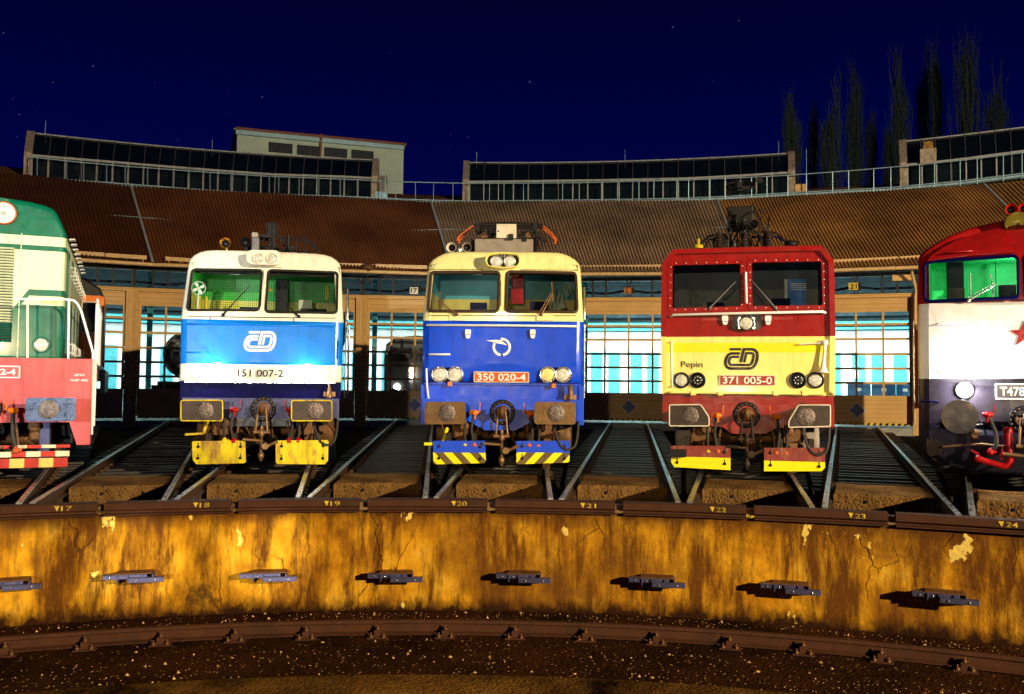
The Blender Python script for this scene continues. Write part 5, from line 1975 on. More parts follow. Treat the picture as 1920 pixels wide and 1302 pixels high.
def ground_mat(name, c0, c1, speck, speck_amt=0.62, bump=0.8, rough=0.85, scale=1.0):
    m, n, l, b = nt(name)
    v = texco(n, l)
    f = noise(n, l, v, 1.1 * scale, 8, 0.7)
    c = mixc(n, l, ramp(n, l, f, [(0.35, 0.0), (0.65, 1.0)]), c0, c1)
    vo = n.new('ShaderNodeTexVoronoi')
    vo.inputs['Scale'].default_value = 24.0 * scale
    l.new(v, vo.inputs['Vector'])
    sc = n.new('ShaderNodeSeparateColor')
    l.new(vo.outputs['Color'], sc.inputs[0])
    big = ramp(n, l, sc.outputs[0], [(speck_amt + 0.2, 0.0), (speck_amt + 0.25, 1.0)])
    near = ramp(n, l, vo.outputs['Distance'], [(0.28, 1.0), (0.36, 0.0)])
    mm = n.new('ShaderNodeMath')
    mm.operation = 'MULTIPLY'
    l.new(big, mm.inputs[0])
    l.new(near, mm.inputs[1])
    c = mixc(n, l, mm.outputs[0], c, speck)
    l.new(c, b.inputs['Base Color'])
    b.inputs['Roughness'].default_value = rough
    b.inputs['Specular IOR Level'].default_value = 0.04
    bp = n.new('ShaderNodeBump')
    bp.inputs['Strength'].default_value = bump
    bp.inputs['Distance'].default_value = 0.04
    ad = n.new('ShaderNodeMath')
    ad.operation = 'ADD'
    l.new(noise(n, l, v, 30 * scale, 6, 0.7), ad.inputs[0])
    l.new(vo.outputs['Distance'], ad.inputs[1])
    l.new(ad.outputs[0], bp.inputs['Height'])
    l.new(bp.outputs[0], b.inputs['Normal'])
    MATS[name] = m
    return m


ground_mat('yard_ground', (0.004, 0.003, 0.002), (0.014, 0.009, 0.005), (0.05, 0.035, 0.02), 0.7)
ground_mat('pit_ground', (0.012, 0.004, 0.001), (0.055, 0.018, 0.004), (0.40, 0.22, 0.07), 0.68, 0.9)
ground_mat('slab_concrete', (0.075, 0.034, 0.010), (0.27, 0.145, 0.045), (0.03, 0.015, 0.006), 0.5, 0.7)
ground_mat('ledge_concrete', (0.010, 0.003, 0.001), (0.24, 0.11, 0.018), (0.05, 0.03, 0.015), 0.5, 1.0)
ground_mat('rim_dirt', (0.05, 0.026, 0.010), (0.13, 0.07, 0.025), (0.30, 0.2, 0.09), 0.62, 1.0)
M('sleeper_wood', (0.030, 0.024, 0.019), 0.45, var=0.4, scale=9, stretch=(0.4, 3, 3), bump=0.4)
MATS['sleeper_wood'].node_tree.nodes['Principled BSDF'].inputs['Specular IOR Level'].default_value = 0.45
M('rail_side', (0.060, 0.027, 0.010), 0.7, 0.3, dirt=0.3, bump=0.3)
M('rim_steel', (0.058, 0.017, 0.004), 0.75, 0.0, dirt=0.45, dirtcol=(0.03, 0.012, 0.005), bump=0.25, scale=5)
M('mark_yellow', (0.66, 0.47, 0.03), 0.6, dirt=0.5, dscale=14)

mb = MB()
N = 120
annulus(mb, R_RIM + 0.16, 17.0, -0.30, -0.32, 0, 2 * pi, N, 1)
annulus(mb, 17.0, 62.0, -0.32, -0.32, 0, 2 * pi, N, 0)
annulus(mb, 62.0, 900.0, -0.32, -0.32, 0, 2 * pi, N, 0)
structure(mb.build('ground', ['yard_ground', 'rim_dirt']))
mb = MB()
annulus(mb, 0.05, 11.6, -1.62, -1.62, 0, 2 * pi, N, 0)
annulus(mb, 11.6, 12.85, -1.53, -1.55, 0, 2 * pi, N, 1)
annulus(mb, 12.85, 12.87, -1.55, -1.62, 0, 2 * pi, N, 1)
annulus(mb, 12.87, 14.75, -1.62, -1.60, 0, 2 * pi, N, 0)
annulus(mb, 14.75, 14.80, -1.60, -1.47, 0, 2 * pi, N, 0)
annulus(mb, 14.80, R_RIM + 0.02, -1.47, -1.45, 0, 2 * pi, N, 0)
annulus(mb, 11.58, 11.6, -1.62, -1.53, 0, 2 * pi, N, 1)
structure(mb.build('pit_floor', ['pit_ground', 'ledge_concrete']))


# ------------------------------------------------------------------ pit wall
def pit_wall_mat():
    m, n, l, b = nt('pit_concrete')
    t = n.new('ShaderNodeUVMap')
    mp = n.new('ShaderNodeMapping')
    l.new(t.outputs[0], mp.inputs[0])
    uv = mp.outputs[0]           # metres along the wall, metres up

    def sc(x, y):
        q = n.new('ShaderNodeMapping')
        q.inputs['Scale'].default_value = (x, y, 1)
        l.new(uv, q.inputs[0])
        return q.outputs[0]
    base = ramp(n, l, noise(n, l, sc(1, 0.8), 1.3, 9, 0.68), [(0.32, (0.15, 0.05, 0.003)), (0.44, (0.42, 0.175, 0.006)), (0.56, (0.62, 0.30, 0.012)), (0.72, (0.74, 0.46, 0.06))])
    # long damp streaks running down from the rim
    st = ramp(n, l, noise(n, l, sc(2.4, 0.42), 1.0, 10, 0.74), [(0.43, 1.0), (0.56, 0.0)])
    c = mixc(n, l, st, base, (0.11, 0.038, 0.004))
    st2 = ramp(n, l, noise(n, l, sc(8.0, 0.6), 1.0, 5, 0.65), [(0.30, 0.7), (0.42, 0.0)])
    c = mixc(n, l, st2, c, (0.17, 0.068, 0.008))
    # broad blotches
    bl = ramp(n, l, noise(n, l, sc(0.45, 0.5), 1.0, 5, 0.6), [(0.36, 0.85), (0.50, 0.0)])
    c = mixc(n, l, bl, c, (0.13, 0.048, 0.006))
    sp = n.new('ShaderNodeSeparateXYZ')
    l.new(uv, sp.inputs[0])

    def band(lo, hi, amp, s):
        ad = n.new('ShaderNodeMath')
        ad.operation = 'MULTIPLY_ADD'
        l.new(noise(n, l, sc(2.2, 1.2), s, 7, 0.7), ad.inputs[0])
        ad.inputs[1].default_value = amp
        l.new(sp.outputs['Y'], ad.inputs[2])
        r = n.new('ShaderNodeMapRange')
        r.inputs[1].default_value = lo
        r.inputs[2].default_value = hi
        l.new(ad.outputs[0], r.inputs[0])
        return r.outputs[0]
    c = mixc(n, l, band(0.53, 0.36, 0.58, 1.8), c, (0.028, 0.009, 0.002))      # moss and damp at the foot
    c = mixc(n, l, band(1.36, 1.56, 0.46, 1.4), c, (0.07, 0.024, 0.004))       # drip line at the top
    # cracks
    nv = n.new('ShaderNodeTexNoise')
    nv.inputs['Scale'].default_value = 2.5
    nv.inputs['Detail'].default_value = 5
    l.new(uv, nv.inputs['Vector'])
    av = n.new('ShaderNodeVectorMath')
    av.operation = 'MULTIPLY_ADD'
    l.new(nv.outputs['Color'], av.inputs[0])
    av.inputs[1].default_value = (0.5, 0.5, 0.0)
    l.new(sc(1.3, 0.42), av.inputs[2])
    vo = n.new('ShaderNodeTexVoronoi')
    vo.feature = 'DISTANCE_TO_EDGE'
    vo.inputs['Scale'].default_value = 1.1
    l.new(av.outputs[0], vo.inputs['Vector'])
    cr = ramp(n, l, vo.outputs['Distance'], [(0.0, 1.0), (0.005, 0.8), (0.013, 0.0)])
    msk = ramp(n, l, noise(n, l, sc(0.7, 0.7), 1.0, 3), [(0.49, 0.0), (0.64, 0.85)])
    mm = n.new('ShaderNodeMath')
    mm.operation = 'MULTIPLY'
    l.new(cr, mm.inputs[0])
    l.new(msk, mm.inputs[1])
    c = mixc(n, l, mm.outputs[0], c, (0.05, 0.02, 0.006))
    # spalled, paler patches
    fl = ramp(n, l, noise(n, l, sc(2.2, 1.3), 1.0, 7, 0.62), [(0.645, 0.0), (0.655, 0.9)])
    c = mixc(n, l, fl, c, (0.78, 0.55, 0.12))
    l.new(c, b.inputs['Base Color'])
    b.inputs['Roughness'].default_value = 0.85
    b.inputs['Specular IOR Level'].default_value = 0.08
    bp = n.new('ShaderNodeBump')
    bp.inputs['Strength'].default_value = 0.6
    bp.inputs['Distance'].default_value = 0.03
    h = n.new('ShaderNodeMath')
    h.operation = 'SUBTRACT'
    l.new(noise(n, l, uv, 9, 8, 0.65), h.inputs[0])
    l.new(mm.outputs[0], h.inputs[1])
    l.new(h.outputs[0], bp.inputs['Height'])
    l.new(bp.outputs[0], b.inputs['Normal'])
    MATS['pit_concrete'] = m


pit_wall_mat()
me = bpy.data.meshes.new('pit_wall')
NA, NZ = 240, 10
vs, fs, uvs = [], [], []
rnd = random.Random(3)
for i in range(NA + 1):
    a = -pi + 2 * pi * i / NA
    for j in range(NZ + 1):
        z = -1.50 + 1.32 * j / NZ
        vs.append(pol(R_RIM + 0.02 + rnd.uniform(-0.008, 0.008) + (0.03 if j == 0 else 0), a, z))
        uvs.append((a * R_RIM, z + 1.5))
for i in range(NA):
    for j in range(NZ):
        p = i * (NZ + 1) + j
        fs.append((p, p + NZ + 1, p + NZ + 2, p + 1))
top0 = len(vs)
for i in range(NA + 1):
    a = -pi + 2 * pi * i / NA
    vs.append(pol(R_RIM + 0.45, a, -0.17))
    uvs.append((a * R_RIM, 1.6))
for i in range(NA):
    p = i * (NZ + 1) + NZ
    fs.append((p, p + NZ + 1, top0 + i + 1, top0 + i))
me.from_pydata(vs, [], fs)
ul = me.uv_layers.new(name='UVMap')
for lp in me.loops:
    ul.data[lp.index].uv = uvs[lp.vertex_index]
me.materials.append(MATS['pit_concrete'])
me.polygons.foreach_set('use_smooth', [True] * len(fs))
pw = bpy.data.objects.new('pit_wall', me)
COL.objects.link(pw)
tag(pw, 'stained cracked ochre concrete wall of the turntable pit', 'wall')

# ------------------------------------------------------------------ rim rails with painted track numbers
marks = [(118, '17'), (377, '18'), (622, '19'), (860, '20'), (1102, '21'), (1345, '22'), (1605, '23'), (1888, '24')]
gaps = [-85, 188, 440, 682, 921, 1161, 1407, 1672, 1950, 2250]
for i in range(len(gaps) - 1):
    a0, a1 = on_cyl(gaps[i] + 7.5, 947, R_RIM)[0], on_cyl(gaps[i + 1] - 7.5, 947, R_RIM)[0]
    num = marks[i][1] if i < 8 else '25'
    am = (a0 + a1) / 2
    if i < 8:
        root = thing('rim_rail', 'rusty rim rail section marked with yellow arrow and %s' % num, 'rail', pol(R_RIM, am, 0), -am, 'rim rail sections')
    else:
        continue
    n = 8
    prof = [(-0.08, 0.0), (-0.02, -0.012), (-0.02, -0.055), (0.045, -0.075), (0.045, -0.118), (-0.06, -0.135), (-0.06, -0.160), (0.18, -0.160), (0.18, -0.140), (0.08, -0.118), (0.08, -0.075), (0.11, -0.055), (0.11, -0.012), (0.08, 0.0)]
    prof = [(-0.02, -0.02), (-0.03, -0.03), (-0.03, -0.105), (-0.02, -0.115), (0.02, -0.125), (0.02, -0.15), (-0.05, -0.16), (-0.05, -0.175), (0.20, -0.175), (0.20, -0.03), (0.19, -0.02)]
    rings = []
    for j in range(n + 1):
        a = a0 + (a1 - a0) * j / n
        ca = a - am
        rings.append([((R_RIM + r) * sin(ca), (R_RIM + r) * cos(ca) - R_RIM, z) for r, z in prof])
    mb = MB()
    mb.rings(rings, 0, True, True, True, False)
    mb.build('rail_section', 'rim_steel', root)
    aa = on_cyl(marks[i][0], 947, R_RIM)[0] - am
    x = R_RIM * sin(aa)
    y = (R_RIM - 0.03) * cos(aa) - R_RIM - 0.002
    mb = MB()
    mb.plate([(x - 0.095, -0.035), (x - 0.035, -0.035), (x - 0.06, -0.100)], y - 0.003, y + 0.004)
    mb.build('painted_arrow', 'mark_yellow', root)
    lettering('painted_number', num, root, 'mark_yellow', x - 0.015, x + 0.105, -0.098, -0.040, y, 0.004, 0.003)

# joint blocks in the gaps
for i, g in enumerate(gaps[1:9]):
    a = on_cyl(g, 950, R_RIM)[0]
    o = thing('joint_block', 'small steel locking block in the gap %s section %s' % ('left of rim', marks[i + 1][1]) if i + 1 < 8 else 'small steel locking block in the last rim gap right of section 24', 'block', pol(R_RIM, a, 0), -a, 'locking blocks in the rim gaps')
    mb = MB()
    mb.box(-0.055, 0.055, 0.05, 0.20, -0.15, -0.06, 0)
    mb.box(-0.06, 0.06, 0.02, 0.18, -0.165, -0.12, 0)
    mb.build('block_body', 'mark_yellow' if g == 1407 else ('rim_dirt' if g in (188, 440) else 'chain_steel'), o, bevel=0.006)

# ------------------------------------------------------------------ ring rail in the pit with its chairs
RR = 14.55
mb = MB()
prof = [(-0.035, -1.42), (0.035, -1.42), (0.04, -1.43), (0.04, -1.455), (0.012, -1.47), (0.010, -1.555), (0.075, -1.575), (0.075, -1.585), (-0.075, -1.585), (-0.075, -1.575), (-0.010, -1.555), (-0.012, -1.47), (-0.04, -1.455), (-0.04, -1.43)]
rings = []
for i in range(201):
    a = -pi + 2 * pi * i / 200
    rings.append([pol(RR + r, a, z) for r, z in prof])
mb.rings(rings, 0, True, smooth=False)
rr = mb.build('ring_rail', 'rim_steel')
tag(rr, 'rusty circular running rail on the pit floor below the wall', 'rail')
cx = [10, 160, 302, 441, 574, 708, 835, 966, 1098, 1231, 1368, 1506, 1652, 1808]
first = None
words = ['first', 'second', 'third', 'fourth', 'fifth', 'sixth', 'seventh', 'eighth', 'ninth', 'tenth', 'eleventh', 'twelfth', 'thirteenth', 'fourteenth']
for i, x in enumerate(cx):
    a = on_cyl(x, 1185, RR - 0.08)[0]
    if first is None:
        root = thing('rail_chair', '', 'rail chair', (0, 0, 0), 0, 'rail chairs holding the ring rail')
        mb = MB()
        mb.box(-0.15, 0.15, -0.22, 0.16, -1.62, -1.588)
        mb.box(-0.11, 0.11, -0.16, 0.14, -1.60, -1.572)
        mb.build('base_plate', 'rim_steel', root, bevel=0.01)
        mb = MB()
        mb.box(-0.055, 0.055, -0.15, -0.035, -1.575, -1.50)
        mb.box(-0.04, 0.05, -0.10, -0.03, -1.52, -1.475)
        mb.build('clamp', 'rim_steel', root, bevel=0.008)
        for p in ((0.0, -0.10, -1.50), (-0.09, -0.17, -1.59), (0.09, -0.17, -1.59)):
            mb = MB()
            mb.lathe(p, (0, 0, 1), [(0, 0.03), (0.03, 0.03), (0.031, 0.014), (0.065, 0.013), (0.07, 0)], 6)
            mb.build('bolt', 'rust_steel', root)
        first = o = root
    else:
        o = copy_tree(first)
    o.location = pol(RR, a, -1.60 * 0.16)
    o.scale = (0.84, 0.84, 0.84)
    o.rotation_euler.z = -a
    tag(o, 'rusty rail chair with clamp and bolts, %s from the left along the pit rail' % words[i], 'rail chair', 'rail chairs holding the ring rail')

# ------------------------------------------------------------------ steel brackets on the pit wall
first = None
M('bracket_steel', (0.085, 0.080, 0.16), 0.4, 0.5, dirt=0.2)
bx = [(15, 1097), (250, 1083), (502, 1081), (740, 1082), (980, 1083), (1230, 1091), (1480, 1103), (1770, 1120)]
near = ['cut by the left edge, below number 17', 'second from the left, between numbers 17 and 18', 'third from the left, between numbers 18 and 19', 'below and right of number 19', 'between numbers 20 and 21',
        'between numbers 21 and 22', 'between numbers 22 and 23', 'rightmost, with the longest shadow']
for i, (x, y) in enumerate(bx):
    a, z = on_cyl(x, y, R_RIM - 0.15)
    if first is None:
        root = thing('wall_bracket', '', 'bracket', (0, 0, 0), 0, 'brackets on the pit wall')
        mb = MB()
        mb.box(-0.34, 0.16, -0.20, -0.17, 0.0, 0.05)
        mb.box(-0.34, 0.16, -0.20, -0.08, 0.045, 0.055)
        mb.build('angle_bar', 'bracket_steel', root, bevel=0.004)
        mb = MB()
        mb.box(-0.05, 0.36, -0.25, -0.22, -0.04, 0.015)
        mb.box(-0.05, 0.36, -0.25, -0.16, 0.010, 0.02)
        mb.build('front_bar', 'bracket_steel', root, bevel=0.004)
        mb = MB()
        mb.box(-0.20, 0.22, -0.20, 0.03, 0.055, 0.068)
        mb.build('top_plate', 'rust_steel', root, bevel=0.004)
        for xx in (-0.18, -0.06, 0.10, 0.22):
            mb = MB()
            A = [(xx, 0.03, 0.05), (xx, -0.22, 0.05), (xx, -0.22, -0.03), (xx, 0.03, -0.10)]
            mb.rings([A, [(p[0] + 0.012, p[1], p[2]) for p in A]], 0, True, True, True, False)
            mb.build('gusset', 'bracket_steel', root)
        for xx in (-0.26, -0.12, 0.04, 0.26):
            mb = MB()
            yy, zz = (-0.20, 0.025) if xx < 0 else (-0.25, -0.012)
            mb.lathe((xx, yy, zz), (0, -1, 0), [(0, 0.012), (0.01, 0.012), (0.011, 0)], 6)
            mb.build('bolt', 'silver', root)
        first = o = root
    else:
        o = copy_tree(first)
    o.location = pol(R_RIM, a, z - 0.01)
    o.rotation_euler.z = -a
    tag(o, 'steel wall bracket of two bars, ' + near[i], 'bracket', 'brackets on the pit wall')

# ------------------------------------------------------------------ radial tracks, concrete slabs, strips
def sweep(mb, prof, y0, y1, x, mats):
    A = [(x + p[0], y0, p[1]) for p in prof]
    B = [(x + p[0], y1, p[1]) for p in prof]
    a, b = mb.add(A), mb.add(B)
    k = len(prof)
    for i in range(k):
        j = (i + 1) % k
        mb.face((a[j], a[i], b[i], b[j]), mats[i])
    mb.face(mb.add(A), mats[-1])


RAILP = [(-0.03, 0.0), (0.03, 0.0), (0.036, -0.008), (0.036, -0.035), (0.010, -0.05), (0.010, -0.135), (0.068, -0.15), (0.068, -0.16), (-0.068, -0.16), (-0.068, -0.15), (-0.010, -0.135), (-0.010, -0.05), (-0.036, -0.035), (-0.036, -0.008)]
RAILM = [0, 0, 1, 1, 1, 1, 1, 1, 1, 1, 1, 1, 1, 0]
desc = {-4: 'track under the green shunter at the left edge', -3: 'empty track between the green shunter and the sky blue locomotive', -2: 'track under the sky blue locomotive with lit headlights',
        -1: 'empty track between the two blue locomotives', 0: 'track under the dark blue locomotive in the middle', 1: 'empty track between the dark blue and the dark red locomotive',
        2: 'track under the dark red and yellow locomotive', 3: 'empty track between the dark red and the red star locomotive', 4: 'track under the red star diesel at the right edge'}
sl_mesh = None
rnd = random.Random(11)
for k in range(-4, 5):
    a = kang(k)
    root = thing('railway_track', 'steel rails on dark sleepers, ' + desc[k], 'track', pol(R_RIM, a, 0), -a, 'tracks radiating from the turntable')
    for s in (-1, 1):
        mb = MB()
        sweep(mb, RAILP, 0.12, 27.0, s * 0.7525, RAILM)
        mb.build('rail', ['rail_steel', 'rail_side'], root)
    nfast = MB()
    R = 18.95
    i = 0
    while R < 40.6:
        w = min(2.5, R * DPHI - 0.10)
        mb = MB()
        o_ = rnd.uniform(-0.02, 0.02)
        mb.box(-w / 2, w / 2, R - R_RIM - 0.12, R - R_RIM + 0.12, -0.34, -0.165 + o_ * 0.5)
        mb.build('sleeper', 'sleeper_wood', root)
        for s in (-1, 1):
            for t in (-1, 1):
                nfast.box(s * 0.7525 + t * 0.10 - 0.035, s * 0.7525 + t * 0.10 + 0.035, R - R_RIM - 0.05, R - R_RIM + 0.05, -0.17, -0.11)
        R += 0.62
        i += 1
    for R in (15.6, 16.1, 16.7, 17.6, 18.3):
        for s in (-1, 1):
            nfast.box(s * 0.7525 - 0.10, s * 0.7525 + 0.10, R - R_RIM - 0.06, R - R_RIM + 0.06, -0.28, -0.13)
            nfast.lathe((s * 0.7525 - 0.08, R - R_RIM, -0.14), (0, 0, 1), [(0, 0.02), (0.05, 0.018), (0.051, 0)], 6)
    nf = nfast.build('rail_fastening', 'rail_side', root)
    nf['kind'] = 'stuff'

bdesc = {-4: 'track of the green shunter', -3: 'empty track beside the green shunter', -2: 'track of the sky blue locomotive', -1: 'empty track between the two blue locomotives', 0: 'track of the dark blue locomotive',
         1: 'empty track before door 19', 2: 'track of the dark red locomotive', 3: 'empty track before door 21', 4: 'track of the red star diesel'}
for k in range(-4, 5):
    a = kang(k)
    me_ = MB()
    w = 0.66
    rn = random.Random(40 + k)
    P = [(-w, 2.2), (w + 0.02, 2.2), (w - 0.01, 3.65), (-w + 0.01, 3.65)]
    top = -0.045
    n = 14
    rings = []
    for z, e in ((-0.34, 0.0), (top - 0.03, 0.0), (top, 0.025)):
        lp = []
        for i in range(4):
            p, q_ = P[i], P[(i + 1) % 4]
            for j in range(n):
                t = j / n
                x, y = p[0] + (q_[0] - p[0]) * t, p[1] + (q_[1] - p[1]) * t
                jx, jy = (rn.uniform(-0.012, 0.012), rn.uniform(-0.015, 0.015)) if z < top else (0, 0)
                lp.append((x * (1 - e) + jx, 2.925 + (y - 2.925) * (1 - e) + jy, z + rn.uniform(-0.004, 0.004)))
        rings.append(lp)
    me_.rings(rings, 0, True, False, True, False)
    for u in (-0.22, 0.33):
        me_.lathe((u, 2.19, -0.15), (0, -1, 0), [(0, 0.022), (0.012, 0.02), (0.013, 0)], 8, 1)
    o = me_.build('concrete_block', ['slab_concrete', 'black_metal'])
    o.location = pol(R_RIM, a, 0)
    o.rotation_euler.z = -a
    tag(o, 'brown concrete block at the pit end of the ' + bdesc[k], 'concrete block', 'concrete blocks between the rails')

for i, (x0, x1, y, mt_, w_) in enumerate(((228, 292, 938, 'slab_concrete', 'left of rim mark 18'), (502, 540, 933, 'dull_white', 'below the sky blue locomotive'), (1075, 1207, 941, 'slab_concrete', 'behind rim mark 21'),
                                    (1317, 1360, 944.5, 'dull_white', 'just left of rim mark 22'), (1446, 1484, 948.5, 'slab_concrete', 'right of rim mark 22'), (1572, 1760, 956.5, 'slab_concrete', 'long, behind rim mark 23'), (1843, 1901, 963, 'dull_white', 'behind rim mark 24'))):
    a0, _ = on_cyl(x0, y, 15.75)
    a1, _ = on_cyl(x1, y, 15.75)
    am = (a0 + a1) / 2
    mb = MB()
    h = 15.75 * (a1 - a0) / 2
    mb.box(-h, h, -0.06, 0.08, -0.33, -0.26)
    o = mb.build('timber_strip', mt_, bevel=0.008)
    o.location = pol(15.75, am, 0)
    o.rotation_euler.z = -am
    tag(o, 'pale flat strip lying in the dirt ' + w_, 'strip', 'flat strips behind the rim rail')
# loose stones and litter round the rail ends: nobody could count it
mb = MB()
rnd = random.Random(21)
for i in range(2600):
    if i < 1500:
        R, z, a = rnd.uniform(15.4, 17.25), -0.31, rnd.uniform(-0.56, 0.56)
    else:
        R, z, a = 17.2 + abs(rnd.gauss(0, 3.5)), -0.325, rnd.uniform(-0.56, 0.56)
    s = rnd.uniform(0.012, 0.045)
    c = Vector(pol(R, a, z + s * 0.3))
    P = [c + Vector((rnd.uniform(.5, 1) * s * dx, rnd.uniform(.5, 1) * s * dy, rnd.uniform(.4, .9) * s * dz)) for dx, dy, dz in ((1, 0, 0), (0, 1, 0), (-1, 0, 0), (0, -1, 0), (0, 0, 1))]
    q_ = mb.add(P)
    for f in ((0, 1, 4), (1, 2, 4), (2, 3, 4), (3, 0, 4)):
        mb.face([q_[t] for t in f], 0 if rnd.random() < 0.8 else 1)
st = mb.build('loose_stones', ['rail_side', 'slab_concrete'])
st['kind'] = 'stuff'
tag(st, 'loose brown stones and rubble scattered between the rail ends', 'rubble')
mb = MB()
for i in range(2200):
    R, a = rnd.choice((rnd.uniform(12.9, 14.4), rnd.uniform(12.9, 14.45), rnd.uniform(14.7, 15.1))), rnd.uniform(-0.75, 0.75)
    z = -1.615 if R < 14.75 else -1.46
    s = rnd.uniform(0.004, 0.014) if rnd.random() < 0.9 else rnd.uniform(0.015, 0.035)
    c = Vector(pol(R, a, z + s * 0.3))
    P = [c + Vector((rnd.uniform(.5, 1) * s * dx, rnd.uniform(.5, 1) * s * dy, rnd.uniform(.4, .9) * s * dz)) for dx, dy, dz in ((1, 0, 0), (0, 1, 0), (-1, 0, 0), (0, -1, 0), (0, 0, 1))]
    q_ = mb.add(P)
    for f in ((0, 1, 4), (1, 2, 4), (2, 3, 4), (3, 0, 4)):
        mb.face([q_[t] for t in f], 0)
M('pit_chip', (0.50, 0.30, 0.11), 0.8, var=0.4)
st = mb.build('pit_gravel', ['pit_chip'])
st['kind'] = 'stuff'
tag(st, 'pale gravel chips strewn over the dark pit floor', 'gravel')

# ------------------------------------------------------------------ the roundhouse
RW = 41.0
SO = (0.0, 41.0, 0.0)
shed = thing('locomotive_shed', 'curved roundhouse shed with brown corrugated roof, roof lanterns and tall glazed doors', 'building', SO)


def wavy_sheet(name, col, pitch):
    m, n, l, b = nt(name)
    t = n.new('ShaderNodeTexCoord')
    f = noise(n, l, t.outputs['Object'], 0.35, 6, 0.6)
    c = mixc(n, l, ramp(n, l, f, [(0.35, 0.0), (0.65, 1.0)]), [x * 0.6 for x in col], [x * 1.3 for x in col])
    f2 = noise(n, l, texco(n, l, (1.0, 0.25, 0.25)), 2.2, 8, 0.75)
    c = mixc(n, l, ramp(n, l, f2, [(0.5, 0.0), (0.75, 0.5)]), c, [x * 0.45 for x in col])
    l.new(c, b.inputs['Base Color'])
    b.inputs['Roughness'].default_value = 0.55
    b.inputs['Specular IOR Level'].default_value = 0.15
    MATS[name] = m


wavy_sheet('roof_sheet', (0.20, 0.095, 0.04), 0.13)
wavy_sheet('roof_sheet_shade_dark', (0.085, 0.026, 0.010), 0.13)
wavy_sheet('roof_sheet_shade_red', (0.15, 0.050, 0.018), 0.13)
wavy_sheet('roof_sheet_lit_grey', (0.30, 0.20, 0.125), 0.13)
wavy_sheet('roof_sheet_lit_tan', (0.36, 0.18, 0.055), 0.13)


def panel_mat(name, col, pitch):
    m, n, l, b = nt(name)
    t = n.new('ShaderNodeTexCoord')
    w = n.new('ShaderNodeTexWave')
    w.wave_type = 'BANDS'
    w.bands_direction = 'Z'
    w.inputs['Scale'].default_value = 0.5 / pitch * 0.628
    l.new(t.outputs['Object'], w.inputs['Vector'])
    f = noise(n, l, t.outputs['Object'], 0.9, 6, 0.65)
    c = mixc(n, l, ramp(n, l, f, [(0.3, 0.0), (0.7, 1.0)]), [x * 0.80 for x in col], col)
    l.new(c, b.inputs['Base Color'])
    b.inputs['Roughness'].default_value = 0.45
    bp = n.new('ShaderNodeBump')
    bp.inputs['Strength'].default_value = 0.5
    bp.inputs['Distance'].default_value = 0.02
    l.new(ramp(n, l, w.outputs['Fac'], [(0.0, 0.0), (0.12, 1.0), (1.0, 1.0)]), bp.inputs['Height'])
    l.new(bp.outputs[0], b.inputs['Normal'])
    MATS[name] = m


panel_mat('door_panel', (0.64, 0.37, 0.11), 0.17)
M('door_bar', (0.60, 0.35, 0.11), 0.45, var=0.12)
M('frame_dark', (0.012, 0.012, 0.014), 0.5)
M('diamond_blue', (0.015, 0.05, 0.28), 0.4)
M('hazard_yellow', (0.70, 0.48, 0.03), 0.5)
M('gutter_paint', (0.62, 0.40, 0.18), 0.4, dirt=0.15)
M('walkway_steel', (0.30, 0.46, 0.56), 0.4, 0.5, dirt=0.2)
M('lantern_glass', (0.004, 0.009, 0.009), 0.12, var=0.5, scale=0.6, coat=0.5)
M('slope_bar', (0.10, 0.10, 0.11), 0.6, dirt=0.5)
M('lantern_bar', (0.30, 0.31, 0.33), 0.6, dirt=0.3)
M('end_stone', (0.34, 0.28, 0.22), 0.85, var=0.5, scale=5, bump=0.6)
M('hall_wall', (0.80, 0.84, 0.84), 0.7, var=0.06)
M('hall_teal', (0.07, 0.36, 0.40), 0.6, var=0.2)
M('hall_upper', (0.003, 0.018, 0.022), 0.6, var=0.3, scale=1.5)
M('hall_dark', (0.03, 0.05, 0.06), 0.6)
M('hall_floor', (0.30, 0.30, 0.28), 0.5, dirt=0.3)
M('hall_blue', (0.05, 0.16, 0.34), 0.5)
glow('tube_light', (0.75, 1.0, 0.98), 14.0)


def bay_part(name, mb_or_mesh, mats, k, y=0.0, parent=None, bevel=0.0):
    o = mb_or_mesh.build(name, mats, None, bevel=bevel)
    place_bay(o, k, parent)
    return o


def place_bay(o, k, parent=None):
    a = kang(k)
    p = pol(RW, a, 0)
    o.parent = parent or shed
    if parent is None:
        o.location = (p[0] - SO[0], p[1] - SO[1], 0)
        o.rotation_euler.z = -a


COLS = [-1.95, -0.99, -0.01, 0.97, 1.95]
ROWS = [1.16, 1.69, 2.25, 2.81, 3.40, 3.975, 4.50]
# door leaf
mb = MB()
mb.box(-1.98, 1.98, 0.10, 0.16, 0.14, ROWS[0] - 0.02, 0)
mb.box(-1.98, 1.98, 0.10, 0.16, ROWS[-1] + 0.0, 5.0, 0)
for r in ROWS:
    mb.box(-1.98, 1.98, 0.095, 0.15, r - 0.045, r + 0.045, 1)
for c in COLS:
    w = 0.04 if abs(c) < 1.9 else 0.06
    for i in range(6):
        mb.box(c - w, c + w, 0.10, 0.15, ROWS[i] + 0.045, ROWS[i + 1] - 0.045, 1)
door0 = mb.build('door', ['door_panel', 'door_bar'], None, bevel=0.004)
mb = MB()
for i in range(6):
    for j in range(4):
        mb.poly([(COLS[j] + 0.03, 0.13, ROWS[i] + 0.03), (COLS[j + 1] - 0.03, 0.13, ROWS[i] + 0.03), (COLS[j + 1] - 0.03, 0.13, ROWS[i + 1] - 0.03), (COLS[j] + 0.03, 0.13, ROWS[i + 1] - 0.03)])
glz0 = mb.build('glazing', 'door_glass', door0)
mb = MB()
mb.plate([(0, 0.28), (0.34, 0.62), (0, 0.96), (-0.34, 0.62)], 0.094, 0.10, 1)
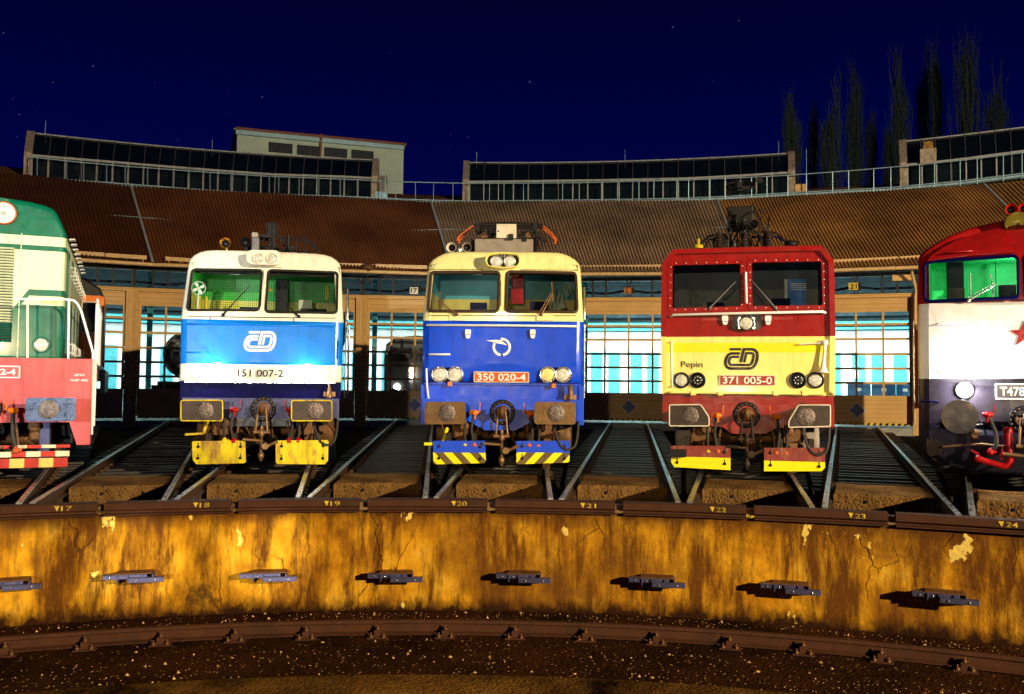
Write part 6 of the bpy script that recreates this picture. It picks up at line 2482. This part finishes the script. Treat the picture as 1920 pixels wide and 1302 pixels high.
mb.plate([(0, 0.34), (0.28, 0.62), (0, 0.90), (-0.28, 0.62)], 0.089, 0.095, 0)
dia0 = mb.build('diamond_sign', ['diamond_blue', 'dull_white'], door0)
mb = MB()
n = 36
for i in range(n):
    x0 = -1.98 + 3.96 * i / n
    w = 3.96 / n
    P = [(x0, 0.055), (x0 + w, 0.055), (x0 + w + 0.05, 0.14), (x0 + 0.05, 0.14)]
    mb.plate([(min(1.98, p[0]), p[1]) for p in P], 0.085, 0.13, i % 2)
haz0 = mb.build('hazard_strip', ['hazard_yellow', 'black_paint'], door0)
# door surround with posts
mb = MB()
for s in (-1, 1):
    mb.box(min(s * 1.985, s * 2.225), max(s * 1.985, s * 2.225), -0.04, 0.3, -0.3, 5.13, 0)
    for g in (2.06, 2.13):
        mb.box(min(s * g, s * (g + 0.025)), max(s * g, s * (g + 0.025)), -0.055, -0.035, 0.0, 5.0, 0)
mb.box(-2.0, 2.0, -0.06, 0.3, 5.005, 5.125, 0)
mb.box(-2.22, 2.22, -0.10, 0.0, 5.09, 5.145, 0)
sur0 = mb.build('door_surround', 'door_bar', None, bevel=0.006)
n = 26
for s in (-1, 1):
    mb = MB()
    for i in range(n):
        z0 = 0.15 + 2.45 * i / n
        h = 2.45 / n
        x0, x1 = sorted((s * 1.988, s * 2.05))
        mb.plate([(x0, z0), (x1, z0 + 0.04), (x1, z0 + h + 0.04), (x0, z0 + h)], -0.047, -0.03, i % 2)
    mb.build('hazard_stripe', ['hazard_yellow', 'black_paint'], sur0)
mb = MB()
mb.box(-2.05, 2.05, -0.02, 0.8, -0.32, -0.06)
mb.box(-1.95, 1.95, -0.06, -0.02, -0.10, -0.03)
sil0 = mb.build('threshold', 'hall_floor', sur0)
# transom window band
mb = MB()
mb.box(-2.22, 2.22, 0.02, 0.20, 5.13, 5.18)
mb.box(-2.22, 2.22, 0.02, 0.20, 5.84, 6.0)
for c in (-2.19, -1.5, -0.95, -0.06, 0.06, 0.95, 1.5, 2.19):
    w = 0.045 if abs(c) > 0.1 else 0.03
    mb.box(c - w, c + w, 0.03, 0.18, 5.18, 5.84)
mb.box(-2.2, 2.2, 0.06, 0.12, 5.60, 5.63)
tra0 = mb.build('transom_window', 'frame_dark', None)
mb = MB()
mb.poly([(-2.2, 0.10, 5.18), (2.2, 0.10, 5.18), (2.2, 0.10, 5.84), (-2.2, 0.10, 5.84)])
tg0 = mb.build('pane', 'door_glass', tra0)
mb = MB()
mb.tube([(-2.2, 0.5, 5.44), (-1.9, 0.5, 5.42), (-1.2, 0.5, 5.36), (-0.7, 0.5, 5.38), (-0.3, 0.5, 5.46), (0, 0.5, 5.46), (0.3, 0.5, 5.46), (0.7, 0.5, 5.39), (1.3, 0.5, 5.40), (2.2, 0.5, 5.41)], 0.055, 7)
mb.box(-0.2, 0.2, 0.4, 0.6, 5.33, 5.60)
tc0 = mb.build('cable', 'black_metal', tra0)
for k in range(-5, 6):
    for src in (door0, sur0, tra0):
        if k == -5:
            o = src
        else:
            o = src.copy()
            COL.objects.link(o)
            for ch in list(src.children):
                c = ch.copy()
                COL.objects.link(c)
                c.parent = o
        place_bay(o, k)
for k, txt, x, col in ((-1, '17', 776, 'dull_white'), (1, '19', 1177, 'rust_steel'), (3, '21', 1600, 'hazard_yellow')):
    u, z = on_plane(k, x, 545 if k < 3 else 537, RW - 0.1)
    mb = MB()
    mb.box(u - 0.17, u + 0.17, -0.06, -0.03, z - 0.14, z + 0.14)
    if k == 1:
        mb.box(u - 0.02, u + 0.02, -0.03, 0.05, z - 0.1, z + 0.1)
    o = bay_part('number_sign', mb, col, k)
    lettering('lettering', txt, o, 'black_paint' if k != 1 else 'amber', u - 0.13, u + 0.13, z - 0.10, z + 0.10, -0.061, 0.02)
u, z = on_plane(3, 1692, 520, RW - 0.1)
mb = MB()
mb.box(u - 0.35, u + 0.35, -0.03, 0.0, z - 0.12, z + 0.12)
bay_part('repair_board', mb, 'door_bar', 3)

# roof facets
EK = [-6.05, -3.34, -0.66, 2.05, 4.55, 7.3]
KK = [-6.30, -3.60, -0.90, 1.81, 4.05, 7.0]
RE, ZE, RK, ZK = 40.45, 6.10, 47.95, 10.50


def lerp3(a, b, t):
    return tuple(a[i] + (b[i] - a[i]) * t for i in range(3))


def rel(p):
    return (p[0] - SO[0], p[1] - SO[1], p[2] - SO[2])


for f in range(5):
    E0, E1 = pol(RE, kang(EK[f]), ZE), pol(RE, kang(EK[f + 1]), ZE)
    K0, K1 = pol(RK, kang(KK[f]), ZK), pol(RK, kang(KK[f + 1]), ZK)
    ln = (Vector(E1) - Vector(E0)).length
    nc = int(ln / 0.135)
    nrm = (Vector(E1) - Vector(E0)).cross(Vector(K0) - Vector(E0)).normalized()
    mb = MB()
    for (t0, t1, off) in ((0.0, 0.60, 0.03), (0.57, 1.0, 0.0)):
        rows = [[], []]
        for i in range(nc * 4 + 1):
            s = i / (nc * 4)
            h = (0.024 if i % 4 in (0, 1) else -0.024) if i % 4 != 9 else 0
            ss = s
            for r, t in enumerate((t0, t1)):
                p = Vector(lerp3(lerp3(E0, E1, ss), lerp3(K0, K1, ss), t)) + nrm * (h - off + 0.03)
                rows[r].append(rel(p))
        mb.rings(rows, 0, False, False, False, False)
    if f:
        pass
    mb.build('roof_slope', ('roof_sheet_shade_dark', 'roof_sheet_shade_red', 'roof_sheet_lit_grey', 'roof_sheet_lit_tan', 'roof_sheet_lit_tan')[f], shed)  # facet colours mix sheet tint with the light dimming toward the left
    mb = MB()
    mb.bar(rel(Vector(E0) + nrm * 0.06), rel(Vector(K0) + nrm * 0.06), 0.10, 0.05)
    mb.build('roof_seam', 'lantern_bar', shed)
    # boarding below the sheets keeps the hall's light in
    mb = MB()
    mb.poly([rel((p[0], p[1], p[2] - 0.12)) for p in (E0, E1, K1, K0)])
    mb.build('roof_lining', 'hall_dark', shed)
    # gutter with brackets, soffit board
    g0, g1 = Vector(pol(RE - 0.10, kang(EK[f]), ZE - 0.10)), Vector(pol(RE - 0.10, kang(EK[f + 1]), ZE - 0.10))
    mb = MB()
    mb.tube([rel(g0), rel(g1)], 0.075, 9)
    for i in range(13):
        p = g0.lerp(g1, (i + .5) / 13)
        d = (g1 - g0).normalized()
        mb.tube([rel(p - d * 0.03), rel(p + d * 0.03)], 0.086, 9)
    mb.build('gutter', 'gutter_paint', shed)
    mb = MB()
    W0, W1 = pol(RW + 0.3, kang(EK[f]), 6.0), pol(RW + 0.3, kang(EK[f + 1]), 6.0)
    mb.poly([rel((E0[0], E0[1], ZE - 0.13)), rel((E1[0], E1[1], ZE - 0.13)), rel(W1), rel(W0)])
    mb.build('soffit', 'frame_dark', shed)
# upper roof behind the walkway and the back slope
mb = MB()
a0, a1 = kang(-6.3), kang(7.0)
n = 90
A = [rel(pol(47.6, a0 + (a1 - a0) * i / n, ZK - 0.15)) for i in range(n + 1)]
B = [rel(pol(52.0, a0 + (a1 - a0) * i / n, 11.72)) for i in range(n + 1)]
C_ = [rel(pol(60.5, a0 + (a1 - a0) * i / n, 7.6)) for i in range(n + 1)]
mb.rings([A, B, C_], 0, False, smooth=False)
mb.build('upper_roof', 'roof_sheet', shed)


def roof_pt(x, y, up=0.0):
    R = 43.0
    for _ in range(12):
        a, z = on_cyl(x, y, R)
        R = RE + (z - up - ZE) / (ZK - ZE) * (RK - RE)
        R = max(39, min(49, R))
    return np.array(pol(R, a, z))


for x0, y0, x1, y1 in ((141, 474.5, 196, 478), (198, 478.5, 275, 483.5), (310, 485, 366, 489), (366, 489, 440, 493), (560, 494, 634, 496.5), (636, 497, 701, 499), (704, 499, 801, 501.5), (1088, 501.5, 1110, 501.3), (1111, 501.3, 1239, 500),
                       (1560, 491, 1684, 485), (1686, 485, 1725, 482.5)):
    mb = MB()
    a, b = roof_pt(x0, y0, 0.20), roof_pt(x1, y1, 0.20)
    mb.bar(rel(a), rel(b), 0.05, 0.15)
    for t in (0.1, 0.5, 0.9):
        p = a + (b - a) * t
        mb.bar(rel(p), rel((p[0], p[1] + 0.1, p[2] - 0.22)), 0.03, 0.03)
    mb.build('snow_guard', 'gutter_paint', shed)
# lightning conductor wire stapled along the slope
P = [roof_pt(*q_, 0.06) for q_ in ((115, 396), (188, 402), (261, 407.6), (400, 418), (496, 424.5), (661, 430), (791, 432), (831, 430), (1000, 431), (1150, 430.5), (1270, 430), (1340, 427), (1500, 423), (1700, 408), (1830, 395))]
mb = MB()
mb.tube([rel(p) for p in P], 0.014, 5)
mb.build('conductor_wire', 'walkway_steel', shed)

# walkway with railing
low = [(56, 332), (200, 342.5), (350, 354), (496, 364), (635, 368), (760, 374), (880, 377.6), (938, 377), (1141, 374.6), (1289, 372), (1400, 366.5), (1477, 362), (1669, 352), (1800, 340), (1913, 326), (1990, 318)]
top = [(56, 294.5), (140, 303.5), (235, 312), (380, 322.5), (496, 330.5), (635, 336), (760, 341.5), (880, 344), (938, 344), (1086, 343), (1295, 337.6), (1400, 333), (1477, 329), (1600, 320), (1703, 311), (1820, 299), (1913, 287), (1990, 279)]


def interp(lst, x):
    for (xa, ya), (xb, yb_) in zip(lst, lst[1:]):
        if x <= xb:
            return ya + (yb_ - ya) * (x - xa) / (xb - xa)
    return lst[-1][1]


RWK = 48.0


def wk(x, lst, R=RWK, dz=0.0):
    a, z = on_cyl(x, interp(lst, x), R)
    return rel(pol(R, a, z + dz))


mb = MB()
mb.tube([wk(x, low) for x, y in low], 0.035, 6)
for i in range(len(low) - 1):
    a, b = wk(low[i][0], low, RWK, -0.10), wk(low[i + 1][0], low, RWK, -0.10)
    a2, b2 = wk(low[i][0], low, RWK + 0.55, -0.0), wk(low[i + 1][0], low, RWK + 0.55, -0.0)
    mb.poly([a, b, (b2[0], b2[1], b[2]), (a2[0], a2[1], a[2])])
    mb.bar(a, b, 0.04, 0.09)
wkp = mb.build('walkway', 'walkway_steel', shed)
mb = MB()
mb.tube([wk(x, top) for x, y in top], 0.028, 6)
mb.build('guard_rail', 'walkway_steel', wkp)
for x in (56, 70, 125, 157, 200, 235, 277, 325, 355, 394, 433, 462, 505, 523, 561, 598, 638, 670, 715, 742, 779, 813, 849.5, 881, 918, 945, 981.5, 1018, 1055, 1086, 1128, 1161, 1198, 1226, 1269, 1291, 1331, 1360, 1409, 1438, 1477, 1512, 1561, 1591, 1638, 1670, 1724, 1752, 1800, 1832, 1881, 1916, 1950):
    mb = MB()
    a, b = wk(x, low, RWK - 0.03, -0.24), wk(x, top, RWK - 0.03, 0.0)
    mb.bar(a, b, 0.045, 0.03)
    mb.build('railing_post', 'walkway_steel', wkp)

# roof lanterns
for x0, x1, ztop0, ztop1, n in ((60, 697, 13.13, 13.15, 23), (880, 1478, 13.17, 13.27, 21), (1701, 2050, 13.44, 13.6, 12)):
    aA, aB = on_cyl(x0, 300, 48.6)[0], on_cyl(x1, 320, 48.6)[0]
    lr = MB()
    pts = []
    for i in range(n + 1):
        t = i / n
        a = aA + (aB - aA) * t
        xx = x0 + (x1 - x0) * t
        zl = on_cyl(min(xx, 1985), interp(low, min(xx, 1985)), 48.5)[1] - 0.05
        zt_ = ztop0 + (ztop1 - ztop0) * t
        pts.append((a, zl, zl + 1.02, zt_))
    g1 = [rel(pol(48.6, a, zl)) for a, zl, zm, zt_ in pts]
    g2 = [rel(pol(48.6, a, zm)) for a, zl, zm, zt_ in pts]
    g3 = [rel(pol(50.6, a, zt_)) for a, zl, zm, zt_ in pts]
    g4 = [rel(pol(52.6, a, zm)) for a, zl, zm, zt_ in pts]
    g5 = [rel(pol(52.6, a, zl)) for a, zl, zm, zt_ in pts]
    lr.rings([g1, g2, g3, g4, g5], 0, False, smooth=False)
    lan = lr.build('roof_lantern', 'lantern_glass', shed)
    mb = MB()
    for i in range(n + 1):
        a = pts[i][0]
        mb.bar(rel(pol(48.55, a, pts[i][1])), rel(pol(48.55, a, pts[i][2])), 0.06, 0.06)
        if i % 3 != 2 or True:
            mb.bar(rel(pol(48.55, a, pts[i][2])), rel(pol(50.58, a, pts[i][3] + 0.03)), 0.028, 0.03, 1)
    for i in range(n):
        p, q_ = pts[i], pts[i + 1]
        mb.bar(rel(pol(48.55, p[0], p[2] + 0.02)), rel(pol(48.55, q_[0], q_[2] + 0.02)), 0.08, 0.10)
        mb.bar(rel(pol(50.6, p[0], p[3] + 0.02)), rel(pol(50.6, q_[0], q_[3] + 0.02)), 0.09, 0.06)
    mb.build('glazing_bar', ['lantern_bar', 'slope_bar'], lan)
    mb = MB()
    for i in range(n):
        p, q_ = pts[i], pts[i + 1]
        mb.tube([rel(pol(48.2, p[0], p[1] - 0.16)), rel(pol(48.2, q_[0], q_[1] - 0.16))], 0.075, 7)
    mb.build('lantern_gutter', 'walkway_steel', lan)
    for e, w in ((0, -1), (n, 1)):
        a, zl, zm, zt_ = pts[e]
        mb = MB()
        da = w * 0.32 / 48.6
        prof = [(48.45, zl - 0.3), (48.45, zm + 0.12), (50.6, zt_ + 0.12), (52.7, zm + 0.12), (52.7, zl - 0.3)]
        A = [rel(pol(r, a, z)) for r, z in prof]
        B = [rel(pol(r, a + da, z)) for r, z in prof]
        mb.rings([A, B], 0, True, True, True, False)
        mb.build('end_wall', 'end_stone', lan)
for x, R, z0, h in ((83, 50.6, 13.1, 0.7), (397, 50.6, 13.1, 0.6), (893.6, 50.6, 13.15, 0.6), (1172, 50.6, 13.2, 0.65), (1460, 50.6, 13.25, 0.7), (1512, 48.0, 10.9, 1.9)):
    a = on_cyl(x, 300, R)[0]
    mb = MB()
    mb.tube([rel(pol(R, a, z0)), rel(pol(R, a, z0 + h))], 0.016, 5)
    mb.build('lightning_rod', 'walkway_steel', shed)
for (x0, y0, x1, y1, R, mt_, nm) in ((1725, 280, 1756, 306, 48.3, 'end_stone', 'chimney'), (1731, 266, 1750, 280, 48.5, 'brass', 'chimney_cap'), (703, 359, 726, 371, 48.4, 'walkway_steel', 'roof_hatch'), (1491, 346, 1512, 360, 48.4, 'gutter_paint', 'roof_hatch')):
    a0, z1 = on_cyl(x0, y0, R)
    a1, z0 = on_cyl(x1, y1, R)
    mb = MB()
    P0, P1 = rel(pol(R, a0, z0)), rel(pol(R, a1, z0))
    mb.rings([[P0, P1, rel(pol(R + 0.9, a1, z0)), rel(pol(R + 0.9, a0, z0))], [(P0[0], P0[1], z1), (P1[0], P1[1], z1), rel(pol(R + 0.9, a1, z1)), rel(pol(R + 0.9, a0, z1))]], 0, True, True, True, False)
    if nm == 'roof_hatch':
        for i in range(5):
            z = z0 + (z1 - z0) * (i + .5) / 5
            mb.bar(rel(pol(R - 0.02, a0, z)), rel(pol(R - 0.02, a1, z)), 0.04, 0.025)
    mb.build(nm, mt_, shed)
# ladder hoop on the walkway
mb = MB()
for x in (719, 727):
    a = on_cyl(x, 340, 48.3)[0]
    z = on_cyl(x, 362, 48.3)[1]
    mb.tube([rel(pol(48.3, a, z)), rel(pol(48.3, a - 0.002, z + 0.9)), rel(pol(48.8, a, z + 0.6))], 0.02, 5)
mb.build('ladder_hoop', 'walkway_steel', shed)
# bell-shaped lamp under the eaves and a downpipe
a, z = on_cyl(690, 503, 40.1)
p = rel(pol(40.1, a, z))
mb = MB()
mb.lathe((p[0], p[1], p[2]), (0, 0, -1), [(-0.22, 0.0), (-0.22, 0.10), (-0.16, 0.14), (-0.12, 0.26), (0.02, 0.30), (0.05, 0.30), (0.055, 0.22), (0.16, 0.16), (0.2, 0.0)], 20)
mb.tube([(p[0], p[1], p[2] - 0.1), (p[0] - 0.05, p[1] + 0.2, p[2] - 0.4), (p[0], p[1] + 0.9, p[2] - 0.5)], 0.03, 6)
mb.build('eaves_lamp', 'rust_steel', shed)
P = [(1709, 505, 40.3), (1710, 513, 40.5), (1714, 530, 40.8), (1718, 545, 40.85), (1716, 560, 40.85), (1715, 795, 40.85)]
mb = MB()
mb.tube([rel(pol(R, *on_cyl(x, y, R))) for x, y, R in P], 0.06, 8)
mb.build('downpipe', 'gutter_paint', shed)

# hall interior
mb = MB()
n = 60
a0, a1 = kang(-6.0), kang(6.6)
A = [rel(pol(58.0, a0 + (a1 - a0) * i / n, -0.1)) for i in range(n + 1)]
B = [rel(pol(58.0, a0 + (a1 - a0) * i / n, 4.75)) for i in range(n + 1)]
C_ = [rel(pol(58.0, a0 + (a1 - a0) * i / n, 8.8)) for i in range(n + 1)]
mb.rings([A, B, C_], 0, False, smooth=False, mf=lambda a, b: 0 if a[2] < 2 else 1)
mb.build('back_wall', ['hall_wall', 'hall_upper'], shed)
mb = MB()
A = [rel(pol(41.3, a0 + (a1 - a0) * i / n, -0.10)) for i in range(n + 1)]
B = [rel(pol(58.0, a0 + (a1 - a0) * i / n, -0.10)) for i in range(n + 1)]
mb.rings([A, B], 0, False, smooth=False)
mb.build('hall_floor', 'hall_floor', shed)
mb = MB()
for k in (-6.0, 6.6):
    mb.poly([rel(pol(41.0, kang(k), -0.3)), rel(pol(58.0, kang(k), -0.3)), rel(pol(58.0, kang(k), 8.8)), rel(pol(50, kang(k), 11)), rel(pol(41.0, kang(k), 6.1))])
mb.build('gable_wall', 'hall_wall', shed)
for k in range(-5, 6):
    # tall windows in the back wall, pipes, crane beam, roof truss
    mb = MB()
    f = (58.0 - RW)
    for u in (-2.0, -0.95, 0.35, 1.35, 2.5):
        mb.box(u - 0.34, u + 0.34, f - 0.10, f - 0.02, 0.6, 3.5)
    bay_part('hall_window', mb, 'hall_teal', k)  # teal colour stands in for hall light reflected in the panes
    mb = MB()
    mb.box(-3.0, 3.0, 15.2, 15.6, 5.45, 6.3, 1)
    mb.tube([(-3, 14.6, 5.0), (3, 14.6, 5.0)], 0.12, 7)
    mb.tube([(-3, 14.3, 4.7), (3, 14.3, 4.7)], 0.07, 7)
    bay_part('pipe_run', mb, ['hall_teal', 'hall_upper'], k)
    mb = MB()
    mb.bar((-2.22, 0.6, 6.0), (-2.22, 16, 8.2), 0.12, 0.25)
    mb.box(-2.34, -2.1, 8.0, 8.25, -0.1, 7.0)
    bay_part('roof_truss', mb, 'hall_teal' if k % 2 else 'hall_wall', k)
    mb = MB()
    mb.box(-0.8, 0.8, 9.0, 9.12, 5.6, 5.68)
    bay_part('strip_light', mb, 'tube_light', k)
    ld = bpy.data.lights.new('hall_light', 'AREA')
    ld.shape = 'RECTANGLE'
    ld.size = 2.6
    ld.size_y = 1.0
    ld.energy = {-3: 700, -2: 700, -1: 800, 1: 1900, 2: 1300, 3: 1700}.get(k, 900)
    ld.color = (0.78, 1.0, 1.0)
    lo = bpy.data.objects.new('hall_light', ld)
    COL.objects.link(lo)
    lo.location = pol(RW + 9.5, kang(k), 5.5)
    lo.rotation_euler = (radians(38), 0, -kang(k))
for k, us in ((3, ((-0.3, 0.75), (0.8, 1.85), (1.9, 2.6))), (1, ((1.8, 2.6),))):
    for u0, u1 in us:
        mb = MB()
        mb.box(u0, u1, 9.0, 9.6, -0.1, 1.75, 0)
        mb.box((u0 + u1) / 2 - 0.10, (u0 + u1) / 2 + 0.12, 8.98, 9.0, 1.35, 1.5, 1)
        mb.box(u0 + 0.05, u1 - 0.05, 8.985, 9.0, 0.05, 1.7, 0)
        o = mb.build('cabinet', ['hall_blue', 'hall_wall'], None, bevel=0.01)
        a = kang(k)
        o.location = pol(RW, a, 0)
        o.rotation_euler.z = -a
        tag(o, 'blue steel cabinet standing inside the shed behind door 21, %s' % {-0.3: 'left one of three', 0.8: 'middle one of three', 1.9: 'right one of three'}[u0] if k == 3 else 'blue steel cabinet standing inside the shed behind door 19', 'cabinet', 'cabinets inside the shed')
# stored engines behind two of the doors
a = kang(-1)
root = thing('stored_locomotive', 'grey locomotive parked inside the shed behind door 17', 'locomotive', pol(RW + 1.2, a, 0), -a)
mb = MB()
ol_ = [(-1.35, 0.9), (1.35, 0.9), (1.38, 2.6), (1.3, 3.2), (0.9, 3.5), (0, 3.6), (-0.9, 3.5), (-1.3, 3.2), (-1.38, 2.6)]
mb.rings([[(u, 0.25, v) for u, v in inset(ol_, 0.12)], [(u, 0.33, v) for u, v in inset(ol_, 0.03)], [(u, 0.6, v) for u, v in ol_], [(u, 10, v) for u, v in ol_]], 0, True, True, True, True)
mb.build('body', 'side_grey', root)
for u in (-0.65, 0.65):
    mb = MB()
    mb.plate(roundpoly(rect(u - 0.5, u + 0.5, 2.45, 3.05), 0.05, 3), 0.235, 0.26)
    mb.build('windscreen', 'black_paint', root)
    mb = MB()
    mb.lathe((u * 1.2, 0.25, 1.35), (0, -1, 0), [(0, 0.12), (0.04, 0.12), (0.05, 0.0)], 16)
    mb.build('headlight', 'headlamp_glow' if u < 0 else 'lens_glass', root)
mb = MB()
mb.box(-1.2, 1.2, 0.0, 0.3, 0.75, 1.1)
for u in (-0.87, 0.87):
    mb.lathe((u, -0.3, 1.05), (0, 1, 0), [(0, 0.24), (0.04, 0.24), (0.05, 0.1), (0.5, 0.12)], 18)
mb.box(-0.9, 0.9, 0.4, 9, 0.3, 0.9)
mb.build('buffer_beam', 'dark_gear', root)
a = kang(-3)
root = thing('stored_locomotive', 'black round-fronted engine parked inside the shed behind the leftmost full door', 'locomotive', tuple(np.array(pol(RW + 1.6, a, 0)) - 0.75 * frame(-3)[1]), -a)
mb = MB()
mb.lathe((0.55, 0.0, 2.6), (0, 1, 0), [(-0.06, 0.0), (-0.05, 0.5), (0.0, 0.80), (0.05, 0.95), (0.1, 0.98), (0.5, 0.98), (0.52, 0.92), (8.0, 0.92)], 40, 0, False, True)
mb.build('boiler', 'black_paint', root)
mb = MB()
for r in (0.30, 0.62, 0.90):
    mb.tube([(0.55 + r * cos(t), -0.06 + 0.04 * r, 2.6 + r * sin(t)) for t in np.linspace(0, 2 * pi, 33)[:-1]], 0.018, 5, 0, True)
mb.build('smokebox_ring', 'silver', root)
mb = MB()
mb.box(-0.8, 1.9, -0.3, 0.0, 0.85, 1.35)
mb.box(-0.6, 1.7, 0.0, 8, 0.9, 1.5)
for u in (-0.33, 1.43):
    mb.lathe((u, -0.75, 1.05), (0, 1, 0), [(0, 0.24), (0.04, 0.24), (0.05, 0.1), (0.5, 0.12)], 18)
mb.build('buffer_beam', 'dark_gear', root)
mb = MB()
mb.lathe((0.55, 0.6, 3.4), (0, 0, 1), [(0, 0.28), (0.5, 0.24), (0.52, 0.30), (0.6, 0.30), (0.61, 0.2)], 20)
mb.build('chimney', 'black_paint', root)

# ------------------------------------------------------------------ pale tower block behind the shed
def at_depth(x, y, dep):
    r = ray(x, y)
    return CAM + r * (dep / (r @ FW))


TL, TR = at_depth(445, 244, 62), at_depth(757, 271, 65.7)
tz = (TL[2] + TR[2]) / 2
rz = atan2(TR[1] - TL[1], TR[0] - TL[0])
tw = hypot(TR[0] - TL[0], TR[1] - TL[1])
tower = thing('tower_building', 'pale green-grey tower block with a row of barred windows behind the shed roof', 'building', (TL[0], TL[1], 0), rz)
M('tower_render', (0.50, 0.62, 0.55), 0.8, var=0.12, scale=1.2, bump=0.2)
M('tower_trim', (0.28, 0.10, 0.07), 0.6, dirt=0.2)
M('tower_glass', (0.012, 0.018, 0.028), 0.25)
M('tower_bar', (0.05, 0.07, 0.10), 0.5)


def tl(x, y):
    """pixel on the tower's front wall -> (along, z)"""
    nrm = np.array([-sin(rz), cos(rz), 0])
    r = ray(x, y)
    s = ((TL - CAM) @ nrm) / (r @ nrm)
    q = CAM + r * s
    return float((q - TL) @ np.array([cos(rz), sin(rz), 0])), float(q[2])


mb = MB()
zt0, zt1 = tl(446, 246)[1], tl(756, 274)[1]
mb.rings([[(0, 0, 0), (tw, 0, 0), (tw, 8, 0), (0, 8, 0)], [(0, 0, zt0), (tw, 0, zt0), (tw, 8, zt0), (0, 8, zt0)]], 0, True, True, True, False)
mb.build('wall', 'tower_render', tower)
mb = MB()
mb.box(-0.25, tw + 0.12, -0.45, 8.3, zt0 + 0.0, zt0 + 0.06, 0)
mb.tube([(-0.1, -0.42, zt0 + 0.09), (tw + 0.1, -0.42, zt0 + 0.09)], 0.09, 8, 1)
mb.box(-0.1, tw, -0.30, -0.003, zt0 - 0.28, zt0, 2)
mb.build('roof', ['lantern_bar', 'tower_trim', 'walkway_steel'], tower)
for (x0, y0, x1, y1) in ((504, 267, 548, 289), (557, 272, 599, 294), (608, 276.5, 650.5, 297), (659, 281, 700, 301)):
    (u0, z1), (u1, z0) = tl(x0, y0), tl(x1, y1)
    zc = (z0 + z1) / 2
    mb = MB()
    mb.box(u0, u1, -0.02, 0.0 - 0.003, z0, z1)
    w = mb.build('window', 'tower_glass', tower)
    mb = MB()
    for i in range(9):
        u = u0 + (u1 - u0) * i / 8
        mb.box(u - 0.012, u + 0.012, -0.05, -0.021, z0, z1)
    for i in range(7):
        z = z0 + (z1 - z0) * i / 6
        mb.box(u0, u1, -0.045, -0.03, z - 0.012, z + 0.012)
    mb.build('grille', 'tower_bar', w)
u, z1 = tl(601, 257)
mb = MB()
mb.tube([(u, -0.4, z1 + 0.1), (u, -0.3, z1 - 0.3), (u, -0.1, z1 - 0.5), (u, -0.1, 2.0)], 0.09, 8)
mb.build('downpipe', 'tower_trim', tower)
(u0, z1), (u1, z0) = tl(700, 329), tl(721, 360)
mb = MB()
mb.box(u0, u1, -0.04, -0.003, z0, z1)
mb.build('hatch', 'end_stone', tower)

# ------------------------------------------------------------------ bare poplars behind
M('poplar_bark', (0.075, 0.095, 0.075), 0.9)
M('poplar_twig', (0.055, 0.085, 0.075), 0.9)


def poplar(x, ytop, wpx, dep, label, seed, n=260):
    n = int(n * 1.5)
    wpx *= 1.18
    rnd = random.Random(seed)
    base = at_depth(x, 640, dep)
    top = at_depth(x, ytop, dep)
    H = top[2]
    w = wpx / FPX * dep / 2
    root = thing('poplar_tree', label, 'tree', (base[0], base[1], -0.3), 0, 'poplars behind the shed')
    tk = MB()
    tk.tube([(0, 0, 0), (0.05, 0, H * 0.3), (-0.05, 0.05, H * 0.65), (0, 0, H * 0.93)], [0.34, 0.24, 0.13, 0.03], 7)
    tk.build('trunk', 'poplar_bark', root)
    mb = MB()
    lead = [(rnd.uniform(-.6, .6) * w, rnd.uniform(-.5, .5) * w, rnd.uniform(0.72, 1.0)) for _ in range(6)]
    for i in range(n):
        t0 = rnd.uniform(0.10, 0.90)
        a = rnd.uniform(0, 2 * pi)
        ln = H * rnd.uniform(0.10, 0.26)
        prof = min(1.0, (1.04 - t0) * 2.4) * (0.75 + 0.25 * min(1, t0 * 3))
        out = w * prof * rnd.uniform(0.35, 1.0)
        lx, ly, lh = rnd.choice(lead)
        z0 = H * t0
        z1 = min(H * lh, z0 + ln)
        cx, cy = lx * t0, ly * t0
        P = [Vector((cx * .4, cy * .4, z0)), Vector((cx + out * .7 * cos(a), cy + out * .7 * sin(a), z0 + (z1 - z0) * .35)), Vector((cx + out * cos(a + .1), cy + out * sin(a + .1), z1))]
        mb.tube(P, [0.05, 0.032, 0.012], 3, 0, False, False)
        for j in range(5):
            s = rnd.uniform(0.2, 1.0)
            b = P[0].lerp(P[1], s * 2) if s < .5 else P[1].lerp(P[2], s * 2 - 1)
            aa = rnd.uniform(0, 2 * pi)
            l2 = rnd.uniform(0.5, 1.6)
            mb.tube([b, b + Vector((cos(aa) * l2 * .22, sin(aa) * l2 * .22, l2 * .5)), b + Vector((cos(aa) * l2 * .3, sin(aa) * l2 * .3, l2))], [0.024, 0.018, 0.008], 3, 0, False, False)
    mb.build('crown', 'poplar_twig', root)


for i, (x, y, w, d, lb) in enumerate(((1487, 157, 30, 92, 'slim bare poplar, leftmost of the row behind the shed'), (1526, 178, 24, 118, 'short faint bare poplar behind and between two taller ones'), (1558, 132, 38, 90, 'broad forked bare poplar, third from the left in the row'),
                                       (1607, 106, 32, 100, 'tall pointed bare poplar, fourth from the left in the row'), (1637, 158, 18, 125, 'thin faint bare poplar just right of the pointed tall one'), (1669, 195, 24, 118, 'low faint bare poplar leaning against the left side of a dense one'),
                                       (1691, 78, 36, 92, 'dense bare poplar just left of the rightmost roof lantern'), (1738, 72, 30, 108, 'loose bare poplar behind the chimney block'), (1759, 42, 26, 100, 'very slim tall bare poplar right of the chimney block'),
                                       (1822, 32, 52, 92, 'tallest and widest bare poplar near the right edge'), (1872, 82, 48, 96, 'spreading bare poplar, rightmost of the row'), (1232, 262, 26, 120, 'small bare treetop peeping over the middle roof lantern'))):
    poplar(x, y, w, d, lb, 50 + i, 210 if i != 11 else 120)
